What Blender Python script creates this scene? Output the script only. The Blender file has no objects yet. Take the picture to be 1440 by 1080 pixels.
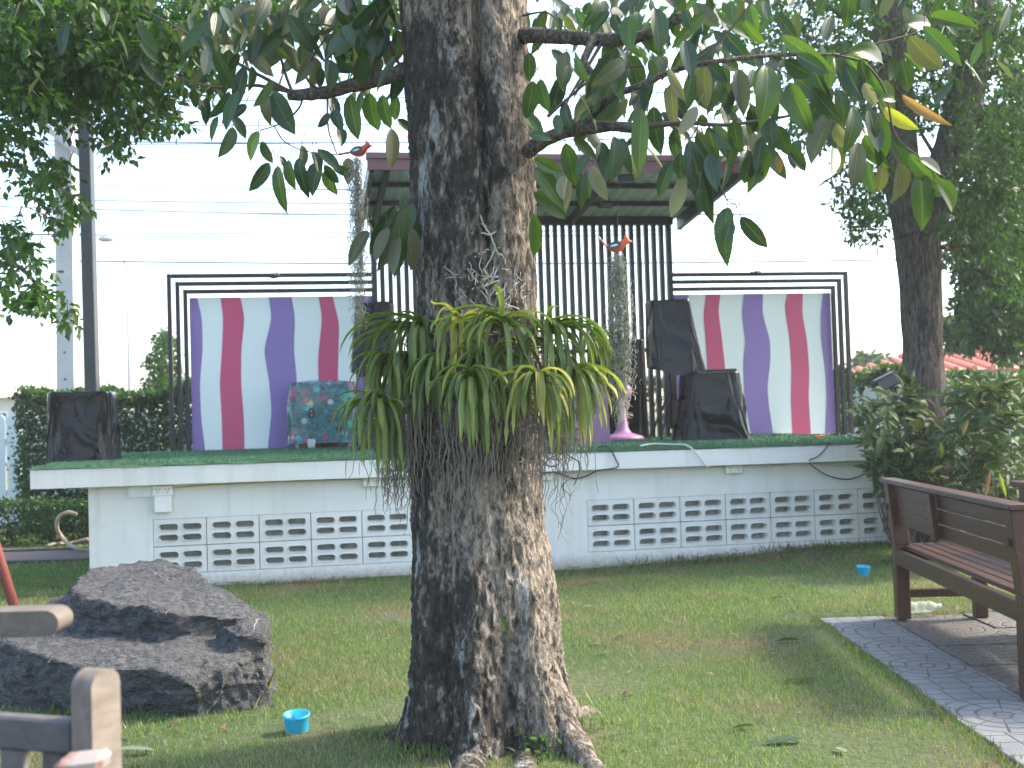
import bpy, bmesh, math, random
import numpy as np
from mathutils import Vector, Matrix, noise

random.seed(7)
rng = np.random.default_rng(7)
C = bpy.context.scene.collection
R = math.radians
SC = bpy.context.scene

# ------------------------------------------------------------------ camera
FPX, EYE = 1665.0, 1.2                # focal length in photograph pixels, eye height
PITCH, ROLL = math.atan(50 / 1665), 0.031
_f = Vector((0, math.cos(PITCH), math.sin(PITCH)))
_r0 = Vector((1, 0, 0)); _u0 = Vector((0, -math.sin(PITCH), math.cos(PITCH)))
CR = _r0 * math.cos(ROLL) - _u0 * math.sin(ROLL)
CU = _u0 * math.cos(ROLL) + _r0 * math.sin(ROLL)
EYEV = Vector((0, 0, EYE))
cam_data = bpy.data.cameras.new('camera')
cam = bpy.data.objects.new('camera', cam_data); C.objects.link(cam)
m = Matrix.Identity(4)
for i in range(3):
    m[i][0] = CR[i]; m[i][1] = CU[i]; m[i][2] = -_f[i]; m[i][3] = EYEV[i]
cam.matrix_world = m
cam_data.sensor_fit = 'HORIZONTAL'; cam_data.sensor_width = 17.3
cam_data.lens = 17.3 * FPX / 1440
cam_data.clip_start = 0.05; cam_data.clip_end = 2000
cam_data.dof.use_dof = True; cam_data.dof.focus_distance = 4.4; cam_data.dof.aperture_fstop = 2.4
SC.camera = cam

# ------------------------------------------------------------------ sky, sun, exposure
SUN_EL, SUN_AZ = R(42), R(76)         # azimuth clockwise from +Y (straight ahead) towards +X
world = bpy.data.worlds.new('World'); SC.world = world; world.use_nodes = True
wn = world.node_tree
bg = wn.nodes['Background']
sky = wn.nodes.new('ShaderNodeTexSky'); sky.sky_type = 'NISHITA'; sky.sun_disc = False
sky.sun_elevation = SUN_EL; sky.sun_rotation = SUN_AZ
sky.air_density = 1.0; sky.dust_density = 2.6; sky.ozone_density = 1.0
wn.links.new(sky.outputs[0], bg.inputs[0]); bg.inputs[1].default_value = 0.15
sund = bpy.data.lights.new('sun', 'SUN'); sund.energy = 2.0; sund.angle = R(7); sund.color = (1.0, 0.9, 0.72)
sun = bpy.data.objects.new('sun', sund); C.objects.link(sun)
sdir = Vector((math.sin(SUN_AZ) * math.cos(SUN_EL), math.cos(SUN_AZ) * math.cos(SUN_EL), math.sin(SUN_EL)))
sun.rotation_euler = sdir.to_track_quat('Z', 'Y').to_euler(); sun.location = (8, 4, 10)
SC.view_settings.view_transform = 'Standard'; SC.view_settings.look = 'None'
SC.view_settings.gamma = 1; SC.view_settings.use_curve_mapping = False
SC.view_settings.exposure = 2.3
SC.render.engine = 'CYCLES'
SC.cycles.use_denoising = True; SC.cycles.use_adaptive_sampling = True; SC.cycles.adaptive_threshold = 0.004
SC.cycles.max_bounces = 6; SC.cycles.transparent_max_bounces = 8

# ------------------------------------------------------------------ pixel -> place
def ray(px, py):
    return (_f + CR * ((px - 720) / FPX) + CU * ((540 - py) / FPX))
def P(px, py, Y):
    d = ray(px, py); return EYEV + d * (Y / d.y)
def G(px, py, z=0.0):
    d = ray(px, py); return EYEV + d * ((z - EYE) / d.z)
def proj(p):
    d = Vector(p) - EYEV; k = d.dot(_f)
    return 720 + FPX * d.dot(CR) / k, 540 - FPX * d.dot(CU) / k

# ------------------------------------------------------------------ mesh helpers
WL = {}
def wl(o):
    return WL.get(o.name, Vector((0, 0, 0)))
def tag(o, label=None, cat=None, group=None, kind=None):
    if label: o['label'] = label
    if cat: o['category'] = cat
    if group: o['group'] = group
    if kind: o['kind'] = kind
    return o
def thing(name, loc, label, cat, group=None):
    o = bpy.data.objects.new(name, None); C.objects.link(o); o.location = loc
    o.empty_display_size = 0.1
    WL[o.name] = Vector(loc)
    return tag(o, label, cat, group)
def link(name, me, parent=None, loc=None):
    o = bpy.data.objects.new(name, me); C.objects.link(o)
    if parent is not None:
        o.parent = parent
    if loc is not None: o.location = loc
    WL[o.name] = (wl(parent) if parent is not None else Vector((0, 0, 0))) + Vector(loc or (0, 0, 0))
    return o
def np_mesh(name, V, F, mats, uv=None, smooth=False):
    """V (n,3) float, F (m,k) int"""
    V = np.asarray(V, dtype=np.float32); F = np.asarray(F, dtype=np.int32)
    me = bpy.data.meshes.new(name)
    me.vertices.add(len(V)); me.vertices.foreach_set('co', V.ravel())
    k = F.shape[1]
    me.loops.add(F.size); me.loops.foreach_set('vertex_index', F.ravel())
    me.polygons.add(len(F))
    me.polygons.foreach_set('loop_start', np.arange(0, F.size, k, dtype=np.int32))
    me.polygons.foreach_set('loop_total', np.full(len(F), k, dtype=np.int32))
    if smooth: me.polygons.foreach_set('use_smooth', np.ones(len(F), dtype=bool))
    if uv is not None:
        l = me.uv_layers.new(name='UVMap'); l.data.foreach_set('uv', np.asarray(uv, dtype=np.float32)[F.ravel()].ravel())
    for mt in (mats if isinstance(mats, (list, tuple)) else [mats]): me.materials.append(mt)
    me.update(calc_edges=True); me.validate()
    return me

class MB:
    def __init__(s): s.v = []; s.f = []; s.mi = []; s.cur = 0
    def add(s, vs, fs):
        n = len(s.v); s.v += [Vector(v) for v in vs]
        for f in fs: s.f.append([i + n for i in f]); s.mi.append(s.cur)
        return s
    def frame(s, o, ex, ey, ez, bev=0.0):
        """box from corner o with edge vectors"""
        o, ex, ey, ez = map(Vector, (o, ex, ey, ez))
        if bev > 0:
            b = bmesh.new(); vs = [b.verts.new(o + ex * i + ey * j + ez * k) for k in (0, 1) for j in (0, 1) for i in (0, 1)]
            for f in ((0, 2, 3, 1), (4, 5, 7, 6), (0, 1, 5, 4), (2, 6, 7, 3), (0, 4, 6, 2), (1, 3, 7, 5)): b.faces.new([vs[i] for i in f])
            bmesh.ops.bevel(b, geom=list(b.edges), offset=bev, segments=1, affect='EDGES', profile=0.5)
            b.verts.index_update()
            s.add([v.co for v in b.verts], [[v.index for v in f.verts] for f in b.faces]); b.free()
            return s
        vs = [o + ex * i + ey * j + ez * k for k in (0, 1) for j in (0, 1) for i in (0, 1)]
        return s.add(vs, ((0, 2, 3, 1), (4, 5, 7, 6), (0, 1, 5, 4), (2, 6, 7, 3), (0, 4, 6, 2), (1, 3, 7, 5)))
    def box(s, a, b, bev=0.0):
        a, b = Vector(a), Vector(b); d = b - a
        return s.frame(a, (d.x, 0, 0), (0, d.y, 0), (0, 0, d.z), bev)
    def beam(s, a, b, w, h, up=(0, 0, 1), bev=0.0):
        """bar along a->b, width w (sideways), h along up, centred"""
        a, b = Vector(a), Vector(b); d = (b - a); up = Vector(up)
        sd = d.cross(up).normalized(); u2 = sd.cross(d).normalized()
        return s.frame(a - sd * w / 2 - u2 * h / 2, d, sd * w, u2 * h, bev)
    def tube(s, pts, rad, n=8, cap=True, rough=0.0):
        pts = [Vector(p) for p in pts]; L = len(pts)
        if not hasattr(rad, '__len__'): rad = [rad] * L
        base = len(s.v); prev = None
        for i, p in enumerate(pts):
            t = (pts[min(i + 1, L - 1)] - pts[max(i - 1, 0)])
            if t.length < 1e-9: t = Vector((0, 0, 1))
            t.normalize()
            if prev is None:
                a = t.orthogonal().normalized()
            else:
                a = (prev - t * prev.dot(t))
                a = a.normalized() if a.length > 1e-6 else t.orthogonal().normalized()
            prev = a; b = t.cross(a)
            for k in range(n):
                an = 2 * math.pi * k / n
                r = rad[i]
                if rough:
                    q = p * 9 + a * math.cos(an) + b * math.sin(an)
                    r *= 1 + rough * noise.noise(q * 2.0)
                s.v.append(p + (a * math.cos(an) + b * math.sin(an)) * r)
        for i in range(L - 1):
            for k in range(n):
                q = base + i * n; k2 = (k + 1) % n
                s.f.append([q + k, q + k2, q + n + k2, q + n + k]); s.mi.append(s.cur)
        if cap and n > 2:
            s.f.append([base + k for k in range(n)][::-1]); s.mi.append(s.cur)
            s.f.append([base + (L - 1) * n + k for k in range(n)]); s.mi.append(s.cur)
        return s
    def lathe(s, prof, c, n=24, axis=None):
        """prof [(r,z)], c centre"""
        c = Vector(c); base = len(s.v)
        for r, z in prof:
            for k in range(n):
                a = 2 * math.pi * k / n; s.v.append(c + Vector((r * math.cos(a), r * math.sin(a), z)))
        for i in range(len(prof) - 1):
            for k in range(n):
                q = base + i * n; k2 = (k + 1) % n
                s.f.append([q + k, q + k2, q + n + k2, q + n + k]); s.mi.append(s.cur)
        return s
    def grid(s, fn, nu, nv, closed=False):
        base = len(s.v)
        for j in range(nv):
            for i in range(nu): s.v.append(Vector(fn(i, j)))
        for j in range(nv - 1):
            for i in range(nu if closed else nu - 1):
                i2 = (i + 1) % nu
                s.f.append([base + j * nu + i, base + j * nu + i2, base + (j + 1) * nu + i2, base + (j + 1) * nu + i]); s.mi.append(s.cur)
        return s
    def ball(s, c, r, nu=14, nv=9):
        c = Vector(c); r = Vector(r) if hasattr(r, '__len__') else Vector((r, r, r))
        def fn(i, j):
            a = 2 * math.pi * i / nu; b = math.pi * (j / (nv - 1)) - math.pi / 2
            return c + Vector((r.x * math.cos(a) * math.cos(b), r.y * math.sin(a) * math.cos(b), r.z * math.sin(b)))
        return s.grid(fn, nu, nv, True)
    def build(s, name, mats, parent=None, smooth=False, weld=False):
        mats = mats if isinstance(mats, (list, tuple)) else [mats]
        loc = None
        if parent is not None: off = wl(parent)
        else:
            xs = [v.x for v in s.v]; ys = [v.y for v in s.v]
            off = Vector(((min(xs) + max(xs)) / 2, (min(ys) + max(ys)) / 2, min(v.z for v in s.v))); loc = off
        me = bpy.data.meshes.new(name)
        me.from_pydata([tuple(v - off) for v in s.v], [], s.f)
        for mt in mats: me.materials.append(mt)
        if len(mats) > 1: me.polygons.foreach_set('material_index', s.mi)
        if smooth: me.polygons.foreach_set('use_smooth', [True] * len(me.polygons))
        b = bmesh.new(); b.from_mesh(me)
        if weld: bmesh.ops.remove_doubles(b, verts=b.verts, dist=1e-5)
        bmesh.ops.recalc_face_normals(b, faces=b.faces); b.to_mesh(me); b.free()
        me.update()
        o = link(name, me, parent, loc)
        return o
def sharp(o, ang=40):
    me = o.data
    me.polygons.foreach_set('use_smooth', [True] * len(me.polygons))
    me.set_sharp_from_angle(angle=R(ang)); return o

def catmull(pts, n=6):
    pts = [Vector(p) for p in pts]; out = []
    for i in range(len(pts) - 1):
        p0 = pts[max(i - 1, 0)]; p1 = pts[i]; p2 = pts[i + 1]; p3 = pts[min(i + 2, len(pts) - 1)]
        for k in range(n):
            t = k / n
            out.append(0.5 * ((2 * p1) + (p2 - p0) * t + (2 * p0 - 5 * p1 + 4 * p2 - p3) * t * t + (3 * p1 - p0 - 3 * p2 + p3) * t ** 3))
    out.append(pts[-1]); return out
def lerp(a, b, t): return a + (b - a) * t
def interp(x, xs, ys): return float(np.interp(x, xs, ys))

# ------------------------------------------------------------------ materials
def newmat(name):
    mt = bpy.data.materials.new(name); mt.use_nodes = True
    nt = mt.node_tree; return mt, nt, nt.nodes['Principled BSDF']
def nd(nt, t, **kw):
    n = nt.nodes.new(t)
    for k, v in kw.items(): setattr(n, k, v)
    return n
def coords(nt, scale=(1, 1, 1), kind='Object', rot=(0, 0, 0)):
    tc = nd(nt, 'ShaderNodeTexCoord'); mp = nd(nt, 'ShaderNodeMapping')
    mp.inputs['Scale'].default_value = scale; mp.inputs['Rotation'].default_value = rot
    if kind == 'World':
        g = nd(nt, 'ShaderNodeNewGeometry'); nt.links.new(g.outputs['Position'], mp.inputs[0])
    else: nt.links.new(tc.outputs[kind], mp.inputs[0])
    return mp.outputs[0]
def noisetex(nt, vec, scale, detail=4, rough=0.55, dist=0.0):
    n = nd(nt, 'ShaderNodeTexNoise'); n.inputs['Scale'].default_value = scale; n.inputs['Detail'].default_value = detail
    n.inputs['Roughness'].default_value = rough; n.inputs['Distortion'].default_value = dist
    if vec is not None: nt.links.new(vec, n.inputs['Vector'])
    return n.outputs['Fac']
def ramp(nt, fac, stops, interp='LINEAR'):
    r = nd(nt, 'ShaderNodeValToRGB'); r.color_ramp.interpolation = interp
    e = r.color_ramp.elements
    while len(e) < len(stops): e.new(0.5)
    for el, (p, c) in zip(e, stops):
        el.position = p
        if not hasattr(c, '__len__'): c = (c, c, c)
        el.color = (*c, 1)
    nt.links.new(fac, r.inputs[0]); return r.outputs[0]
def mixc(nt, fac, a, b, mode='MIX'):
    mx = nd(nt, 'ShaderNodeMix', data_type='RGBA', blend_type=mode)
    for sock, v in ((0, fac), (6, a), (7, b)):
        if isinstance(v, bpy.types.NodeSocket): nt.links.new(v, mx.inputs[sock])
        elif hasattr(v, '__len__'): mx.inputs[sock].default_value = (*v, 1)
        else: mx.inputs[sock].default_value = v
    return mx.outputs[2]
def mth(nt, op, a, b=None, c=None, clamp=False):
    n = nd(nt, 'ShaderNodeMath', operation=op, use_clamp=clamp)
    for i, v in enumerate((a, b, c)):
        if v is None: continue
        if isinstance(v, bpy.types.NodeSocket): nt.links.new(v, n.inputs[i])
        else: n.inputs[i].default_value = v
    return n.outputs[0]
def bump(nt, bs, h, strength=0.3, dist=0.01):
    b = nd(nt, 'ShaderNodeBump'); b.inputs['Strength'].default_value = strength; b.inputs['Distance'].default_value = dist
    nt.links.new(h, b.inputs['Height']); nt.links.new(b.outputs[0], bs.inputs['Normal']); return b

def paint(name, col, rough=0.6, dirt=0.12, dirtcol=None, scale=6, bmp=0.08, bscale=60, kind='Object', spec=0.5, metal=0, stretch=(1, 1, 1), coat=0):
    mt, nt, bs = newmat(name)
    v = coords(nt, stretch, kind)
    f1 = noisetex(nt, v, scale, 6, 0.6)
    dc = dirtcol or tuple(c * 0.5 for c in col)
    k = ramp(nt, f1, [(0.35, 0.0), (0.75, 1.0)])
    c = mixc(nt, mth(nt, 'MULTIPLY', k, dirt * 2), col, dc)
    f2 = noisetex(nt, v, scale * 7, 3)
    c = mixc(nt, mth(nt, 'MULTIPLY', ramp(nt, f2, [(0.4, 0.0), (0.8, 1.0)]), dirt), c, dc)
    nt.links.new(c, bs.inputs['Base Color'])
    bs.inputs['Roughness'].default_value = rough; bs.inputs['Specular IOR Level'].default_value = spec
    bs.inputs['Metallic'].default_value = metal; bs.inputs['Coat Weight'].default_value = coat
    if bmp: bump(nt, bs, noisetex(nt, v, bscale, 3), bmp, 0.005)
    return mt

def leafmat(name, cols, under=None, trans=0.4, rough=0.4, rib=True, transmul=(1.3, 1.5, 0.6)):
    """cols: list of colours spread at random over leaves; under: colour of the lower face"""
    mt, nt, bs = newmat(name)
    oi = nd(nt, 'ShaderNodeObjectInfo'); ge = nd(nt, 'ShaderNodeNewGeometry')
    r = mth(nt, 'FRACT', mth(nt, 'ADD', oi.outputs['Random'], ge.outputs['Random Per Island']))
    c = ramp(nt, r, [(i / max(1, len(cols) - 1), k) for i, k in enumerate(cols)])
    if rib:
        uv = nd(nt, 'ShaderNodeUVMap'); sp = nd(nt, 'ShaderNodeSeparateXYZ'); nt.links.new(uv.outputs[0], sp.inputs[0])
        d = mth(nt, 'ABSOLUTE', mth(nt, 'SUBTRACT', sp.outputs[0], 0.5))
        k = ramp(nt, d, [(0.0, 1.0), (0.05, 0.0)])
        c = mixc(nt, mth(nt, 'MULTIPLY', k, 0.55), c, mixc(nt, 0.5, c, (0.3, 0.33, 0.12)))
        # side veins
        w = mth(nt, 'SINE', mth(nt, 'MULTIPLY', mth(nt, 'SUBTRACT', sp.outputs[1], mth(nt, 'MULTIPLY', d, 0.35)), 110))
        bump(nt, bs, mth(nt, 'ADD', mth(nt, 'MULTIPLY', w, 0.2), k), 0.25, 0.004)
        # blotches of wear
        nz = noisetex(nt, coords(nt, (1, 1, 1), 'World'), 26, 4)
        c = mixc(nt, mth(nt, 'MULTIPLY', ramp(nt, nz, [(0.5, 0.0), (0.75, 1.0)]), 0.3), c, (0.09, 0.085, 0.03))
    if under is not None:
        c = mixc(nt, ge.outputs['Backfacing'], c, under)
    nt.links.new(c, bs.inputs['Base Color']); bs.inputs['Roughness'].default_value = rough
    tr = nd(nt, 'ShaderNodeBsdfTranslucent')
    nt.links.new(mixc(nt, 1.0, c, transmul, 'MULTIPLY'), tr.inputs[0])
    ms = nd(nt, 'ShaderNodeMixShader'); ms.inputs[0].default_value = trans
    out = nt.nodes['Material Output']
    nt.links.new(bs.outputs[0], ms.inputs[1]); nt.links.new(tr.outputs[0], ms.inputs[2]); nt.links.new(ms.outputs[0], out.inputs[0])
    return mt

M = {}
def wall_paint(name, col):
    mt, nt, bs = newmat(name)
    v = coords(nt, (1, 1, 1), 'World'); vs = coords(nt, (9, 9, 0.5), 'World')
    oi = nd(nt, 'ShaderNodeObjectInfo')
    n1 = noisetex(nt, v, 2.2, 6, 0.6); n2 = noisetex(nt, vs, 1.0, 4, 0.6); n3 = noisetex(nt, v, 30, 4, 0.65)
    sp = nd(nt, 'ShaderNodeSeparateXYZ'); nt.links.new(v, sp.inputs[0])
    c = mixc(nt, mth(nt, 'MULTIPLY', ramp(nt, n1, [(0.4, 0.0), (0.75, 1.0)]), 0.3), col, (0.46, 0.47, 0.42))
    c = mixc(nt, mth(nt, 'MULTIPLY', ramp(nt, n2, [(0.52, 0.0), (0.75, 1.0)]), 0.30), c, (0.36, 0.36, 0.32))
    hh = mth(nt, 'ADD', sp.outputs[2], mth(nt, 'MULTIPLY', mth(nt, 'SUBTRACT', n3, 0.5), 0.14))
    c = mixc(nt, ramp(nt, hh, [(0.0, 0.75), (0.10, 0.0)]), c, (0.24, 0.21, 0.16))
    c = mixc(nt, ramp(nt, n3, [(0.68, 0.0), (0.74, 0.45)]), c, (0.28, 0.27, 0.23))
    hv = nd(nt, 'ShaderNodeHueSaturation'); nt.links.new(c, hv.inputs['Color']); nt.links.new(mth(nt, 'MULTIPLY_ADD', oi.outputs['Random'], 0.10, 0.95), hv.inputs['Value'])
    nt.links.new(hv.outputs[0], bs.inputs['Base Color']); bs.inputs['Roughness'].default_value = 0.6
    bump(nt, bs, mth(nt, 'ADD', n3, mth(nt, 'MULTIPLY', n1, 2)), 0.12, 0.008); return mt
M['wall'] = wall_paint('pale_wall_paint', (0.69, 0.695, 0.655))
M['vent'] = wall_paint('vent_block_paint', (0.67, 0.675, 0.635))
M['duct'] = paint('dusty_plaster', (0.42, 0.44, 0.42), 0.9, 0.35, (0.16, 0.13, 0.09), 8, 0.2, 40)
M['board'] = paint('white_board', (0.74, 0.80, 0.78), 0.45, 0.04, None, 2, 0.02, 30)
M['red'] = paint('raspberry_paint', (0.55, 0.075, 0.17), 0.4, 0.05, None, 3, 0.02, 30)
M['purple'] = paint('purple_paint', (0.25, 0.165, 0.42), 0.4, 0.05, None, 3, 0.02, 30)
M['black_metal'] = paint('black_painted_steel', (0.012, 0.013, 0.015), 0.38, 0.2, (0.04, 0.038, 0.034), 9, 0.05, 60)
M['maroon'] = paint('maroon_sheet_metal', (0.17, 0.065, 0.07), 0.45, 0.15, None, 4, 0.05, 40)
M['roofsheet'] = paint('galvanised_roof_sheet', (0.62, 0.68, 0.70), 0.5, 0.15, (0.42, 0.44, 0.44), 5, 0.05, 40)
M['plastic_white'] = paint('white_plastic', (0.75, 0.75, 0.7), 0.35, 0.06, None, 5, 0)
M['plastic_pink'] = paint('pink_plastic', (0.50, 0.24, 0.44), 0.35, 0.06, None, 6, 0)
M['pinkbox'] = paint('mauve_vinyl', (0.28, 0.13, 0.26), 0.4, 0.12, None, 4, 0.1, 20)
M['dark_plastic'] = paint('black_plastic', (0.012, 0.012, 0.013), 0.45, 0.1, None, 8, 0.05)
M['cable_black'] = paint('black_cable', (0.01, 0.01, 0.01), 0.5, 0.05, None, 8, 0)
M['cable_white'] = paint('white_cable', (0.6, 0.6, 0.58), 0.5, 0.1, None, 8, 0)
M['cable_yellow'] = paint('yellow_cable', (0.5, 0.38, 0.06), 0.5, 0.1, None, 8, 0)
M['concrete'] = paint('pole_concrete', (0.42, 0.42, 0.40), 0.85, 0.2, None, 3, 0.2, 30)
M['fence'] = paint('pale_fence_paint', (0.58, 0.64, 0.65), 0.6, 0.15, (0.35, 0.36, 0.33), 5, 0.1, 30)
M['orange_tile'] = paint('orange_roof_tile', (0.62, 0.20, 0.10), 0.6, 0.12, None, 2, 0.1, 20)
M['render'] = paint('house_render', (0.62, 0.58, 0.54), 0.8, 0.1, None, 1, 0.1, 20)
M['glass_dark'] = paint('dark_window_glass', (0.05, 0.06, 0.07), 0.1, 0.0, None, 1, 0)
M['redpole'] = paint('faded_red_paint', (0.27, 0.075, 0.065), 0.5, 0.15, None, 8, 0.1, 40)
M['cup'] = paint('turquoise_plastic', (0.02, 0.36, 0.55), 0.3, 0.05, None, 9, 0)
M['bird_red'] = paint('orange_red_paint', (0.62, 0.10, 0.035), 0.35, 0.1, None, 30, 0)
M['bird_dark'] = paint('dark_grey_paint', (0.05, 0.055, 0.06), 0.4, 0.1, None, 30, 0)
M['bird_pale'] = paint('pale_paint', (0.6, 0.6, 0.55), 0.4, 0.1, None, 30, 0)
M['hose'] = paint('tan_hose', (0.33, 0.25, 0.15), 0.5, 0.2, None, 10, 0)
M['letters'] = paint('pale_letters', (0.5, 0.6, 0.66), 0.5, 0.0, None, 5, 0)
M['tagwhite'] = paint('white_tag', (0.75, 0.75, 0.72), 0.5, 0.05, None, 5, 0)

def wood(name, c1, c2, rough=0.35, coat=0.0, scale=1.0, worn=None):
    mt, nt, bs = newmat(name)
    v = coords(nt, (26 * scale, 26 * scale, 26 * scale), 'World')
    v2 = coords(nt, (9 * scale, 1.2 * scale, 9 * scale), 'World')
    n1 = noisetex(nt, v2, 5.0, 6, 0.65, 0.6); n2 = noisetex(nt, v, 1.0, 4)
    oi = nd(nt, 'ShaderNodeObjectInfo')
    c = ramp(nt, n1, [(0.3, c1), (0.7, c2)])
    c = mixc(nt, mth(nt, 'MULTIPLY', n2, 0.4), c, tuple(x * 0.5 for x in c1))
    hv = nd(nt, 'ShaderNodeHueSaturation'); nt.links.new(c, hv.inputs['Color'])
    nt.links.new(mth(nt, 'MULTIPLY_ADD', oi.outputs['Random'], 0.5, 0.75), hv.inputs['Value'])
    c = hv.outputs[0]
    if worn:
        n3 = noisetex(nt, coords(nt, (1, 1, 1), 'World'), 14, 4)
        c = mixc(nt, ramp(nt, n3, [(0.48, 0.0), (0.62, 1.0)]), c, worn)
    nt.links.new(c, bs.inputs['Base Color']); bs.inputs['Roughness'].default_value = rough
    bs.inputs['Coat Weight'].default_value = coat; bs.inputs['Coat Roughness'].default_value = 0.15
    bump(nt, bs, n1, 0.25, 0.004)
    return mt
M['bench_wood'] = wood('varnished_brown_wood', (0.04, 0.0135, 0.0075), (0.105, 0.035, 0.018), 0.4, 0.1)
M['grey_wood'] = wood('weathered_grey_wood', (0.075, 0.072, 0.075), (0.135, 0.125, 0.12), 0.7)
M['tan_wood'] = wood('weathered_tan_wood', (0.10, 0.082, 0.068), (0.18, 0.15, 0.125), 0.7)
M['worn_red'] = wood('flaking_red_wood', (0.14, 0.05, 0.035), (0.2, 0.08, 0.06), 0.6, worn=(0.22, 0.20, 0.19))

def bag_material():
    mt, nt, bs = newmat('black_plastic_sheet')
    v = coords(nt, (1, 1, 1), 'World')
    v2 = coords(nt, (1, 1, 0.55), 'World', (0.3, 0.5, 0.1))
    n1 = noisetex(nt, v2, 3.0, 2, 0.45, 1.0); n2 = noisetex(nt, v, 12, 2, 0.5, 0.6)
    rdg = mth(nt, 'ABSOLUTE', mth(nt, 'SUBTRACT', n1, 0.5))
    h = mth(nt, 'ADD', mth(nt, 'MULTIPLY', rdg, 2.4), mth(nt, 'MULTIPLY', n2, 0.12))
    bs.inputs['Base Color'].default_value = (0.004, 0.005, 0.007, 1)
    nt.links.new(ramp(nt, n2, [(0.3, 0.10), (0.7, 0.22)]), bs.inputs['Roughness'])
    bs.inputs['Specular IOR Level'].default_value = 0.26
    bump(nt, bs, mth(nt, 'ADD', mth(nt, 'ADD', n1, mth(nt, 'MULTIPLY', rdg, 0.55)), mth(nt, 'MULTIPLY', n2, 0.12)), 0.42, 0.05)
    return mt
M['bag'] = bag_material()

def turf_material():
    mt, nt, bs = newmat('green_stage_turf')
    v = coords(nt, (1, 1, 1), 'World')
    n1 = noisetex(nt, v, 130, 3, 0.7); n2 = noisetex(nt, v, 1.6, 4); n3 = noisetex(nt, v, 19, 3)
    c = ramp(nt, n1, [(0.3, (0.025, 0.085, 0.045)), (0.7, (0.08, 0.23, 0.125))])
    c = mixc(nt, mth(nt, 'MULTIPLY', ramp(nt, n2, [(0.4, 0.0), (0.7, 1.0)]), 0.4), c, (0.09, 0.17, 0.06))
    c = mixc(nt, mth(nt, 'MULTIPLY', ramp(nt, n3, [(0.62, 0.0), (0.72, 1.0)]), 0.6), c, (0.06, 0.05, 0.03))
    nt.links.new(c, bs.inputs['Base Color']); bs.inputs['Roughness'].default_value = 0.9
    bump(nt, bs, n1, 0.7, 0.012); return mt
M['turf'] = turf_material()

def ground_material():
    mt, nt, bs = newmat('lawn_soil')
    v = coords(nt, (1, 1, 1), 'World')
    n1 = noisetex(nt, v, 0.9, 5, 0.6); n2 = noisetex(nt, v, 28, 5, 0.7)
    c = ramp(nt, n2, [(0.3, (0.035, 0.045, 0.014)), (0.5, (0.06, 0.085, 0.022)), (0.72, (0.11, 0.105, 0.055))])
    c = mixc(nt, ramp(nt, n1, [(0.5, 0.0), (0.68, 0.85)]), c, ramp(nt, n2, [(0.3, (0.06, 0.045, 0.025)), (0.7, (0.15, 0.12, 0.07))]))
    nt.links.new(c, bs.inputs['Base Color']); bs.inputs['Roughness'].default_value = 0.95
    bump(nt, bs, n2, 0.8, 0.03); return mt
M['ground'] = ground_material()
def grass_material():
    mt, nt, bs = newmat('grass_blade')
    v = coords(nt, (1, 1, 1), 'World')
    n1 = noisetex(nt, v, 0.9, 5, 0.6); n2 = noisetex(nt, v, 5.0, 4)
    ge = nd(nt, 'ShaderNodeNewGeometry'); r = ge.outputs['Random Per Island']
    c = ramp(nt, r, [(0.0, (0.07, 0.145, 0.036)), (0.5, (0.115, 0.215, 0.055)), (0.8, (0.175, 0.255, 0.085)), (1.0, (0.33, 0.31, 0.18))])
    dry = mth(nt, 'ADD', ramp(nt, n1, [(0.48, 0.0), (0.66, 0.9)]), mth(nt, 'MULTIPLY', ramp(nt, n2, [(0.5, 0.0), (0.72, 1.0)]), 0.45), clamp=True)
    c = mixc(nt, dry, c, ramp(nt, r, [(0.0, (0.14, 0.13, 0.06)), (1.0, (0.36, 0.30, 0.18))]))
    nt.links.new(c, bs.inputs['Base Color']); bs.inputs['Roughness'].default_value = 0.5
    tr = nd(nt, 'ShaderNodeBsdfTranslucent'); nt.links.new(mixc(nt, 1.0, c, (1.3, 1.4, 0.5), 'MULTIPLY'), tr.inputs[0])
    ms = nd(nt, 'ShaderNodeMixShader'); ms.inputs[0].default_value = 0.4
    nt.links.new(bs.outputs[0], ms.inputs[1]); nt.links.new(tr.outputs[0], ms.inputs[2]); nt.links.new(ms.outputs[0], nt.nodes['Material Output'].inputs[0])
    return mt
M['grass'] = grass_material()

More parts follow.
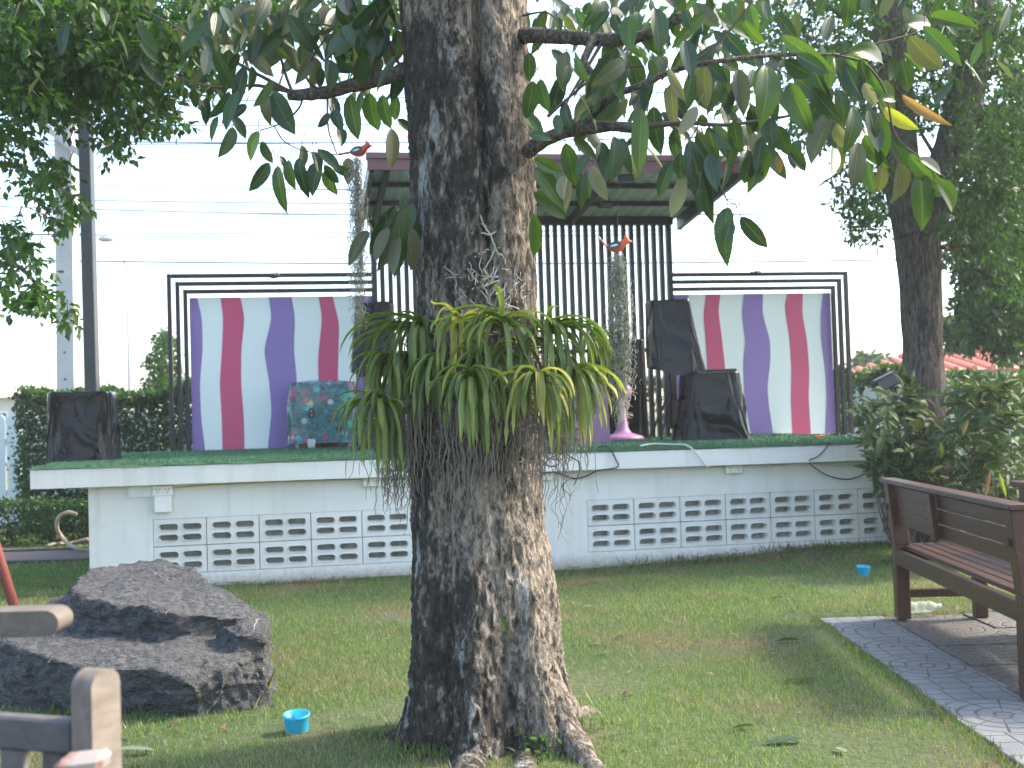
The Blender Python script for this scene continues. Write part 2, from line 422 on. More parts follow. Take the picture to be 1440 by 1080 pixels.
def bark(name, base, dark, pale, zst=0.3, scale=1.0, palebias=0.62, darkbias=0.5, leftshade=0.0, bstr=0.9):
    mt, nt, bs = newmat(name)
    v = coords(nt, (1, 1, zst), 'World'); vb = coords(nt, (1, 1, 0.45), 'World')
    big = noisetex(nt, vb, 3.2 * scale, 6, 0.62, 0.4); fine = noisetex(nt, v, 46 * scale, 5, 0.7, 0.5); mid = noisetex(nt, v, 13 * scale, 5, 0.65, 0.7)
    c = ramp(nt, fine, [(0.36, tuple(x * 0.25 for x in base)), (0.5, base), (0.64, tuple(min(1, x * 1.8) for x in base))])
    fin2 = noisetex(nt, v, 30 * scale, 4, 0.7, 1.0)
    d = mth(nt, 'ADD', mth(nt, 'ADD', mth(nt, 'MULTIPLY', big, 0.38), mth(nt, 'MULTIPLY', mid, 0.26)), mth(nt, 'MULTIPLY', fin2, 0.36))
    if leftshade:
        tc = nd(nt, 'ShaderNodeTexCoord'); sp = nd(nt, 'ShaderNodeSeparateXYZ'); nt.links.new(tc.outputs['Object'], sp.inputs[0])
        d = mth(nt, 'MULTIPLY_ADD', sp.outputs[0], -leftshade, d)  # dark patches thickened leftwards, painting in the trunk's unlit side
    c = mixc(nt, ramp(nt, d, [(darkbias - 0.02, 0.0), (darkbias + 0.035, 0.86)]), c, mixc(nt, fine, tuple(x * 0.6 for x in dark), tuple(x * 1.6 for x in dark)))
    b2 = noisetex(nt, coords(nt, (1.3, 1.3, 0.3), 'World', (0, 0, 0.4)), 4.7 * scale, 7, 0.7, 0.3)
    c = mixc(nt, mth(nt, 'MULTIPLY', ramp(nt, b2, [(palebias, 0.0), (palebias + 0.05, 1.0)]), ramp(nt, fine, [(0.35, 0.2), (0.55, 0.9)])), c, pale)
    nt.links.new(c, bs.inputs['Base Color']); bs.inputs['Roughness'].default_value = 0.9; bs.inputs['Specular IOR Level'].default_value = 0.25
    bump(nt, bs, mth(nt, 'ADD', mth(nt, 'ADD', mth(nt, 'MULTIPLY', fine, 0.6), mth(nt, 'MULTIPLY', mid, 0.8)), mth(nt, 'MULTIPLY', fin2, 0.6)), bstr, 0.04)
    return mt
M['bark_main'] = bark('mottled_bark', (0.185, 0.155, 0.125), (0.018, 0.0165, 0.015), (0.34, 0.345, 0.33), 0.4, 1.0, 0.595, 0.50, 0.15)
M['bark_limb'] = bark('grey_limb_bark', (0.14, 0.115, 0.095), (0.05, 0.045, 0.04), (0.25, 0.25, 0.23), 1.0, 1.6, 0.62, 0.55)
M['bark_dark'] = bark('dark_furrowed_bark', (0.11, 0.09, 0.074), (0.026, 0.023, 0.02), (0.23, 0.21, 0.18), 0.18, 1.3, 0.64, 0.53, bstr=1.0)
M['twig'] = paint('brown_twig', (0.085, 0.062, 0.045), 0.8, 0.3, None, 20, 0.2)
M['root'] = paint('dry_grey_root', (0.20, 0.175, 0.15), 0.85, 0.35, (0.12, 0.095, 0.075), 14, 0.1)
M['root_pale'] = paint('pale_orchid_root', (0.48, 0.46, 0.40), 0.8, 0.3, (0.22, 0.19, 0.15), 14, 0.1)
M['root_dark'] = paint('brown_root_tangle', (0.13, 0.105, 0.085), 0.9, 0.35, (0.05, 0.04, 0.03), 14, 0.1)
M['moss'] = leafmat('grey_green_moss', [(0.30, 0.31, 0.25), (0.40, 0.40, 0.33), (0.50, 0.49, 0.41)], None, 0.35, 0.8, False, (1.1, 1.1, 0.9))
OLIVE = (0.075, 0.092, 0.045)
M['leaf'] = leafmat('big_leaf_green', [(0.015, 0.04, 0.018), (0.026, 0.06, 0.022), (0.04, 0.082, 0.024), (0.02, 0.05, 0.029)], OLIVE, 0.33, 0.34)
M['leaf_bright'] = leafmat('big_leaf_bright', [(0.035, 0.075, 0.02), (0.055, 0.105, 0.023), (0.045, 0.09, 0.018)], (0.13, 0.18, 0.05), 0.45, 0.32)
M['leaf_olive'] = leafmat('big_leaf_underside', [(0.075, 0.08, 0.042), (0.10, 0.10, 0.06), (0.065, 0.075, 0.038)], (0.06, 0.09, 0.035), 0.3, 0.5)
M['leaf_pale'] = leafmat('big_leaf_pale', [(0.17, 0.165, 0.115), (0.2, 0.195, 0.135)], None, 0.3, 0.5)
M['leaf_yellow'] = leafmat('big_leaf_yellow', [(0.20, 0.20, 0.03), (0.17, 0.20, 0.03)], None, 0.5, 0.4)
M['leaf_orange'] = leafmat('big_leaf_orange', [(0.24, 0.12, 0.055), (0.2, 0.12, 0.06)], None, 0.4, 0.5)
M['leaf_dry'] = leafmat('fallen_leaf_brown', [(0.22, 0.10, 0.045), (0.28, 0.15, 0.08), (0.15, 0.08, 0.045)], (0.3, 0.2, 0.12), 0.15, 0.7)
M['leaf_grey'] = leafmat('fallen_leaf_grey_green', [(0.13, 0.16, 0.10), (0.18, 0.19, 0.13)], (0.2, 0.21, 0.15), 0.15, 0.6)
M['leaf_small'] = leafmat('small_leaf_green', [(0.022, 0.058, 0.013), (0.04, 0.095, 0.018), (0.068, 0.13, 0.024), (0.03, 0.072, 0.016)], None, 0.45, 0.45, False)
M['leaf_dark'] = leafmat('small_leaf_dark', [(0.019, 0.05, 0.013), (0.032, 0.075, 0.017), (0.055, 0.11, 0.023)], None, 0.42, 0.45, False)
M['leaf_hedge'] = leafmat('hedge_leaf', [(0.022, 0.055, 0.013), (0.04, 0.085, 0.017), (0.065, 0.115, 0.024)], None, 0.4, 0.45, False)
M['leaf_shrub'] = leafmat('shrub_leaf', [(0.02, 0.052, 0.016), (0.034, 0.08, 0.02), (0.055, 0.11, 0.024), (0.085, 0.15, 0.03)], (0.06, 0.075, 0.035), 0.36, 0.6)
M['orchid'] = leafmat('orchid_leaf', [(0.10, 0.15, 0.032), (0.20, 0.255, 0.06), (0.15, 0.205, 0.042), (0.075, 0.12, 0.03)], None, 0.35, 0.38, True)
M['orchid_yellow'] = leafmat('orchid_leaf_yellowing', [(0.24, 0.26, 0.06), (0.40, 0.37, 0.10), (0.18, 0.225, 0.05), (0.12, 0.165, 0.035)], None, 0.4, 0.38, True)

def rock_material():
    mt, nt, bs = newmat('layered_grey_rock')
    v = coords(nt, (1, 1, 1), 'World'); vs = coords(nt, (1, 1, 2.2), 'World', rot=(0.15, 0.1, 0))
    n1 = noisetex(nt, v, 4, 7, 0.65, 0.6); n2 = noisetex(nt, vs, 24, 6, 0.75, 0.6); n3 = noisetex(nt, v, 90, 3, 0.7)
    c = ramp(nt, n2, [(0.3, (0.02, 0.022, 0.025)), (0.47, (0.075, 0.078, 0.083)), (0.62, (0.17, 0.168, 0.168)), (0.78, (0.30, 0.295, 0.285))])
    c = mixc(nt, ramp(nt, n1, [(0.46, 0.0), (0.62, 0.75)]), c, ramp(nt, n3, [(0.3, (0.05, 0.048, 0.046)), (0.7, (0.17, 0.162, 0.155))]))
    # quartz veins
    vv = nd(nt, 'ShaderNodeTexVoronoi', feature='DISTANCE_TO_EDGE'); vv.inputs['Scale'].default_value = 2.1
    nt.links.new(mixc(nt, 0.12, v, noisetex(nt, v, 7, 4)), vv.inputs['Vector'])
    k = mth(nt, 'MULTIPLY', ramp(nt, vv.outputs['Distance'], [(0.0, 1.0), (0.007, 0.0)]), ramp(nt, noisetex(nt, v, 3.5, 3), [(0.56, 0.0), (0.62, 1.0)]))
    c = mixc(nt, k, c, (0.55, 0.54, 0.52))
    nt.links.new(c, bs.inputs['Base Color']); bs.inputs['Roughness'].default_value = 0.75
    bump(nt, bs, mth(nt, 'ADD', n2, mth(nt, 'MULTIPLY', n3, 0.5)), 1.0, 0.045); return mt
M['rock'] = rock_material()

def tile_material(name, c1, c2, ring=True):
    mt, nt, bs = newmat(name)
    v = coords(nt, (1, 1, 1), 'Object'); vw = coords(nt, (1, 1, 1), 'World')
    sp = nd(nt, 'ShaderNodeSeparateXYZ'); nt.links.new(v, sp.inputs[0])
    oi = nd(nt, 'ShaderNodeObjectInfo'); flip = mth(nt, 'SIGN', mth(nt, 'SUBTRACT', oi.outputs['Random'], 0.5))
    x, y = sp.outputs[0], mth(nt, 'MULTIPLY', sp.outputs[1], flip)
    yy = mth(nt, 'ADD', y, 0.21)
    r = mth(nt, 'SQRT', mth(nt, 'ADD', mth(nt, 'MULTIPLY', x, x), mth(nt, 'MULTIPLY', yy, yy)))
    def line(q, period, wd):
        fr = mth(nt, 'FRACT', mth(nt, 'DIVIDE', q, period)); d = mth(nt, 'MULTIPLY', mth(nt, 'ABSOLUTE', mth(nt, 'SUBTRACT', fr, 0.5)), period)
        return ramp(nt, d, [(0.0, 1.0), (wd * 1.5, 0.0)])
    rings = line(r, 0.068, 0.006)
    ang = mth(nt, 'ARCTAN2', x, yy)
    if ring:
        rad = line(ang, 0.62, 0.03)
    else:
        rad = line(mth(nt, 'ADD', ang, mth(nt, 'MULTIPLY', mth(nt, 'FLOOR', mth(nt, 'DIVIDE', r, 0.068)), 0.13)), 0.26, 0.02)
    pat = mth(nt, 'MAXIMUM', rings, rad)
    if ring:
        brick = mth(nt, 'MAXIMUM', line(y, 0.0925, 0.004), line(mth(nt, 'ADD', x, 0.03), 0.123, 0.004))
        sel = ramp(nt, r, [(0.235, 0.0), (0.245, 1.0)])
        pat = mixc(nt, sel, pat, brick)
    n1 = noisetex(nt, vw, 5, 5, 0.6); n2 = noisetex(nt, vw, 60, 4, 0.7)
    c = mixc(nt, ramp(nt, n1, [(0.3, 0.0), (0.7, 1.0)]), c1, c2)
    c = mixc(nt, mth(nt, 'MULTIPLY', n2, 0.45), c, tuple(q * 0.45 for q in c1))
    grime = mth(nt, 'MULTIPLY', pat, ramp(nt, n1, [(0.25, 0.75), (0.6, 1.0)]))
    c = mixc(nt, grime, c, (0.028, 0.03, 0.026))
    nt.links.new(c, bs.inputs['Base Color']); bs.inputs['Roughness'].default_value = 0.7
    bump(nt, bs, mth(nt, 'ADD', mth(nt, 'MULTIPLY', mth(nt, 'SUBTRACT', 1.0, pat), 1.0), mth(nt, 'MULTIPLY', n2, 0.15)), 0.7, 0.006)
    return mt
M['tile_light'] = tile_material('light_grey_stamped_tile', (0.155, 0.163, 0.168), (0.22, 0.228, 0.23))
M['tile_dark'] = tile_material('brown_stamped_tile', (0.09, 0.082, 0.075), (0.135, 0.12, 0.108), False)

def floral_material():
    mt, nt, bs = newmat('printed_floral_vinyl')
    v = coords(nt, (1, 1, 1), 'Object')
    # base: blotchy teal / blue / pink print
    nz = noisetex(nt, v, 9, 4, 0.6)
    c = ramp(nt, nz, [(0.3, (0.03, 0.09, 0.14)), (0.42, (0.03, 0.17, 0.19)), (0.5, (0.07, 0.07, 0.10)), (0.58, (0.05, 0.22, 0.23)), (0.7, (0.15, 0.07, 0.13))])
    for sc, petals, cols, inner in ((5.6, 7, [(0.45, 0.42, 0.20), (0.03, 0.25, 0.42), (0.30, 0.07, 0.20), (0.5, 0.5, 0.3), (0.05, 0.35, 0.25)], (0.01, 0.015, 0.03)), (11, 9, [(0.02, 0.02, 0.03), (0.4, 0.45, 0.5), (0.35, 0.08, 0.16), (0.06, 0.35, 0.45)], (0.3, 0.3, 0.15))):
        vo = nd(nt, 'ShaderNodeTexVoronoi'); vo.inputs['Scale'].default_value = sc; vo.inputs['Randomness'].default_value = 0.8
        nt.links.new(v, vo.inputs['Vector'])
        ds = nd(nt, 'ShaderNodeVectorMath', operation='SUBTRACT')
        nt.links.new(v, ds.inputs[0]); nt.links.new(vo.outputs['Position'], ds.inputs[1])
        sp = nd(nt, 'ShaderNodeSeparateXYZ'); nt.links.new(ds.outputs[0], sp.inputs[0])
        an = mth(nt, 'ARCTAN2', sp.outputs[2], sp.outputs[0])
        rr = mth(nt, 'ADD', vo.outputs['Distance'], mth(nt, 'MULTIPLY', mth(nt, 'COSINE', mth(nt, 'MULTIPLY', an, petals)), 0.05))
        cs = nd(nt, 'ShaderNodeSeparateColor'); nt.links.new(vo.outputs['Color'], cs.inputs[0])
        pc = ramp(nt, cs.outputs[0], [(i / len(cols), k) for i, k in enumerate(cols)], 'CONSTANT')
        on = mth(nt, 'MULTIPLY', ramp(nt, rr, [(0.36, 1.0), (0.38, 0.0)]), ramp(nt, cs.outputs[1], [(0.3, 0.0), (0.32, 1.0)]))
        c = mixc(nt, on, c, pc)
        c = mixc(nt, mth(nt, 'MULTIPLY', on, ramp(nt, rr, [(0.10, 1.0), (0.13, 0.0)])), c, inner)
    nt.links.new(c, bs.inputs['Base Color']); bs.inputs['Roughness'].default_value = 0.25; bs.inputs['Coat Weight'].default_value = 0.4
    bump(nt, bs, noisetex(nt, v, 14, 3, 0.5, 1.0), 0.5, 0.02); return mt
M['floral'] = floral_material()
def clear_material(name, col=(0.9, 0.95, 0.95), rough=0.1, alpha=0.75):
    mt, nt, bs = newmat(name)
    bs.inputs['Base Color'].default_value = (*col, 1); bs.inputs['Roughness'].default_value = rough
    bs.inputs['Alpha'].default_value = 1 - alpha
    return mt
M['clear'] = clear_material('clear_plastic')
# ================================================================== SETTING
def gz(x, y):
    z = 0.10 * math.exp(-(((x + 0.05) / 0.75) ** 2 + ((y - 4.45) / 0.6) ** 2)) * 0.6
    z += 0.02 * noise.noise(Vector((x * 0.9, y * 0.9, 3.1)))
    z += -0.05 * math.exp(-(((x - 0.4) / 1.2) ** 2 + ((y - 9.2) / 0.5) ** 2))
    z += 0.05 * math.exp(-(((x - 3.0) / 1.0) ** 2 + ((y - 9.9) / 0.4) ** 2))
    if 1.55 < x < 4.5 and 2.5 < y < 7.0: z = min(z, 0.0) - 0.012
    return z
xs = np.concatenate([-np.geomspace(300, 5.2, 12), np.arange(-5, 6.01, 0.1), np.geomspace(6.3, 300, 12)])
ys = np.concatenate([[-40, -10, -2, 0, 1], np.arange(2, 13.01, 0.1), np.geomspace(13.4, 600, 14)])
V = np.array([(x, y, gz(x, y) if (-5.1 < x < 6.1 and 1.5 < y < 13) else 0.0) for y in ys for x in xs])
nx = len(xs); ii, jj = np.meshgrid(np.arange(nx - 1), np.arange(len(ys) - 1))
q = (jj * nx + ii).ravel()
F = np.stack([q, q + 1, q + nx + 1, q + nx], 1)
tag(link('lawn', np_mesh('lawn', V, F, M['ground'], smooth=True)), 'mown green lawn with dry patches in front of the stage', 'lawn', kind='structure')

# grass blades
def grass(name, n, x0, x1, y0, y1, hmin, hmax, wd, avoid):
    x = rng.uniform(x0, x1, n); y = y0 + (y1 - y0) * rng.random(n) ** 1.25
    keep = np.abs(x / y) < 0.50
    for a in avoid: keep &= ~a(x, y)
    # thinner on worn soil
    pn = np.array([noise.noise(Vector((a * 1.3, b * 1.3, 0.7))) for a, b in zip(x, y)])
    keep &= (rng.random(n) > np.clip((pn - 0.12) * 2.6, 0, 0.75))
    x = x[keep]; y = y[keep]; n = len(x)
    z = np.array([gz(a, b) for a, b in zip(x, y)])
    h = rng.uniform(hmin, hmax, n); w = wd * (0.6 + 0.16 * y) * rng.uniform(0.7, 1.3, n)
    az = rng.uniform(0, 2 * np.pi, n); ln = rng.uniform(0.1, 0.9, n) * h; la = rng.uniform(0, 2 * np.pi, n)
    sx, sy = np.cos(az) * w / 2, np.sin(az) * w / 2
    b = np.stack([x, y, z - 0.004], 1)
    v0 = b - np.stack([sx, sy, 0 * sx], 1); v1 = b + np.stack([sx, sy, 0 * sx], 1)
    v2 = b + np.stack([np.cos(la) * ln, np.sin(la) * ln, h], 1)
    V = np.stack([v0, v1, v2], 1).reshape(-1, 3)
    F = np.arange(3 * n).reshape(-1, 3)
    return link(name, np_mesh(name, V, F, M['grass']))
pave = lambda x, y: (x > 1.72 + (6.9 - y) * -0.02) & (y < 6.93)
trk = lambda x, y: ((x + 0.06) / 0.36) ** 2 + ((y - 4.42) / 0.32) ** 2 < 1
stg = lambda x, y: (y > 9.52 + 0.182 * x) & (x > -3.35)
pth = lambda x, y: (y > 11.05) & (y < 12.2) & (x < -3)
tag(grass('lawn_grass', 430000, -5.4, 4.2, 3.7, 10.6, 0.014, 0.036, 0.0028, [pave, trk, stg]), 'short mown grass blades covering the lawn', 'grass', kind='stuff')
tag(grass('far_grass', 40000, -6.5, -2.9, 8.8, 14.0, 0.02, 0.045, 0.006, [stg, pth]), 'grass beyond the stage corner by the path', 'grass', kind='stuff')

# path behind on the left
b = MB(); b.box((-14, 11.15, -0.05), (-3.3, 12.1, 0.012)); M['path'] = paint('brown_path', (0.15, 0.105, 0.085), 0.9, 0.2, None, 3, 0.3, 50)
tag(b.build('path', M['path']), 'brown path crossing the lawn behind the stage corner', 'path', kind='structure')
b = MB(); b.box((-14, 11.03, -0.05), (-3.3, 11.148, 0.03)); b.box((-14, 12.102, -0.05), (-3.3, 12.2, 0.03))
M['kerb'] = paint('dark_edging', (0.06, 0.055, 0.05), 0.9, 0.2, None, 6, 0.2)
tag(b.build('path_edging', M['kerb']), 'dark edging on both sides of the path', 'edging', kind='structure')

# paving with stamped tiles under the bench
pv = tag(thing('paving', (2.6, 5.2, 0), 'stamped concrete tile paving under the brown bench', 'paving'), kind='structure')
bb = MB(); bb.box((1.70, 2.6, -0.08), (4.9, 6.915, -0.024)); bb.build('bedding', M['kerb'], pv)
def tile_mesh(w, l, mt):
    b = MB(); b.frame((-w / 2, -l / 2, -0.03), (w, 0, 0), (0, l, 0), (0, 0, 0.04), 0.004)
    me = bpy.data.meshes.new('tile'); me.from_pydata([tuple(v) for v in b.v], [], b.f); me.materials.append(mt); return me
TL = 0.455
tm1 = tile_mesh(0.372, TL - 0.006, M['tile_light']); tm2 = tile_mesh(0.449, TL - 0.006, M['tile_dark'])
for j in range(9):
    yc = 6.905 - TL * (j + 0.5)
    xe = 1.735 - 0.008 * j * 1.6
    o = link('tile', tm1, pv, (xe + 0.186 - 2.6, yc - 5.2, -0.012 + rng.uniform(-0.003, 0.003))); o.rotation_euler = (R(rng.uniform(-.4, .4)), R(rng.uniform(-.4, .4)), R(0.9 + rng.uniform(-.5, .5)))
    for k in range(6):
        mshd = tm2 if j > 0 else tm2
        o = link('tile', mshd, pv, (xe + 0.378 + 0.455 * (k + 0.5) - 2.6, yc - 5.2, -0.015 + rng.uniform(-0.004, 0.003))); o.rotation_euler = (R(rng.uniform(-.4, .4)), R(rng.uniform(-.4, .4)), R(0.9))

# ================================================================== STAGE
WA = Vector((-2.74, 9.05, 0)); WD = Vector((5.99, 1.09, 0)).normalized(); WN = Vector((-WD.y, WD.x, 0))   # along the front, towards the back
UPV = Vector((0, 0, 1))
def W(s, off, z): return WA + WD * s + WN * off + UPV * z
def whit(px, py, off):
    d = ray(px, py); o = WA + WN * off
    t = (o - EYEV).dot(WN) / d.dot(WN); p = EYEV + d * t
    return (p - WA).dot(WD), p.z
def wbox(b, s0, s1, o0, o1, z0, z1, bev=0.0):
    return b.frame(W(s0, o0, z0), WD * (s1 - s0), WN * (o1 - o0), UPV * (z1 - z0), bev)
FOFF = -0.12                         # the slab stands proud of the wall
sL, zfl = whit(42, 660, FOFF); sR, zfr = whit(1250, 622.5, FOFF); sR += 0.35
_, zbl = whit(270, 635, 3.2); _, zbr = whit(1170, 608, 3.2)
sBL = whit(270, 635, 3.2)[0]; sBR = whit(1170, 608, 3.2)[0]
def turfz(s, off):
    zf = zfl + (zfr - zfl) * (s - sL) / (sR - sL)
    zb = zbl + (zbr - zbl) * (s - sBL) / (sBR - sBL)
    t = min(1, max(0, (off - FOFF) / (3.2 - FOFF)))
    return zf + (zb - zf) * (1 - (1 - t) ** 1.6)
def stagept(px, py):
    best = None
    for k in range(0, 140):
        off = k * 0.025
        s, z = whit(px, py, off)
        e = abs(z - turfz(s, off))
        if best is None or e < best[0]: best = (e, s, off)
    return best[1], best[2]
s0 = whit(125, 740, 0)[0]; S_END = sR - 0.1
stage = thing('stage_platform', W(2.5, 0, 0), 'low white stage with a green turf top and a row of slotted vent blocks', 'stage')
BZ0 = whit(289, 805, 0)[1]; BZ1 = whit(580, 714.5, 0)[1]; BH = (BZ1 - BZ0) / 2
lb0 = whit(215.6, 760, 0)[0]; lb5 = whit(580, 750, 0)[0]; lw = (lb5 - lb0) / 5; lb1 = lb0 + 6 * lw
rb0 = whit(826.2, 740, 0)[0]; rb6 = whit(1207, 720, 0)[0]; rw = (rb6 - rb0) / 6; rb1 = rb0 + 8 * rw
SLAB0 = zfl - 0.14
wz = SLAB0 - 0.001
b = MB()
wbox(b, s0, S_END, 0, 0.12, -0.25, BZ0)
wbox(b, s0, S_END, 0, 0.12, BZ1, wz)
for a, c in ((s0, lb0), (lb1, rb0), (rb1, S_END)): wbox(b, a, c, 0.0, 0.12, BZ0 + 0.0005, BZ1 - 0.0005)
b.build('front_wall', M['wall'], stage)
b = MB(); wbox(b, s0, s0 + 0.12, 0.121, 3.5, -0.25, wz - 0.001); wbox(b, S_END - 0.12, S_END, 0.121, 3.5, -0.25, wz - 0.001); b.build('side_wall', M['wall'], stage)
b = MB(); wbox(b, s0 + 0.13, S_END - 0.13, 0.085, 0.11, BZ0 - 0.02, BZ1 + 0.02); o = b.build('duct_back', M['duct'], stage)
# slab
b = MB()
b.cur = 0; n = 60
def slabtop(s, off): return turfz(s, off) - 0.008
b.grid(lambda i, j: W(lerp(sL, sR, i / n), lerp(FOFF, 3.55, j / 12), slabtop(lerp(sL, sR, i / n), lerp(FOFF, 3.55, j / 12))), n + 1, 13)
b.grid(lambda i, j: W(lerp(sL, sR, i / n), FOFF, lerp(slabtop(lerp(sL, sR, i / n), FOFF) - 0.14 + 0.004 * (i / n), slabtop(lerp(sL, sR, i / n), FOFF), j)), n + 1, 2)
b.grid(lambda i, j: W(lerp(sL, sR, i / n), lerp(FOFF, 3.55, j), slabtop(lerp(sL, sR, i / n), FOFF) - 0.14), n + 1, 2)
b.grid(lambda i, j: W(sL, lerp(FOFF, 3.55, i / 12), lerp(slabtop(sL, FOFF) - 0.14, slabtop(sL, lerp(FOFF, 3.55, i / 12)), j)), 13, 2)
b.grid(lambda i, j: W(sR, lerp(FOFF, 3.55, i / 12), lerp(slabtop(sR, FOFF) - 0.14, slabtop(sR, lerp(FOFF, 3.55, i / 12)), j)), 13, 2)
b.build('slab', M['wall'], stage, weld=True)
# turf: wavy sheet with an edge that hangs a little over
b = MB(); nu, nv = 170, 60
def tf(i, j):
    s = lerp(sL - 0.012, sR, i / (nu - 1)); off = lerp(FOFF - 0.012, 3.5, (max(0, j - 1)) / (nv - 2))
    z = turfz(s, off) + 0.006 * noise.noise(Vector((s * 2.3, off * 2.3, 0))) + 0.003 * noise.noise(Vector((s * 9, off * 9, 4))) + 0.004
    if j == 0: z -= 0.007 + 0.005 * noise.noise(Vector((s * 5, 0, 9))) + 0.006 * noise.noise(Vector((s * 31, 0, 9)))
    return W(s, off, z)
b.grid(tf, nu, nv); b.build('turf_carpet', M['turf'], stage, smooth=True)
# short turf pile along the visible front
N = 60000
s_ = rng.uniform(sL, sR, N); o_ = FOFF + rng.random(N) ** 1.5 * 3.3
pv_ = np.array([W(a, c, turfz(a, c) + 0.004) for a, c in zip(s_, o_)])
az = rng.uniform(0, 6.28, N); hh = rng.uniform(0.008, 0.02, N); w_ = 0.004
V = np.stack([pv_ + np.stack([np.cos(az) * w_, np.sin(az) * w_, 0 * az], 1), pv_ - np.stack([np.cos(az) * w_, np.sin(az) * w_, 0 * az], 1), pv_ + np.stack([rng.uniform(-.01, .01, N), rng.uniform(-.01, .01, N), hh], 1)], 1).reshape(-1, 3) - np.array(wl(stage))
o = link('turf_pile', np_mesh('turf_pile', V, np.arange(3 * N).reshape(-1, 3), M['turf']), stage); o['kind'] = 'stuff'

# vent blocks with four real slots each
def vent_mesh(w, h):
    bm = bmesh.new(); d = 0.07; g = 0.0025
    def loop(pts, y): return [bm.verts.new((x, y, z)) for x, z in pts]
    def stad(cx, cz, L, r, n=6):
        p = []
        for k in range(n + 1):
            a = -math.pi / 2 + math.pi * k / n; p.append((cx + L / 2 - r + r * math.cos(a), cz + r * math.sin(a)))
        for k in range(n + 1):
            a = math.pi / 2 + math.pi * k / n; p.append((cx - L / 2 + r + r * math.cos(a), cz + r * math.sin(a)))
        return p
    o1 = [(g, g), (w - g, g), (w - g, h - g), (g, h - g)]
    def bridge(a, c):
        for i in range(len(a)):
            j = (i + 1) % len(a); bm.faces.new((a[i], a[j], c[j], c[i]))
    L0 = loop([(g + .003, g + .003), (w - g - .003, g + .003), (w - g - .003, h - g - .003), (g + .003, h - g - .003)], -0.002)
    L1 = loop(o1, 0.001); L2 = loop(o1, d); bridge(L0, L1); bridge(L1, L2)
    edges = [bm.edges.get((L0[i], L0[(i + 1) % 4])) for i in range(4)]
    for cx in (0.285 * w, 0.725 * w):
        for cz in (0.30 * h, 0.685 * h):
            A = loop(stad(cx, cz, 0.395 * w, 0.145 * h), -0.002); B = loop(stad(cx, cz, 0.38 * w, 0.132 * h), -0.008); B2 = loop(stad(cx, cz, 0.365 * w, 0.120 * h), -0.004)
            Cc = loop(stad(cx, cz, 0.345 * w, 0.10 * h), 0.02); D = loop(stad(cx, cz, 0.34 * w, 0.096 * h), d)
            for p, q2 in ((A, B), (B, B2), (B2, Cc), (Cc, D)): bridge(p, q2)
            edges += [bm.edges.get((A[i], A[(i + 1) % len(A)])) for i in range(len(A))]
    bmesh.ops.triangle_fill(bm, edges=edges, use_beauty=True)
    bmesh.ops.recalc_face_normals(bm, faces=bm.faces)
    me = bpy.data.meshes.new('vent_block'); bm.to_mesh(me); bm.free(); me.materials.append(M['vent']); return me
ang = math.atan2(WD.y, WD.x)
for (st, w, n) in ((lb0, lw, 6), (rb0, rw, 8)):
    vm = vent_mesh(w, BH)
    for i in range(n):
        for j in range(2):
            p = W(st + i * w, 0.0, BZ0 + j * BH) - wl(stage)
            o = link('vent_block', vm, stage, p); o.rotation_euler = (0, 0, ang)

# backdrop panels with painted wavy stripes
def panel(x0, x1, top, bot, stripes, label):
    OF = 3.15
    (a, zt) = whit(x0[0], top[0], OF); (c, zt2) = whit(x1[0], top[1], OF)
    (a2, zb) = whit(x0[1], bot[0], OF); (c2, zb2) = whit(x1[1], bot[1], OF)
    zt = (zt + zt2) / 2; zb = (zb + zb2) / 2 - 0.02
    a = (a + a2) / 2; c = (c + c2) / 2
    t = thing('backdrop_panel', W((a + c) / 2, OF, zb), label, 'backdrop')
    b = MB(); wbox(b, a, c, OF, OF + 0.03, zb, zt); b.build('board', M['board'], t)
    def curve(pts):
        q = [whit(px, py, OF) for px, py in pts]; z = [k[1] for k in q][::-1]; s = [k[0] for k in q][::-1]
        out = []
        for k in range(37):
            zz = lerp(zb + 0.002, zt - 0.002, k / 36)
            out.append((min(max(np.interp(zz, z, s), a + 0.001), c - 0.001), zz))
        # smooth
        ss = np.array([p[0] for p in out])
        for _ in range(2): ss[1:-1] = 0.25 * ss[:-2] + 0.5 * ss[1:-1] + 0.25 * ss[2:]
        return [(float(v), p[1]) for v, p in zip(ss, out)]
    for col, l, r in stripes:
        l, r = curve(l), curve(r); b = MB(); n = len(l)
        for (side, o_) in ((0, OF - 0.004), (1, OF - 0.0005)):
            for k in range(n): b.v += [W(l[k][0], o_, l[k][1]), W(r[k][0], o_, r[k][1])]
        for k in range(n - 1):
            q0 = 2 * k; b.f += [[q0, q0 + 1, q0 + 3, q0 + 2], [q0, q0 + 2, q0 + 2 + 2 * n, q0 + 2 * n], [q0 + 1, q0 + 1 + 2 * n, q0 + 3 + 2 * n, q0 + 3]]
        b.mi = [0] * len(b.f)
        b.build('stripe', M[col], t)
    return t
panel((267.5, 269.5), (527, 531), (418.5, 416), (636, 629), [
    ('purple', [(250, 418), (250, 636)], [(277, 418), (284, 447), (285, 490), (281, 540), (283, 590), (289, 636)]),
    ('red', [(310, 418), (314, 447), (312, 495), (309, 540), (312, 590), (313, 636)], [(338, 418), (344, 447), (339, 495), (339, 540), (343, 590), (344, 636)]),
    ('purple', [(378, 418), (382, 447), (371, 493), (378, 533), (382, 577), (376, 636)], [(410, 418), (415, 447), (413, 493), (417, 527), (418, 560), (414, 636)]),
    ('red', [(448, 418), (453, 447), (447, 505), (448, 540), (452, 580), (451, 636)], [(468, 418), (477, 455), (475, 527), (478, 575), (474, 636)]),
    ('purple', [(497, 418), (504, 455), (500, 520), (503, 575), (500, 636)], [(560, 418), (560, 636)])],
    'left backdrop board with wavy purple and raspberry stripes behind the floral covered table')
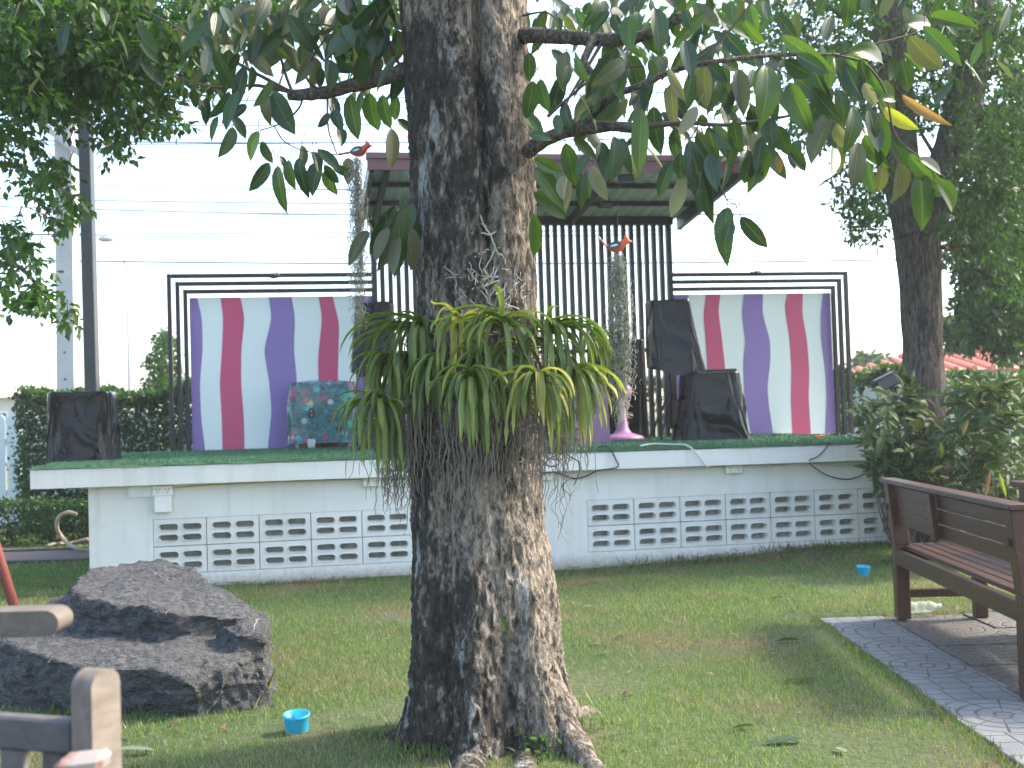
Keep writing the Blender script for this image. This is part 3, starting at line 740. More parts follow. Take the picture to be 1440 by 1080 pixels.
panel((942, 945), (1168, 1174.5), (413.5, 412.5), (614, 607.5), [
    ('purple', [(930, 413), (930, 608)], [(969, 413), (961, 455), (965, 500), (970, 550), (966, 608)]),
    ('red', [(993, 413), (989, 443), (992, 475), (995, 520), (990, 560), (992, 608)], [(1013, 413), (1010, 437), (1015, 475), (1020, 520), (1019, 560), (1016, 608)]),
    ('purple', [(1046, 413), (1043, 440), (1048, 480), (1045, 510), (1047, 560), (1056, 608)], [(1073, 413), (1072, 440), (1083, 480), (1083, 510), (1079, 545), (1081, 570), (1087, 608)]),
    ('red', [(1107, 413), (1103, 430), (1110, 475), (1113, 520), (1112, 560), (1114, 608)], [(1129, 413), (1128, 440), (1135, 480), (1138, 520), (1137, 560), (1140, 608)]),
    ('purple', [(1157, 413), (1154, 440), (1154, 475), (1160, 520), (1162, 560), (1160, 608)], [(1190, 413), (1190, 608)])],
    'right backdrop board with wavy purple and raspberry stripes beside the tree')

# nested pipe frames round the panels
def pframe(xs_, tops, xin, side, label):
    OF = 3.0
    t = thing('pipe_frame', W(whit(xs_[0], 500, OF)[0], OF, turfz(whit(xs_[0], 500, OF)[0], OF)), label, 'pipe frame')
    for k, (x, y) in enumerate(zip(xs_, tops)):
        of = OF + 0.0 + 0.035 * k
        s_, z_ = whit(x, y, of); si = whit(xin, 400, of)[0]; w = 0.042
        b = MB(); wbox(b, s_ - w / 2, s_ + w / 2, of, of + 0.05, turfz(s_, of) - 0.01, z_ + w / 2, 0.004); b.build('post', M['black_metal'], t)
        b = MB()
        if side < 0: wbox(b, s_ + w / 2 + 0.001, si, of + 0.001, of + 0.049, z_ - w / 2, z_ + w / 2 - 0.001, 0.004)
        else: wbox(b, si, s_ - w / 2 - 0.001, of + 0.001, of + 0.049, z_ - w / 2, z_ + w / 2 - 0.001, 0.004)
        b.build('rail', M['black_metal'], t)
    return t
fl = pframe((237, 249, 260), (388, 399, 410), 523, -1, 'three nested black pipes framing the left striped board')
fr = pframe((1190, 1181, 1172.5), (384, 394, 404), 945, 1, 'three nested black pipes framing the right striped board')
def clamp(px, py, label):
    s_, z_ = whit(px, py, 2.98); c = W(s_, 2.97, z_); b = MB()
    b.ball(c, (0.04, 0.035, 0.03)); b.tube([c + WD * -0.06 + UPV * .02, c + WD * -0.02 + UPV * -.02, c + WD * 0.03 + UPV * .03, c + WD * 0.065 + UPV * -.01], 0.012, 6)
    b.ball(c + WD * .04, (0.025, 0.03, 0.022)); tag(b.build('cable_bundle', M['cable_black'], smooth=True), label, 'cable bundle')
clamp(385, 388, 'small dark cable bundle on the top pipe above the left striped board')
clamp(1063, 384.5, 'small dark cable bundle on the top pipe above the right striped board')

# slatted screen and lean-to roof
scr = thing('stage_canopy', W(3.0, 3.1, 0.95), 'black slatted screen with a maroon edged lean-to roof behind the big tree', 'canopy')
OF = 3.08
cL = whit(525, 340, OF)[0]; cR = whit(941, 340, OF)[0]; zt = whit(760, 316, OF)[1]; zb_ = 0.9
ns = 39; pitch_ = (cR - cL) / (ns - 1)
b = MB(); wbox(b, -0.018, 0.018, 0, 0.06, 0, zt - 0.92); me = None
for i in range(ns):
    s_ = cL + i * pitch_
    bb = MB(); w = 0.024 if 0 < i < ns - 1 else 0.03
    wbox(bb, s_ - w, s_ + w, OF, OF + 0.055, turfz(s_, 3.1) - 0.02, zt); bb.build('slat', M['black_metal'], scr)
b = MB(); wbox(b, cL - 0.05, cR + 0.05, OF - 0.01, OF + 0.09, zt + 0.001, zt + 0.09); b.build('top_beam', M['black_metal'], scr)
b = MB(); wbox(b, cL - 0.02, cR + 0.02, OF + 0.056, OF + 0.09, 1.9, 1.94); b.build('back_rail', M['black_metal'], scr)
RF = 1.25
rzb = zt + 0.10
sfl, zf1 = whit(518, 243, RF); sfr, zf2 = whit(1045, 243, RF); zf = (zf1 + zf2) / 2 + 0.01
rL, rR = sfl, sfr
# corrugated sheet
b = MB(); nc = 220
def rf(i, j):
    s_ = lerp(rL, rR, i / nc); t = j / 6; off = lerp(3.25, RF, t)
    ph = (i % 8); hgt = 0.022 if ph in (3, 4) else (0.011 if ph in (2, 5) else 0)
    return W(s_, off, lerp(rzb - 0.02, zf + 0.085, t) + hgt)
b.grid(rf, nc + 1, 7); b.build('roof_sheet', M['roofsheet'], scr)
b = MB(); wbox(b, rL - 0.01, rR + 0.03, RF - 0.03, RF, zf, zf + 0.10); b.build('fascia', M['maroon'], scr)
b = MB(); wbox(b, rL - 0.02, rR + 0.04, RF - 0.05, RF + 0.05, zf + 0.101, zf + 0.155); b.build('gutter', M['maroon'], scr)
for t in (0.36, 0.68):
    b = MB(); of = lerp(3.2, RF, t); z = lerp(rzb - 0.02, zf + 0.085, t) - 0.05
    wbox(b, rL, rR, of - 0.025, of + 0.025, z, z + 0.045); b.build('purlin', M['black_metal'], scr)
def rafter(s_, hh=0.09):
    a = W(s_, 3.15, rzb - 0.07); c = W(s_, RF + 0.02, zf + 0.02)
    b = MB(); b.beam(a, c, 0.05, hh); b.build('rafter', M['black_metal'], scr)
for s_ in (cL + 0.02, whit(862, 250, RF + 0.05)[0], rL + 0.03): rafter(s_)
rafter(rR - 0.02, 0.15)
def floodlight(px, py, off, label):
    s_, z_ = whit(px, py, off); t = thing('floodlight', W(s_, off, z_), label, 'floodlight')
    b = MB(); b.frame(W(s_ - .075, off - 0.05, z_ - .03), WD * .15, WN * .08 + UPV * .02, UPV * .06 - WN * .02, 0.012); b.build('housing', M['dark_plastic'], t)
    b = MB(); b.frame(W(s_ - .06, off - 0.053, z_ - .022), WD * .12, WN * .002, UPV * .045 - WN * .015); b.build('lens', M['glass_dark'], t)
    b = MB(); b.tube([W(s_ - .06, off, z_), W(s_ - .06, off + .02, z_ + .08), W(s_ + .06, off + .02, z_ + .08), W(s_ + .06, off, z_)], 0.007, 6); b.build('bracket', M['black_metal'], t)
floodlight(880, 252, 1.4, 'black floodlight under the front edge of the lean-to roof')
floodlight(850, 290, 2.3, 'black floodlight on the rafter midway under the lean-to roof')

# ---- plastic-covered gear on the stage
def bag(name, label, cat, px0, px1, pyt, pyb, depth, off=None, flare=1.06, seed=0, topin=0.93, tip=None, zbase=None, shift=0.0, fold=1.0, mat='bag', parent=None, sub=None):
    """draped sheet: outline from the photo, its own depth, folds that grow downwards"""
    if off is None: s_, off = stagept((px0 + px1) / 2, pyb)
    sa, zt_ = whit(px0, pyt, off); sb, _ = whit(px1, pyt, off)
    zb = turfz((sa + sb) / 2, off) if zbase is None else zbase
    zt_ = whit((px0 + px1) / 2, pyt, off)[1]
    cs = (sa + sb) / 2; hw = (sb - sa) / 2; hd = depth / 2
    nu, nv = 150, 70; b = MB(); rs = random.Random(seed)
    creases = [(rs.uniform(0, 6.28), rs.uniform(-1.3, 1.3), rs.uniform(0.025, 0.09), rs.choice((-1, 1)) * rs.uniform(0.010, 0.024)) for _ in range(30)]
    def fn(i, j):
        th = 2 * math.pi * i / nu
        nt = 10
        if j >= nv - nt:                         # top cap
            k = (j - (nv - nt)) / (nt - 1); v = 1.0; inn = 1 - k * 0.999
        else: v = j / (nv - nt); inn = 1.0
        ex = 0.14
        cx = math.copysign(abs(math.cos(th)) ** (2 * ex), math.cos(th)); cy = math.copysign(abs(math.sin(th)) ** (2 * ex), math.sin(th))
        sc = lerp(flare, topin, v ** 0.7)
        if v > 0.96: sc *= 1 - 0.25 * ((v - 0.96) / 0.04) ** 2 * 0.12
        x, y = cx * hw * sc, cy * hd * sc
        # folds
        q = Vector((th * 1.1 + seed, v * 0.8, seed * 3.7))
        am = fold * (0.35 + 0.9 * (1 - v)) * (1 if j < nv - nt else 0.25)
        r = noise.noise(Vector((math.cos(th) * 1.5 + seed, math.sin(th) * 1.5, v * 0.9)))
        r2 = 1 - abs(noise.noise(Vector((math.cos(th) * 2.1 + seed * 2, math.sin(th) * 2.1, v * 2.0 + 5)))) * 2
        dsp = 0.030 * r * am + 0.007 * (r2 - 0.5) * am
        for (t0, sl, wd, hh) in creases:
            d = (th - t0 - sl * (v - 0.5) + math.pi) % (2 * math.pi) - math.pi
            dsp += hh * 0.55 * math.exp(-(d / wd) ** 2) * am * (0.3 + noise.noise(Vector((t0 * 9, v * 3, seed))) + 0.3)
        l = math.hypot(cx, cy) or 1
        x += cx / l * dsp; y += cy / l * dsp
        x *= inn; y *= inn
        z = lerp(zb, zt_, v) + (0.012 * noise.noise(Vector((x * 9, y * 9, seed))) if v >= 1 else 0)
        if j == 0 and zbase is None: z += 0.012 * max(0, noise.noise(Vector((th * 4, seed, 0))))
        if zbase is not None and j < 14:            # ragged hem hanging free
            k = 1 - j / 14
            z += k * (0.03 * noise.noise(Vector((th * 1.5, seed, 1))) - (tip or 0) * max(0, math.cos(th - R(285))) ** 3)
        if v == 1.0 and j >= nv - nt: z += 0.0
        return W(cs + x + shift * (1 - v) * hw, off + hd + y, z)
    b.grid(fn, nu, nv, True)
    if parent is not None: return b.build(name, M[mat], parent, smooth=True)
    o = b.build(name, M[mat], smooth=True)
    return tag(o, label, cat)
bag('covered_speaker', 'squat box under black plastic at the left end of the stage', 'covered speaker', 62, 156, 551, 650, 0.5, flare=1.0, seed=1, topin=0.97)
bag('covered_speaker', 'wide equipment under crumpled black plastic in front of the right striped board', 'covered speaker', 966, 1050, 523, 620, 0.45, flare=1.14, seed=5, topin=0.84, fold=1.5)
# tall covered case behind the fan
bag('covered_case', 'tall flat case wrapped in black plastic behind the pink fan', 'covered case', 838, 908, 477, 606, 0.17, off=2.86, flare=1.03, seed=9, topin=1.0, fold=0.7)
bag('vinyl_box', 'mauve vinyl covered box behind the yellowing orchid leaves', 'box', 788, 858, 540, 622, 0.35, off=1.7, flare=1.04, seed=12, topin=0.95, fold=0.4, mat='pinkbox')
# speakers on tripods
def stand_speaker(px0, px1, pyt, pyb, off, seed, label_s, label_t, tip, shift, flare, topin):
    sa = whit(px0, pyt, off)[0]; sb = whit(px1, pyt, off)[0]; zb = whit((px0 + px1) / 2, pyb, off)[1]
    bag('covered_speaker', label_s, 'covered speaker', px0, px1, pyt, pyb, 0.34, off=off, flare=flare, seed=seed, topin=topin, zbase=zb, tip=tip, shift=shift, fold=0.75)
    c = (sa + sb) / 2; oc = off + 0.17; zf_ = turfz(c, oc)
    t = thing('speaker_stand', W(c, oc, zf_), label_t, 'speaker stand')
    b = MB(); b.tube([W(c, oc, zf_ + 0.12), W(c, oc, zb + 0.12)], 0.019, 10); b.build('pole', M['black_metal'], t, smooth=True)
    b = MB(); b.tube([W(c, oc, zf_ + 0.42), W(c, oc, zf_ + 0.50)], 0.028, 10); b.build('collar', M['black_metal'], t, smooth=True)
    for k in range(3):
        a = R(90 + 120 * k + 25); d = WD * math.cos(a) + WN * math.sin(a)
        b = MB(); b.tube([W(c, oc, zf_ + 0.46) + d * 0.02, W(c, oc, zf_ + 0.02) + d * 0.34], 0.011, 8); b.build('leg', M['black_metal'], t, smooth=True)
        b = MB(); b.tube([W(c, oc, zf_ + 0.14) + d * 0.01, W(c, oc, zf_ + 0.19) + d * 0.21], 0.008, 6); b.build('brace', M['black_metal'], t, smooth=True)
stand_speaker(917, 974, 421, 515, 1.6, 21, 'black plastic covered speaker on a stand right of the slatted screen', 'black tripod stand under the covered speaker by the right striped board', 0.10, 0.28, 1.22, 0.95)
stand_speaker(500, 556, 424, 522, 1.5, 33, 'black plastic covered speaker half hidden behind the left orchids', 'black tripod stand behind the left orchids', 0.06, -0.1, 1.12, 0.95)
# dark board with pale letters behind the right covered equipment
so, oo = stagept(972, 619)
sa, za = whit(958, 520, oo + 0.5); sb, _ = whit(1035, 520, oo + 0.5)
t = thing('lettered_board', W((sa + sb) / 2, oo + 0.5, turfz(sa, oo + .5)), 'dark board with pale letters showing above the black plastic', 'board')
b = MB(); wbox(b, sa, sb, oo + 0.48, oo + 0.51, turfz(sa, oo + .5), za, 0.004); b.build('board', M['dark_plastic'], t)
fc = bpy.data.curves.new('letters', 'FONT'); fc.body = 'US'; fc.size = 0.135; fc.extrude = 0.003
tmp = bpy.data.objects.new('tmp_letters', fc); C.objects.link(tmp)
bpy.context.view_layer.update(); me = bpy.data.meshes.new_from_object(tmp.evaluated_get(bpy.context.evaluated_depsgraph_get()))
bpy.data.objects.remove(tmp); me.materials.append(M['letters'])
o = link('lettering', me, t, W(sa + 0.035, oo + 0.472, za - 0.125) - wl(t)); o.rotation_euler = (R(90), 0, ang)

# pink pedestal fan
off = 2.35; s_ = whit(876, 618, off)[0]; zf_ = turfz(s_, off) + 0.005
t = thing('pedestal_fan', W(s_, off, zf_), 'pink plastic fan on a flared base beneath the hanging moss', 'fan')
kx = (whit(905, 618, off)[0] - whit(848, 618, off)[0]) / 2
b = MB(); b.lathe([(0, 0), (kx, 0), (kx, 0.03), (kx * .85, 0.045), (kx * .45, 0.07), (kx * .3, 0.11), (kx * .22, 0.20), (kx * .17, 0.34), (0.028, 0.40), (0, 0.40)], W(s_, off, zf_), 28); b.build('base', M['plastic_pink'], t, smooth=True)
b = MB(); b.lathe([(0.022, 0.40), (0.03, 0.405), (0.03, 0.44), (0.02, 0.445)], W(s_, off, zf_), 16); b.build('collar', M['dark_plastic'], t, smooth=True)
hz = whit(877, 550, off)[1]
b = MB(); b.ball(W(s_ + 0.02, off, hz), (0.09, 0.10, 0.085), 20, 12); b.build('motor_housing', M['plastic_pink'], t, smooth=True)
b = MB(); b.tube([W(s_, off, zf_ + 0.44), W(s_ + .01, off, hz)], 0.02, 10); b.build('neck', M['plastic_pink'], t, smooth=True)

# floral covered table
s0_, off = stagept(452, 631); sa = whit(405, 600, off)[0]; sb = whit(503, 600, off)[0]; zt_ = whit(450, 533, off)[1]; zf_ = turfz(s0_, off)
t = thing('covered_table', W((sa + sb) / 2, off + 0.2, zf_), 'small table under a flower printed plastic cloth by the left striped board', 'table')
b = MB(); n1, n2 = 60, 26
hw = (sb - sa) / 2; cs = (sa + sb) / 2
def cl(i, j):
    th = 2 * math.pi * i / n1 + 0.1
    ex = 0.2; cx = math.copysign(abs(math.cos(th)) ** ex, math.cos(th)); cy = math.copysign(abs(math.sin(th)) ** ex, math.sin(th))
    if j < 18:
        v = j / 17; z = lerp(zf_ + 0.055, zt_ - 0.035, v); k = lerp(1.0, 0.95 if v > 0.8 else 1.0, max(0, (v - 0.8) / 0.2))
        wv = 0.018 * (1 - v) * math.sin(th * 9 + 2 * math.sin(th * 2)) + 0.015 * noise.noise(Vector((th * 2, v * 3, 2)))
    else:
        v = (j - 18) / 7; z = zt_ - 0.03 + 0.03 * math.sin(v * 1.57) + 0.006 * noise.noise(Vector((cx * 2, cy * 2, v))); k = 0.94 * (1 - v * 0.999); wv = 0
    return W(cs + cx * (hw * k + wv), off + 0.24 + cy * (0.24 * k + wv), z)
b.grid(cl, n1, n2, True); b.build('cloth', M['floral'], t, smooth=True)
for dx in (-0.75, 0.75):
    for dy in (0.06, 0.42):
        b = MB(); b.tube([W(cs + hw * dx, off + dy, zf_), W(cs + hw * dx, off + dy, zt_ - 0.05)], 0.016, 8); b.build('leg', M['plastic_white'], t, smooth=True)
b = MB(); b.lathe([(0, 0), (0.035, 0), (0.045, 0.09), (0.041, 0.09), (0.033, 0.006)], W(whit(438, 625, off - .05)[0], off - 0.07, zf_ + 0.012), 18)
tag(b.build('plastic_cup', M['clear'], smooth=True), 'clear plastic cup on the turf before the flower printed cloth', 'cup')
# dark case beside it
s_, off = stagept(508, 632); b = MB(); sa = whit(503, 600, off)[0]; sb = whit(517, 600, off)[0]; z1 = whit(508, 590, off)[1]; zf_ = turfz(sa, off)
t = thing('equipment_case', W((sa + sb) / 2, off, zf_), 'narrow black case with white edging behind the lower left orchid', 'case')
wbox(b, sa, sb + 0.2, off, off + 0.25, zf_, z1, 0.006); b.build('body', M['dark_plastic'], t)
b = MB(); wbox(b, sa - 0.004, sb + 0.2, off - 0.005, off + 0.25, z1 + 0.001, z1 + 0.014); b.build('rim', M['plastic_white'], t)

# power outlets, cords
def outlet(px, py, label, wpx, hpx, box=False, cover=False):
    s_, z_ = whit(px, py, -0.03); k = 9.3 / 1665; w = wpx * k / 2; h = hpx * k / 2
    t = thing('power_outlet', W(s_, 0, z_ - h), label, 'outlet')
    b = MB(); wbox(b, s_ - w, s_ + w, -0.045, -0.001, z_ - h, z_ + h, 0.004); b.build('housing', M['plastic_white'], t)
    for dx in (-0.45, 0.45):
        b = MB()
        for ddx, ddz in ((-.15, .25), (.15, .25), (0, -.3)): 
            c = W(s_ + w * (dx + ddx), -0.0465, z_ + h * ddz); b.frame(c - WD * .003 - UPV * .005, WD * .006, WN * .001, UPV * .010)
        b.build('socket', M['dark_plastic'], t)
    if box:
        b = MB(); wbox(b, s_ - w * .82, s_ + w * .82, -0.06, -0.001, z_ - h - 0.125, z_ - h - 0.001, 0.004); b.build('junction_box', M['plastic_white'], t)
    if cover:
        b = MB(); wbox(b, s_ - w - 0.17, s_ - w - 0.002, -0.05, -0.046, z_ - h, z_ + h * 1.1); wbox(b, s_ - w - 0.17, s_ - w - 0.165, -0.0455, -0.01, z_ - h, z_ + h * 1.1); b.build('clear_cover', M['clear'], t)
    return t
outlet(229, 690, 'white outlet with a square box and open clear cover left on the stage wall', 27, 14, True, True)
outlet(523, 678, 'small white outlet under the slab beside the left orchid roots', 25, 12)
outlet(767, 669, 'white outlet with a black plug just right of the tree trunk', 22, 13)
outlet(1032, 659, 'white outlet box under the slab right of the white cable', 26, 14)
def cord(name, pts, rad, mat, label, off=-0.135, n=6):
    p3 = []
    for p in pts:
        of = off if len(p) == 2 else p[2]
        s_, z_ = whit(p[0], p[1], of); p3.append(W(s_, of, z_))
    b = MB(); b.tube(catmull(p3, n), rad, 6); return tag(b.build(name, M[mat], smooth=True), label, 'cable')
cord('loose_cable', [(760, 668, -.06), (772, 664, -.07), (784, 665, -.05), (800, 671, -.03), (812, 673, -.03), (828, 668, -.05), (840, 662, -.14), (868, 657, -.14), (866, 646, -.14), (858, 632, -.14), (850, 627, -.1), (842, 629, 0.1)], 0.006, 'cable_black', 'black cord draped over the slab edge right of the trunk')
cord('loose_cable', [(900, 627, 0.0), (920, 624, .05), (945, 625, -.05), (965, 626, -.14), (978, 636, -.145), (990, 652, -.145), (995, 656, -.12), (1000, 654, -.04)], 0.0065, 'cable_white', 'white cord lying over the turf and slab edge')
cord('loose_cable', [(1166, 623, -.14), (1160, 632, -.142), (1150, 642, -.142), (1138, 648, -.12), (1146, 658, -.02), (1165, 669, -.02), (1190, 674, -.02), (1212, 668, -.02), (1236, 649, -.02)], 0.005, 'cable_black', 'thin black cord looping under the slab near the shrub')
cord('loose_cable', [(1002, 654, -.03), (1040, 652, -.03), (1090, 654, -.03), (1130, 650, -.03), (1180, 655, -.03), (1238, 645, -.03)], 0.005, 'cable_white', 'pale cord sagging along the wall under the slab')
cord('loose_cable', [(243, 686, -.03), (300, 681.5, -.02), (420, 676, -.02), (510, 674, -.03)], 0.004, 'cable_yellow', 'thin yellow cord along the left half of the stage wall')
cord('loose_cable', [(976, 655, -.02), (995, 656, -.03), (1018, 656, -.03)], 0.004, 'cable_yellow', 'short yellow cord beside the right outlet box')
s_, off = stagept(1152, 618)
b = MB(); c = W(s_, off, turfz(s_, off) + 0.02); b.frame(c - WD * .045 - WN * .02, WD * .09, WN * .04, UPV * .018 + WD * .01, 0.006); b.frame(c + WD * .046 - WN * .015, WD * .03, WN * .03, UPV * .014)
tag(b.build('plastic_scrap', M['bird_red']), 'small red plastic scrap on the turf at the right', 'scrap')
# ================================================================== FOLIAGE TOOLS
LT_SMALL = (np.array([(0, 0, 0), (0.5, 0.42, 0.10), (0, 1, -0.06), (-0.5, 0.42, 0.10)]), np.array([(0, 1, 2), (0, 2, 3)]), np.array([(0.5, 0), (1, 0.42), (0.5, 1), (0, 0.42)]))
def big_template(bend=0.25, fold=0.12, twist=0.0, rows=(0, .06, .2, .4, .6, .8, .92, 1.0), ws=(0.02, .22, .42, .5, .47, .33, .14, 0.01), sharp_tip=True):
    V, U = [], []
    for t, w in zip(rows, ws):
        z = -bend * (t ** 2); y = t * (1 - 0.18 * bend * t)
        for k, sx in enumerate((-1, -0.5, 0, 0.5, 1)):
            a = twist * t; xx = sx * w; zz = abs(sx) * w * fold * 2 * (1 if abs(sx) < 1 else 0.82)
            V.append((xx * math.cos(a), y, z + zz * 0.5 + xx * math.sin(a) * 0.4)); U.append((0.5 + 0.5 * sx, t))
    F = []
    for r in range(len(rows) - 1):
        for k in range(4): q = r * 5 + k; F.append((q, q + 1, q + 6, q + 5))
    return np.array(V), np.array(F), np.array(U)
BT = [big_template(0.08, .12), big_template(0.22, .2, .25), big_template(0.38, .14, -.25), big_template(0.15, .34), big_template(0.55, .2, .15)]
LT_MID = big_template(0.25, .2, 0, (0, .25, .6, 1), (0.04, .40, .40, 0.01))
def unit(a): return a / np.maximum(np.linalg.norm(a, axis=-1, keepdims=True), 1e-9)
def scatter(name, pos, dr, nr, ln, wd, mat, parent=None, tmpl=LT_SMALL, loc=None):
    tv, tf_, tu = tmpl
    dr = unit(dr); sd = unit(np.cross(dr, nr)); nn = np.cross(sd, dr)
    n, k = len(pos), len(tv)
    V = pos[:, None, :] + sd[:, None, :] * (tv[None, :, 0:1] * wd[:, None, None]) + dr[:, None, :] * (tv[None, :, 1:2] * ln[:, None, None]) + nn[:, None, :] * (tv[None, :, 2:3] * ln[:, None, None])
    F = (tf_[None] + (np.arange(n) * k)[:, None, None]).reshape(-1, tf_.shape[1])
    off = np.array(wl(parent)) if parent is not None else np.array(loc if loc is not None else (0, 0, 0))
    U = np.tile(tu, (n, 1))
    return link(name, np_mesh(name, V.reshape(-1, 3) - off, F, mat, U, smooth=(k > 4)), parent, None if parent is not None else loc)
def rvec(n): return unit(rng.normal(size=(n, 3)))
def sprays(cent, per, r, ln, drop=0.5, flat=0.5):
    """leaves set along short twigs round the given centres"""
    n = len(cent); tw = rvec(n) * np.array([1, 1, 0.5]) + np.array([0, 0, -drop]); tw = unit(tw)
    t = rng.random((n, per)); side = rng.normal(size=(n, per, 3)); side = unit(side - (side * tw[:, None]).sum(-1, keepdims=True) * tw[:, None])
    pos = cent[:, None] + tw[:, None] * ((t - 0.4) * r * 2)[..., None] + side * (r * 0.22) * rng.random((n, per, 1))
    dr = unit(side + tw[:, None] * 0.6 + np.array([0, 0, -drop * 0.6]))
    nr = unit(rng.normal(size=(n, per, 3)) * flat + np.array([0, 0, 1.0]))
    l = rng.uniform(0.7, 1.2, (n, per)) * ln
    return pos.reshape(-1, 3), dr.reshape(-1, 3), nr.reshape(-1, 3), l.ravel()
def pix_centres(ells, y0, y1, n):
    w = np.array([e[4] if len(e) > 4 else e[2] * e[3] for e in ells], float); w /= w.sum(); out = []
    for k in rng.choice(len(ells), n, p=w):
        cx, cy, rx, ry = ells[k][:4]
        a = rng.uniform(0, 6.283); r = rng.random() ** 0.5
        out.append(P(cx + rx * r * math.cos(a), cy + ry * r * math.sin(a), rng.uniform(y0, y1)))
    return np.array(out)
def limb(name, pts, r0, r1, mat, parent, n=10, seg=6, rough=0.25, hump=0.0):
    p = catmull(pts, seg); L = len(p)
    rad = [lerp(r0, r1, (i / (L - 1)) ** 0.9) for i in range(L)]
    if hump: p = [q + Vector((noise.noise(q * 3), noise.noise(q * 3 + Vector((5, 0, 0))), noise.noise(q * 3 + Vector((0, 7, 0))))) * hump for q in p]
    b = MB(); b.tube(p, rad, n, rough=rough); return b.build(name, M[mat], parent, smooth=True)

# ================================================================== BACKGROUND
# picket fence along the back
fence = thing('picket_fence', (0, 15.6, 0), 'pale painted picket fence with rounded tops behind the hedges', 'fence')
b = MB(); n = 10
pr = [(-0.082, 0), (0.082, 0)] + [(0.082 * math.cos(math.pi * k / n), 1.40 + 0.082 * math.sin(math.pi * k / n)) for k in range(n + 1)]
b.v = [Vector((x, 0, z)) for x, z in pr] + [Vector((x, 0.02, z)) for x, z in pr]; k = len(pr)
b.f = [list(range(k)), list(range(k, 2 * k))[::-1]] + [[i, (i + 1) % k, (i + 1) % k + k, i + k] for i in range(k)]; b.mi = [0] * len(b.f)
pm = bpy.data.meshes.new('picket'); pm.from_pydata([tuple(v) for v in b.v], [], b.f); pm.materials.append(M['fence'])
x = -7.6
while x < 9.2:
    if x < -3.3 or x > 3.9:
        o = link('picket', pm, fence, (x, rng.uniform(-.004, .004), rng.uniform(-.015, .015))); o.rotation_euler = (0, R(rng.uniform(-.6, .6)), 0)
    x += 0.205
for z in (0.45, 1.12):
    for a, c in ((-7.8, -3.2), (3.8, 9.3)):
        b = MB(); b.box((a, 15.622, z - .04), (c, 15.66, z + .04)); b.build('fence_rail', M['fence'], fence)

# hedges: dense small leaves on a twig core
def hedge(name, x0, x1, y0, y1, ztop, label, n, ln, mat='leaf_hedge', core=True, bumpy=0.12):
    h = thing(name, ((x0 + x1) / 2, (y0 + y1) / 2, 0), label, 'hedge')
    u = rng.random((n, 3)); face = rng.random(n)
    px = x0 + (x1 - x0) * u[:, 0]
    top = np.array([ztop + bumpy * noise.noise(Vector((a * 1.4, 3.3, y0))) + bumpy * 0.7 * noise.noise(Vector((a * 5, 1.3, y0))) for a in px])
    py = y0 + (y1 - y0) * u[:, 1]; pz = top * u[:, 2]
    f = face < 0.55; py[f] = y0 + np.abs(rng.normal(0, 0.09, f.sum())); g = (face >= 0.55) & (face < 0.8); pz[g] = top[g] - np.abs(rng.normal(0, 0.07, g.sum()))
    e = face > 0.93; px[e] = np.where(rng.random(e.sum()) < .5, x0, x1) + rng.normal(0, 0.05, e.sum())
    py += 0.10 * np.array([noise.noise(Vector((a * 2.2, c * 2.2, 8))) for a, c in zip(px, pz)])
    pos = np.stack([px, py, pz], 1)
    dr = rvec(n) + np.array([0, -0.5, 0.15]); nr = rvec(n) + np.array([0, -0.4, 0.7])
    l = rng.uniform(0.6, 1.2, n) * ln
    o = scatter('foliage', pos, dr, nr, l, l * 0.5, M[mat], h); o['kind'] = 'stuff'
    bb = MB()
    for k in range(int((x1 - x0) / 0.22)):
        xx = x0 + (k + rng.random()) * 0.22; yy = rng.uniform(y0 + .1, y1)
        bb.tube([(xx, yy, 0), (xx + rng.uniform(-.06, .06), yy, ztop * .5), (xx + rng.uniform(-.12, .12), yy + rng.uniform(-.1, .1), ztop * .9)], [0.016, 0.012, 0.004], 5)
    o = bb.build('stems', M['twig'], h); o['kind'] = 'stuff'
    return h
hedge('tall_hedge', -6.0, -3.0, 14.3, 15.1, 1.72, 'tall clipped green hedge behind the left end of the stage', 26000, 0.075)
hedge('tall_hedge', -3.0, 4.2, 14.6, 15.2, 1.62, 'tall hedge glimpsed between the black slats behind the stage', 14000, 0.085)
hedge('tall_hedge', 4.2, 9.5, 16.0, 16.9, 1.66, 'bushy green hedge under the orange roof at the right', 22000, 0.085, bumpy=0.14)
hedge('low_hedge', -7.5, -3.4, 12.75, 13.4, 0.47, 'low dark hedge along the path left of the stage', 13000, 0.05, 'leaf_dark', bumpy=0.05)

# slim tree behind the hedge, far palm-like tuft on the right
def small_tree(base, ells, y0, y1, n, per, ln, label, mat, name='slender_tree', tr=0.04):
    t = thing(name, base, label, 'tree')
    c = pix_centres(ells, y0, y1, n); p, d, nr, l = sprays(c, per, 0.14, ln)
    o = scatter('crown', p, d, nr, l, l * 0.5, M[mat], t); o['kind'] = 'stuff'
    top = c.mean(0)
    limb('trunk', [base, (Vector(base) + Vector(top)) / 2 + Vector((.05, 0, 0)), Vector(top) + Vector((0, 0, .2))], tr, tr * 0.3, 'twig', t, 7)
    return t
small_tree((-5.0, 17, 0), [(228, 500, 20, 38), (218, 545, 16, 20), (240, 530, 18, 25)], 16.6, 17.6, 130, 14, 0.09, 'pale slender young tree above the hedge by the black pipes', 'leaf_hedge')
small_tree((10.2, 34, 0), [(1222, 508, 22, 12)], 33, 35, 60, 12, 0.22, 'small hazy tree peeping over the orange roof', 'leaf_dark', 'distant_tree', .08)

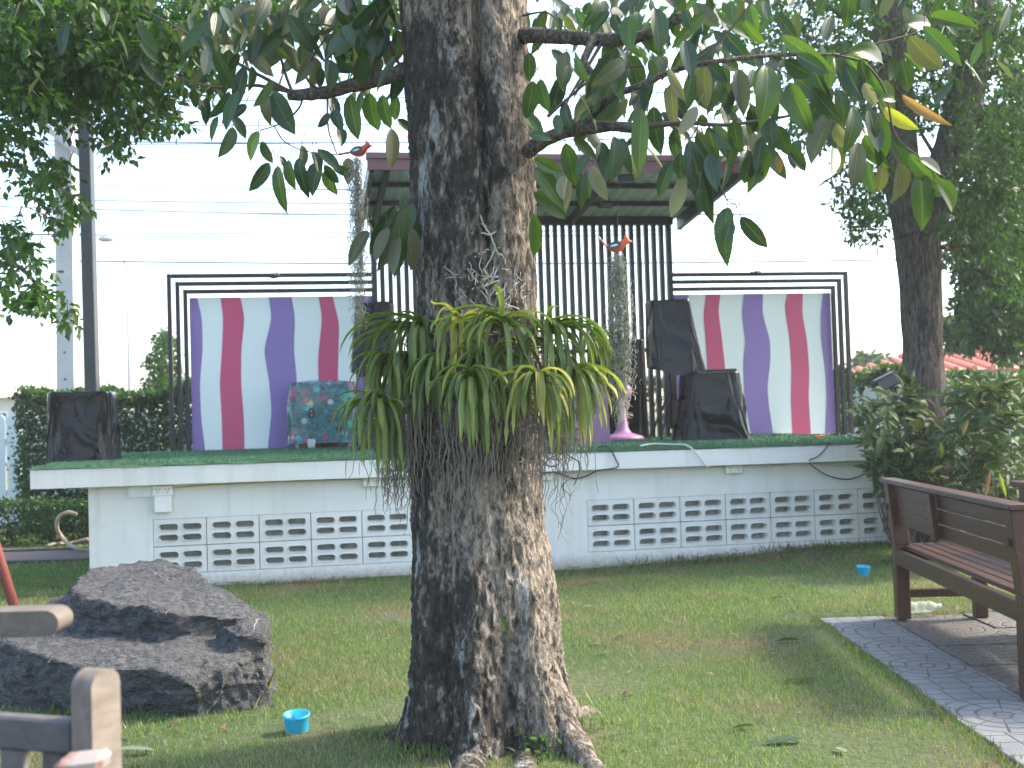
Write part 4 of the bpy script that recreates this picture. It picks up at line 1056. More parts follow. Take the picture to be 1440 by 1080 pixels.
# house with an orange roof at the right, pale building at the far left
def house(x0, x1, y0, y1, zw, zr, label, roofmat, tiles=True):
    t = thing('house', ((x0 + x1) / 2, (y0 + y1) / 2, 0), label, 'house')
    b = MB(); b.box((x0, y0, 0), (x1, y1, zw)); b.build('wall', M['render'], t)
    e = 0.5; hy = (y0 + y1) / 2; hx = (y1 - y0) / 2 * 0.8
    A = [Vector(p) for p in ((x0 - e, y0 - e, zw), (x1 + e, y0 - e, zw), (x1 + e, y1 + e, zw), (x0 - e, y1 + e, zw), (x0 + hx, hy, zr), (x1 - hx, hy, zr))]
    b = MB(); b.add(A, ((0, 1, 5, 4), (1, 2, 5), (2, 3, 4, 5), (3, 0, 4), (0, 3, 2, 1))); r = b.build('roof', M[roofmat], t)
    if tiles:                       # rolled tile rows on the slope that faces the garden
        b = MB(); n = int((x1 - x0) / 0.45)
        for k in range(n + 1):
            u = k / n; q = A[0].lerp(A[1], u); w = min(1, (q.x - A[0].x) / (A[4].x - A[0].x), (A[1].x - q.x) / (A[1].x - A[5].x))
            if w < 0.05: continue
            tp = Vector((q.x, lerp(q.y, hy, w), lerp(zw, zr, w)))
            b.tube([q + Vector((0, -0.02, 0.03)), tp + Vector((0, 0, .03))], 0.09, 6)
        o = b.build('tile_ridge', M[roofmat], r); o['kind'] = 'stuff'
    for k in range(3):
        xx = lerp(x0, x1, (k + 0.5) / 3); b = MB(); b.box((xx - .6, y0 - .04, zw - 1.6), (xx + .6, y0 - 0.002, zw - .5)); w = b.build('window', M['plastic_white'], t)
        b = MB(); b.box((xx - .52, y0 - .05, zw - 1.52), (xx - .03, y0 - 0.041, zw - .58)); b.box((xx + .03, y0 - .05, zw - 1.52), (xx + .52, y0 - 0.041, zw - .58)); b.build('pane', M['glass_dark'], w)
house(9.4, 24, 32, 40, 2.15, 2.95, 'low house with an orange tiled roof beyond the right hedge', 'orange_tile')
house(-30, -17.2, 44, 52, 2.6, 3.1, 'low pale house with a faded roof beyond the left fence', 'render', False)

# poles, lamp, lines
pt = thing('utility_pole', P(95, 620, 18.5) * Vector((1, 1, 0)) if False else (P(95, 560, 18.5).x, 18.5, 0), 'pale concrete utility pole with a cross arm behind the left foliage', 'pole')
pb = P(95, 560, 18.5); ptop = P(89, 95, 18.5)
b = MB(); b.frame((pb.x - .135, 18.37, 0), (.27, 0, 0), (0, .26, 0), (ptop.x - pb.x + 0.03, 0, ptop.z)); b.build('shaft', M['concrete'], pt)
b = MB()
for k in range(16):
    z = 1.6 + 0.42 * k; b.box((pb.x - .0, 18.362, z), (pb.x + 0.035, 18.3695, z + .035))
o = b.build('bolt_hole', M['glass_dark'], pt); o['kind'] = 'stuff'
ca, cb = P(62, 178, 18.3), P(120, 222, 18.3)
b = MB(); b.beam(ca, cb, 0.09, 0.09); b.build('cross_arm', M['concrete'], pt)
for q in (0.03, 0.97):
    c = ca.lerp(cb, q); b = MB(); pr = [(0, .04)]
    for k in range(7): pr += [(0.05, .06 + .05 * k), (0.09, .085 + .05 * k), (0.05, .105 + .05 * k)]
    b.lathe(pr + [(0.03, .45), (0, .45)], c, 12); b.build('insulator', M['bird_dark'], pt, smooth=False)
bp = P(131, 560, 12.95)
t = thing('steel_post', (bp.x, 12.95, 0), 'tall square black steel post behind the covered box on the left', 'post')
b = MB(); tp = P(122, 60, 12.95); b.frame((bp.x - .065, 12.89, 0.012), (.13, 0, 0), (0, .13, 0), (tp.x - bp.x - 0.04, 0, tp.z), 0.006); b.build('shaft', M['black_metal'], t)
b = MB(); b.box((bp.x - .15, 12.8, 0), (bp.x + .15, 13.1, 0.011)); b.build('base_plate', M['black_metal'], t)
lb = P(183, 560, 34); lt = P(179, 380, 34); ln_ = P(158, 340, 34)
t = thing('street_lamp', (lb.x, 34, 0), 'thin distant street lamp with a curved arm left of the striped board', 'street lamp')
b = MB(); b.tube([(lb.x, 34, 0), lt], [0.06, 0.045], 8); b.build('column', M['concrete'], t, smooth=True)
b = MB(); b.tube(catmull([lt, lt.lerp(ln_, .5) + Vector((0.05, 0, .05)), ln_]), 0.035, 6); b.build('arm', M['concrete'], t, smooth=True)
b = MB(); b.ball(P(149, 336, 34), (0.24, 0.14, 0.09)); b.build('lamp_head', M['concrete'], t, smooth=True)
M['wire'] = paint('dull_wire', (0.10, 0.10, 0.11), 0.6, 0.0, None, 3, 0)
for k, (ya, yb, Y, r) in enumerate([(150, 118, 18.2, .009), (176, 150, 18.2, .008), (193, 168, 18.6, .010), (205, 182, 20, .009), (251, 262, 21, .008), (262, 276, 22, .006), (275, 284, 20, .010), (283, 291, 20, .010), (297, 300, 22, .006), (326, 312, 19, .008), (331, 319, 19, .008), (362, 362, 19, .012)]):
    a, c = P(-220, ya + 3, Y), P(1700, yb - 3, Y); mid = (a + c) / 2; pts = []
    for i in range(25):
        u = i / 24; q = a.lerp(c, u); q.z -= (0.05 + 0.05 * (k * 7 % 5)) * 4 * u * (1 - u) - 0.05; pts.append(q)
    b = MB(); b.tube(pts, r * 1.15, 5, cap=True)
    nm = ('topmost', 'second from the top', 'third from the top', 'fourth from the top', 'fifth from the top', 'sixth from the top', 'sixth from the bottom', 'fifth from the bottom', 'fourth from the bottom', 'third from the bottom', 'second from the bottom', 'lowest')[k]
    tag(b.build('power_line', M['wire']), 'thin dark power line across the white sky, ' + nm + ' of the twelve', 'power line', 'power lines across the sky')

# hose loop and old pole
b = MB(); hp = [(124, 772), (105, 768), (90, 757), (80, 740), (84, 724), (97, 719), (108, 722)]
b.tube(catmull([P(x, y + 2, 11.9 if i < 3 else 12.3) for i, (x, y) in enumerate([(150, 765)] + hp)], 6), 0.022, 8)
b.tube(catmull([P(124, 758, 12.4), P(100, 764, 12.4), P(78, 765, 12.3), P(66, 768, 12.2)], 5), 0.02, 8)
tag(b.build('garden_hose', M['hose'], smooth=True), 'tan garden hose looped upright beside the low hedge', 'hose')
t = thing('swing_frame', G(24, 862) , 'faded red metal leg leaning beyond the boulder at the left edge', 'frame')
b = MB(); a = G(24, 866); c = P(-70, 560, 8.1); b.tube([a, c], 0.034, 12); b.build('leg', M['redpole'], t, smooth=True)
b = MB(); b.tube([c, c + Vector((-0.75, 0.1, -c.z))], 0.045, 12); b.build('leg', M['redpole'], t, smooth=True)
b = MB(); b.tube([c + Vector((-.05, -.05, 0)), c + Vector((-1.9, -.6, 0.0))], 0.04, 12); b.build('top_bar', M['redpole'], t, smooth=True)

# ================================================================== RIGHT TREE, LEFT TREE, BACK TREES
def trunkpx(rows, Y, n=40, rough=0.05, sub=6):
    cs = [((P(l, y, Y) + P(r, y, Y)) / 2, (P(r, y, Y) - P(l, y, Y)).length / 2) for y, l, r in rows]
    cc = catmull([c for c, _ in cs], sub); rr = np.interp(np.linspace(0, len(cs) - 1, len(cc)), range(len(cs)), [r for _, r in cs])
    return cc, list(rr)
rt = thing('forked_tree', (3.42, 10.0, 0), 'dark barked forked tree rising behind the bench at the right', 'tree')
def barktube(cc, rr, name, parent, n=56, amp=0.10):
    # resample finely
    d = [0]; 
    for i in range(1, len(cc)): d.append(d[-1] + (cc[i] - cc[i - 1]).length)
    m_ = max(8, int(d[-1] / 0.025)); pts = []; rad = []
    for k in range(m_ + 1):
        u = d[-1] * k / m_; i = min(len(d) - 2, max(0, int(np.searchsorted(d, u)) - 1)); f = (u - d[i]) / max(1e-6, d[i + 1] - d[i])
        pts.append(cc[i].lerp(cc[i + 1], f)); rad.append(lerp(rr[i], rr[i + 1], f))
    b = MB(); b.tube(pts, rad, n)
    for i, v in enumerate(b.v):
        k = min(i // n, len(pts) - 1); o = v - pts[k]
        if o.length < 1e-6: continue
        f = 1 - abs(noise.noise(Vector((v.x * 14, v.y * 14, v.z * 3)))) * 2
        b.v[i] = pts[k] + o * (1 + amp * 0.6 * (f - 0.5) + amp * 0.5 * noise.noise(Vector((v.x * 4, v.y * 4, v.z * 2))))
    return b.build(name, M['bark_dark'], parent, smooth=True)
cc, rr = trunkpx([(800, 1255, 1352), (740, 1266, 1345), (640, 1274, 1340), (560, 1272, 1330), (480, 1270, 1324), (400, 1266, 1322), (330, 1258, 1322), (290, 1250, 1326), (255, 1252, 1322)], 10.0)
barktube(cc, rr, 'trunk', rt)
cc, rr = trunkpx([(330, 1258, 1310), (255, 1244, 1296), (180, 1240, 1286), (90, 1234, 1280), (0, 1224, 1280), (-90, 1214, 1262), (-200, 1205, 1240)], 9.95); barktube(cc, rr, 'limb', rt)
cc, rr = trunkpx([(320, 1282, 1326), (255, 1298, 1346), (180, 1322, 1372), (90, 1342, 1390), (0, 1358, 1398), (-90, 1378, 1412), (-200, 1400, 1430)], 9.95); barktube(cc, rr, 'limb', rt)
for pts, r in (([(1380, 108), (1420, 98), (1480, 92)], .028), ([(1322, 230), (1300, 195), (1290, 170)], .022), ([(1322, 348), (1380, 345), (1460, 342)], .022), ([(1375, 70), (1410, 35), (1450, 10)], .03), ([(1240, 60), (1180, 20), (1110, -30)], .03), ([(1245, 200), (1200, 230), (1150, 262)], .014), ([(1300, 20), (1320, -20), (1330, -60)], .03)):
    limb('branch', [P(x, y, 9.9) for x, y in pts], r, r * 0.4, 'bark_dark', rt, 8)
ell = [(1180, 20, 95, 55), (1130, 95, 50, 45), (1200, 110, 50, 60), (1215, 255, 45, 50), (1215, 310, 30, 35), (1400, 150, 70, 130), (1425, 300, 50, 120), (1390, 250, 50, 80), (1330, 60, 30, 60), (1310, 20, 50, 40), (1395, 40, 60, 50), (1340, 300, 25, 60), (1070, 30, 40, 35), (1290, 130, 30, 60), (1150, 180, 40, 25)]
c = pix_centres(ell, 8.9, 11.5, 1750)
p1, d1, n1, l1 = sprays(c, 12, 0.12, 0.06)
c2 = np.stack([rng.uniform(1.2, 8.2, 380), rng.uniform(7.2, 14.5, 380), rng.uniform(4.7, 7.6, 380)], 1)
p2, d2, n2_, l2 = sprays(c2, 12, 0.28, 0.15)
c_shade = np.stack([rng.uniform(4.3, 8.5, 260), rng.uniform(4.5, 12.5, 260), rng.uniform(2.0, 5.0, 260)], 1); c_shade = c_shade[c_shade[:, 0] / c_shade[:, 1] > 0.44]  # extra clumps added out of view to shade the bench and paving
p3, d3, n3, l3 = sprays(c_shade, 12, 0.25, 0.12)
o = scatter('crown', np.concatenate([p1, p2, p3]), np.concatenate([d1, d2, d3]), np.concatenate([n1, n2_, n3]), np.concatenate([l1, l2, l3]), np.concatenate([l1, l2, l3]) * 0.55, M['leaf_dark'], rt); o['kind'] = 'stuff'
b = MB()
for q in c[::5]:
    q = Vector(q); b.tube([q, q + Vector((rng.uniform(-.12, .12), rng.uniform(-.1, .1), rng.uniform(.05, .25)))], [.003, .006], 4)
o = b.build('twigs', M['twig'], rt); o['kind'] = 'stuff'

bt = thing('dense_tree', (6.6, 15.0, 0), 'dense dark tree behind the forked tree at the right edge', 'tree')
c = pix_centres([(1410, 410, 60, 80), (1400, 330, 70, 80), (1440, 220, 60, 120), (1375, 450, 28, 35), (1430, 470, 40, 30)], 13.6, 16.0, 1400)
p1, d1, n1, l1 = sprays(c, 14, 0.2, 0.10); o = scatter('crown', p1, d1, n1, l1, l1 * .6, M['leaf_dark'], bt); o['kind'] = 'stuff'
limb('trunk', [(6.6, 15, 0), (6.7, 15, 1.8), (6.5, 15, 3.6)], 0.16, 0.09, 'bark_dark', bt)
for q in ((7.4, 15.2, 4.6), (5.9, 14.7, 4.4), (6.4, 15.4, 5.2)): limb('branch', [(6.6, 15, 2.4), (Vector((6.6, 15, 2.4)) + Vector(q)) / 2 + Vector((0, 0, .3)), q], 0.07, 0.02, 'bark_dark', bt, 7)
small_tree((5.9, 19.5, 0), [(1350, 465, 28, 28)], 19, 20.2, 120, 12, 0.12, 'soft green bushy tree beyond the orange roof line', 'leaf_dark', 'bushy_tree', .07)

lt_ = thing('overhanging_tree', (-4.9, 7.2, 0), 'leafy tree overhanging the upper left from outside the picture', 'tree')
ell = [(90, 30, 150, 65), (60, 95, 95, 60), (210, 60, 95, 50), (185, 125, 60, 50), (160, 185, 32, 34), (235, 165, 32, 18), (280, 110, 40, 24), (20, 185, 28, 40), (50, 245, 45, 36), (85, 290, 35, 30), (28, 350, 32, 32), (25, 410, 34, 34), (60, 420, 35, 14), (310, 45, 55, 45), (395, 25, 45, 32), (300, 0, 120, 30), (95, 150, 40, 30), (30, 130, 40, 40), (500, 8, 60, 18), (90, 445, 12, 8)]
c = pix_centres(ell, 6.0, 7.8, 950)
cl_ = pix_centres([(80, 25, 160, 75), (60, 95, 95, 55), (190, 80, 85, 55)], 5.8, 8.4, 520); c = np.concatenate([c, cl_])
p1, d1, n1, l1 = sprays(c, 11, 0.10, 0.062, 0.7)
c2 = np.stack([rng.uniform(-7.5, -1.6, 420), rng.uniform(5.2, 10, 420), rng.uniform(4.2, 6.8, 420)], 1); p2, d2, n2_, l2 = sprays(c2, 12, 0.25, 0.13)
o = scatter('crown', np.concatenate([p1, p2]), np.concatenate([d1, d2]), np.concatenate([n1, n2_]), np.concatenate([l1, l2]), np.concatenate([l1, l2]) * .58, M['leaf_small'], lt_); o['kind'] = 'stuff'
limb('trunk', [(-4.9, 7.2, 0), (-4.8, 7.2, 1.5), (-4.6, 7.2, 3.0), (-4.2, 7.1, 4.6)], 0.2, 0.11, 'bark_dark', lt_, 14)
for pts in ([(-60, 130), (20, 118), (110, 95), (230, 108)], [(-60, 70), (60, 60), (130, 15), (200, -30)], [(-60, 240), (10, 232), (60, 250)], [(-50, 390), (20, 372), (70, 425)], [(110, 95), (180, 140), (215, 165)], [(230, 108), (290, 112), (345, 130)]):
    limb('branch', [P(x, y, 6.9) for x, y in pts], .028, .006, 'bark_dark', lt_, 7)
b = MB()
for q in c[::3]:
    q = Vector(q); b.tube([q, q + Vector((rng.uniform(-.12, .05), rng.uniform(-.1, .1), rng.uniform(.02, .15)))], [.002, .004], 4)
o = b.build('twigs', M['twig'], lt_); o['kind'] = 'stuff'

# ================================================================== MAIN TREE
TY = 4.42
mt_ = thing('big_tree', (-0.07, TY, gz(-.07, TY)), 'big mottled tree trunk in the middle carrying the orchids', 'tree')
rows = [(-260, 556, 740), (-120, 562, 738), (0, 567, 737), (60, 570, 738), (120, 572, 741), (200, 579, 747), (260, 583, 749), (310, 588, 748), (370, 591, 749), (430, 592, 752), (520, 588, 755), (600, 585, 757), (680, 584, 760), (740, 584, 764), (800, 582, 771), (850, 582, 777), (900, 584, 779), (950, 584, 784), (990, 581, 792), (1030, 574, 802), (1065, 565, 818), (1100, 556, 834), (1140, 548, 846)]
yc = np.array([r[0] for r in rows]); xl = np.array([r[1] for r in rows]); xr = np.array([r[2] for r in rows])
nth, nz = 300, 420
b = MB()
def knot(th, y, t0, y0, wt, wy):
    d = math.hypot(((th - t0 + math.pi) % (2 * math.pi) - math.pi) / wt, (y - y0) / wy)
    return -0.05 * math.exp(-(d ** 2) * 2.2) + 0.035 * math.exp(-((d - 1.0) / 0.35) ** 2)
def tr(i, j):
    y = lerp(1140, -260, j / (nz - 1)); l = np.interp(y, yc, xl); r = np.interp(y, yc, xr)
    a, c = P(l, y, TY), P(r, y, TY); ctr = (a + c) / 2; hw = (c - a).length / 2
    th = 2 * math.pi * i / nth; co, si = math.cos(th), math.sin(th)
    def g(t0, w): d = (th - t0 + math.pi) % (2 * math.pi) - math.pi; return math.exp(-(d / w) ** 2)
    k = 1.0
    up = 1 / (1 + math.exp((y - 360) / 50)); lo = 1 / (1 + math.exp(-(y - 880) / 40))
    k -= (0.26 * up + 0.03) * g(R(284), 0.10); k -= 0.075 * g(R(244), 0.12) * (1 - 0.3 * lo); k += 0.04 * g(R(262), 0.16); k += 0.05 * up * g(R(305), 0.2)
    k -= 0.05 * g(R(120), .25)
    k += lo * (0.13 * g(R(312), 0.16) - 0.12 * g(R(290), 0.12) + 0.10 * g(R(262), 0.2) - 0.06 * g(R(238), .1) + 0.02 * g(R(215), .18) + .06 * math.cos(th * 7))
    k += knot(th, y, R(261), 85, 0.14, 16) + 0.7 * knot(th, y, R(262), 150, 0.12, 12) + 0.5 * knot(th, y, R(285), 835, 0.1, 14) + .5 * knot(th, y, R(268), 950, .2, 16)
    p = ctr + Vector((co * hw * k, si * hw * 0.95 * k, 0))
    q = Vector((p.x, p.y, p.z))
    rid = 1 - 2 * abs(noise.noise(Vector((q.x * 17, q.y * 17, q.z * 5))))
    fl = 1 - 2 * abs(noise.noise(Vector((q.x * 42, q.y * 42, q.z * 16 + 4))))
    dsp = 0.010 * noise.noise(Vector((q.x * 6, q.y * 6, q.z * 2.5))) + 0.0075 * rid + 0.009 * fl + 0.0045 * noise.noise(q * 95)
    dsp *= 1 + 0.9 * lo
    return p + Vector((co, si, 0)) * dsp
b.grid(tr, nth, nz, True)
def root(pts, r0, r1):
    p = catmull(pts, 8); L = len(p); n0 = len(b.v); b.tube(p, [lerp(r0, r1, i / (L - 1)) for i in range(L)], 18)
    for i in range(n0, len(b.v)):
        v = b.v[i]; b.v[i] = v + Vector((noise.noise(v * 20), noise.noise(v * 20 + Vector((3, 0, 0))), noise.noise(v * 20 + Vector((0, 5, 0))))) * 0.012
def gp(px, py, dz=0.0):
    q = G(px, py); return Vector((q.x, q.y, gz(q.x, q.y) + dz))
root([P(745, 900, 4.42), P(772, 970, 4.33), P(800, 1030, 4.2), gp(832, 1085, -.01), gp(870, 1100, -.05)], 0.07, 0.03)
root([P(650, 965, 4.42), P(655, 1045, 4.27), gp(662, 1100, -.035), gp(668, 1150, -.07)], 0.085, 0.05)
root([P(715, 960, 4.42), P(732, 1050, 4.29), gp(740, 1105, -.035)], 0.085, 0.05)
root([P(590, 985, 4.38), P(570, 1030, 4.4), gp(545, 1052, -.01), gp(515, 1060, -.04)], 0.05, 0.016)
root([P(620, 980, 4.42), P(602, 1045, 4.33), gp(582, 1085, -.03)], 0.06, 0.03)
root([P(770, 950, 4.5), P(805, 1000, 4.62), gp(835, 1016, -.015), gp(858, 1022, -.05)], 0.045, 0.02)
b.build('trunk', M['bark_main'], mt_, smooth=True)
# limbs
def br(pts, r0, r1, n=10): return limb('branch', [P(*p) for p in pts], r0, r1, 'bark_limb' if r0 > 0.012 else 'twig', mt_, n, 6, 0.3, 0.006)
br([(600, 86, 4.4), (560, 104, 4.45), (500, 119, 4.55), (455, 131, 4.6), (408, 134, 4.7)], .034, .022, 14)
br([(412, 134, 4.7), (400, 100, 4.7), (394, 70, 4.65), (405, 45, 4.6), (425, 34, 4.55), (470, 38, 4.5)], .007, .003)
br([(412, 132, 4.7), (370, 108, 4.75), (315, 78, 4.8), (240, 35, 4.9), (200, 12, 4.95)], .009, .003)
br([(410, 130, 4.7), (362, 120, 4.75), (300, 122, 4.8), (240, 106, 4.85)], .009, .003)
br([(425, 138, 4.65), (418, 155, 4.6), (395, 174, 4.6), (365, 184, 4.6)], .005, .002)
br([(385, 178, 4.6), (400, 200, 4.6), (430, 213, 4.6), (476, 217, 4.6)], .003, .002)
br([(460, 140, 4.6), (462, 180, 4.55), (470, 205, 4.5), (474, 216, 4.5)], .004, .002)
br([(452, 130, 4.6), (430, 110, 4.55), (440, 80, 4.5), (460, 50, 4.4)], .006, .003)
br([(730, 49, 4.35), (790, 51, 4.2), (850, 55, 4.05), (905, 50, 3.95), (960, 22, 3.9)], .031, .016, 12)
br([(742, 212, 4.3), (770, 196, 4.2), (800, 184, 4.1), (850, 178, 4.0), (900, 179, 3.95)], .028, .017, 12)
br([(895, 179, 3.95), (960, 172, 3.9), (1020, 176, 3.9), (1090, 168, 3.9), (1130, 158, 3.9)], .011, .003)
br([(820, 176, 4.05), (862, 136, 3.95), (900, 120, 3.9), (960, 95, 3.85), (1040, 83, 3.85), (1110, 78, 3.9), (1180, 77, 3.95)], .014, .005)
br([(1175, 78, 3.95), (1215, 90, 3.95), (1245, 130, 3.95), (1260, 190, 4.0), (1295, 222, 4.0), (1330, 250, 4.0)], .005, .002)
br([(1180, 77, 3.95), (1230, 62, 3.95), (1290, 45, 4.0), (1330, 30, 4.0)], .004, .002)
br([(850, 55, 4.05), (826, 95, 4.0), (800, 140, 3.95), (790, 170, 3.95)], .007, .003)
br([(835, 55, 4.05), (822, 85, 4.0), (830, 100, 4.0), (848, 112, 3.95)], .016, .008)
br([(770, 165, 4.1), (800, 138, 4.05), (850, 100, 4.0), (905, 92, 3.9)], .006, .003)
br([(960, 95, 3.85), (1000, 70, 3.85), (1030, 40, 3.85), (1060, 0, 3.85)], .006, .003)
br([(980, 178, 3.9), (968, 200, 3.85), (970, 225, 3.85)], .003, .002)
br([(985, 180, 3.9), (1000, 225, 3.85), (1018, 275, 3.85), (1032, 288, 3.85)], .0025, .0015)
br([(1022, 280, 3.85), (1036, 283, 3.85), (1046, 298, 3.85)], .002, .001)
br([(560, 90, 4.5), (545, 60, 4.45), (530, 20, 4.4), (520, -10, 4.4)], .006, .003)
br([(735, 22, 4.3), (770, 18, 4.2), (800, 45, 4.1)], .005, .002)
br([(575, 310, 4.35), (560, 300, 4.3), (545, 320, 4.25)], .006, .003)
# ---- leaves: each one read off the photograph (base -> tip, width) and set in depth
def zz(x0, y0, sc, L): return [((x0 + sc * a), (y0 + sc * c), (x0 + sc * e), (y0 + sc * g), w * sc, k) for a, c, e, g, w, k in L]
LEFT = [(75,85,15,190,70,'d'),(100,110,75,275,75,'o'),(165,150,165,230,60,'o'),(0,290,60,345,60,'d'),(190,250,170,450,85,'d'),(230,270,190,360,60,'d'),(265,340,215,525,62,'d'),(300,335,305,465,72,'d'),(310,290,385,355,55,'o'),(190,465,130,600,48,'d'),(385,180,330,300,42,'d'),(410,470,490,650,82,'d'),(380,475,355,605,46,'o'),(194,500,175,612,34,'o'),(130,590,85,690,32,'d'),(275,530,200,590,36,'d'),(205,590,272,690,60,'d'),(210,645,150,785,56,'d'),(340,665,262,800,60,'d'),(355,715,395,825,56,'d'),(390,825,305,960,66,'d'),(445,790,480,835,45,'d'),(435,840,440,1055,62,'d'),(490,810,510,950,62,'d'),(555,735,560,850,60,'d'),(540,800,560,970,56,'d'),(615,775,645,850,52,'d'),(640,820,605,970,66,'d'),(640,755,740,850,50,'d'),(670,835,740,930,46,'d'),(690,850,688,1005,62,'d'),(710,840,820,890,46,'d'),(790,800,790,900,42,'o'),(695,575,645,640,48,'d'),(715,560,755,650,56,'d'),(750,650,760,725,56,'d'),(800,480,830,690,98,'d'),(900,470,910,665,84,'d'),(965,480,985,640,84,'d'),(1040,605,1122,655,40,'d'),(1010,650,1015,835,72,'o'),(575,200,545,330,64,'d'),(595,250,545,410,52,'o'),(625,290,610,440,60,'o'),(650,340,650,440,60,'d'),(690,300,705,440,60,'d'),(745,10,810,180,84,'d'),(748,130,785,295,66,'d'),(670,180,760,240,62,'d'),(690,30,630,130,92,'o'),(721,120,650,175,60,'o'),(905,80,875,240,62,'o'),(935,80,920,190,50,'o'),(1000,150,910,210,60,'d'),(985,170,930,300,74,'d'),(990,200,1010,330,66,'o'),(1040,150,1050,315,70,'d'),(905,320,805,322,48,'d'),(830,345,710,342,48,'d'),(880,270,830,390,62,'o'),(940,280,900,400,66,'o'),(815,260,735,300,46,'d'),(470,20,480,140,74,'o'),(400,70,400,185,62,'o'),(318,80,285,170,66,'o'),(340,60,250,50,60,'o'),(180,90,265,150,62,'o'),(60,180,100,275,62,'d'),(130,190,200,215,46,'o'),(120,270,40,370,70,'d'),(50,350,-10,430,60,'o'),(1000,60,1060,140,66,'o'),(850,0,830,70,52,'d'),(960,0,1010,110,72,'o'),(560,20,520,60,60,'o'),(-40,180,-20,300,60,'d'),(260,20,200,100,60,'o'),(700,480,735,590,70,'d'),(860,460,845,560,60,'d'),(1050,360,1040,480,60,'d'),(1040,490,1010,620,56,'d'),(640,170,600,240,50,'d'),(540,130,600,60,50,'d'),(800,60,830,215,46,'d')]
CLUST = [(150,540,45,712,64,'o'),(300,400,170,665,95,'d'),(330,420,225,745,85,'o'),(370,400,310,775,85,'d'),(400,380,345,600,70,'d'),(390,520,405,752,75,'o'),(262,520,190,690,55,'o'),(425,480,430,625,50,'d'),(320,560,285,765,60,'o'),(350,330,395,560,70,'d'),(290,470,210,600,60,'d')]
RIGHT = [(240,20,225,75,40,'d'),(190,90,215,160,58,'d'),(360,10,330,90,60,'d'),(400,0,375,110,60,'d'),(460,60,360,165,60,'d'),(465,70,560,42,36,'o'),(480,70,515,172,62,'d'),(560,80,550,225,62,'b'),(685,40,720,240,112,'d'),(500,250,350,475,82,'d'),(545,280,655,480,112,'d'),(490,360,405,675,82,'d'),(530,310,430,400,60,'o'),(940,60,785,232,56,'b'),(880,190,778,375,76,'d'),(925,130,852,375,38,'d'),(1005,65,1200,195,62,'b'),(1140,100,1222,252,60,'b'),(1030,155,1172,322,64,'d'),(1025,225,900,295,36,'d'),(1170,20,1200,152,78,'b'),(1240,0,1262,95,84,'d'),(1070,10,1080,105,60,'d'),(940,335,940,532,98,'o'),(1000,410,1012,525,40,'d'),(875,370,838,560,60,'b'),(755,345,832,512,46,'p'),(775,420,758,622,64,'o'),(900,540,818,672,58,'p'),(1040,320,1040,430,72,'d'),(1015,300,1140,355,50,'d'),(1110,350,1140,552,74,'o'),(1185,350,1170,440,60,'d'),(1250,330,1282,575,104,'b'),(1100,530,1080,568,40,'d'),(1180,530,1190,682,74,'d'),(1090,610,1100,785,72,'d'),(985,640,1072,752,72,'d'),(960,640,985,805,60,'d'),(920,580,940,645,60,'d'),(680,540,692,755,86,'d'),(620,550,605,855,84,'b'),(605,550,585,645,50,'d'),(795,645,778,835,64,'d'),(820,770,798,945,58,'d'),(770,820,708,975,64,'d'),(832,900,776,1085,74,'p'),(852,790,820,905,40,'d'),(870,715,932,865,64,'d'),(890,800,900,1005,54,'p'),(940,830,950,1005,64,'d'),(910,950,932,1072,54,'d'),(965,780,992,935,60,'d'),(235,725,282,930,86,'b'),(275,698,395,805,56,'b'),(78,798,212,872,66,'b'),(78,850,224,1002,84,'b'),(75,975,232,1095,84,'b'),(70,1080,85,1292,66,'b'),(30,580,122,655,52,'b'),(50,680,152,685,50,'d'),(228,520,240,655,74,'d'),(190,580,202,672,60,'d'),(335,495,288,602,56,'p'),(350,560,310,605,40,'d'),(405,480,380,562,50,'d'),(480,690,482,905,94,'d'),(520,700,545,855,50,'d'),(420,720,420,842,60,'d'),(352,780,290,875,56,'d'),(310,880,332,1035,54,'d'),(340,870,350,995,50,'d'),(368,838,428,1003,64,'p'),(245,900,250,1052,40,'p'),(232,890,212,992,34,'p'),(50,265,60,412,64,'d'),(70,410,50,600,84,'d'),(110,400,130,560,84,'d'),(120,430,98,525,50,'d'),(240,260,198,425,66,'o'),(250,330,232,435,50,'d'),(295,300,312,395,56,'d'),(540,390,498,465,60,'d'),(1170,660,1232,805,50,'p'),(1160,760,1138,885,60,'d'),(1250,740,1190,925,66,'b'),(1232,690,1198,855,46,'d'),(290,60,320,10,50,'d'),(600,60,580,200,60,'d'),(780,60,800,190,64,'d'),(660,300,690,400,60,'d'),(720,320,720,400,40,'d'),(480,420,520,500,46,'d'),(600,480,560,530,46,'d'),(840,60,870,140,50,'d')]
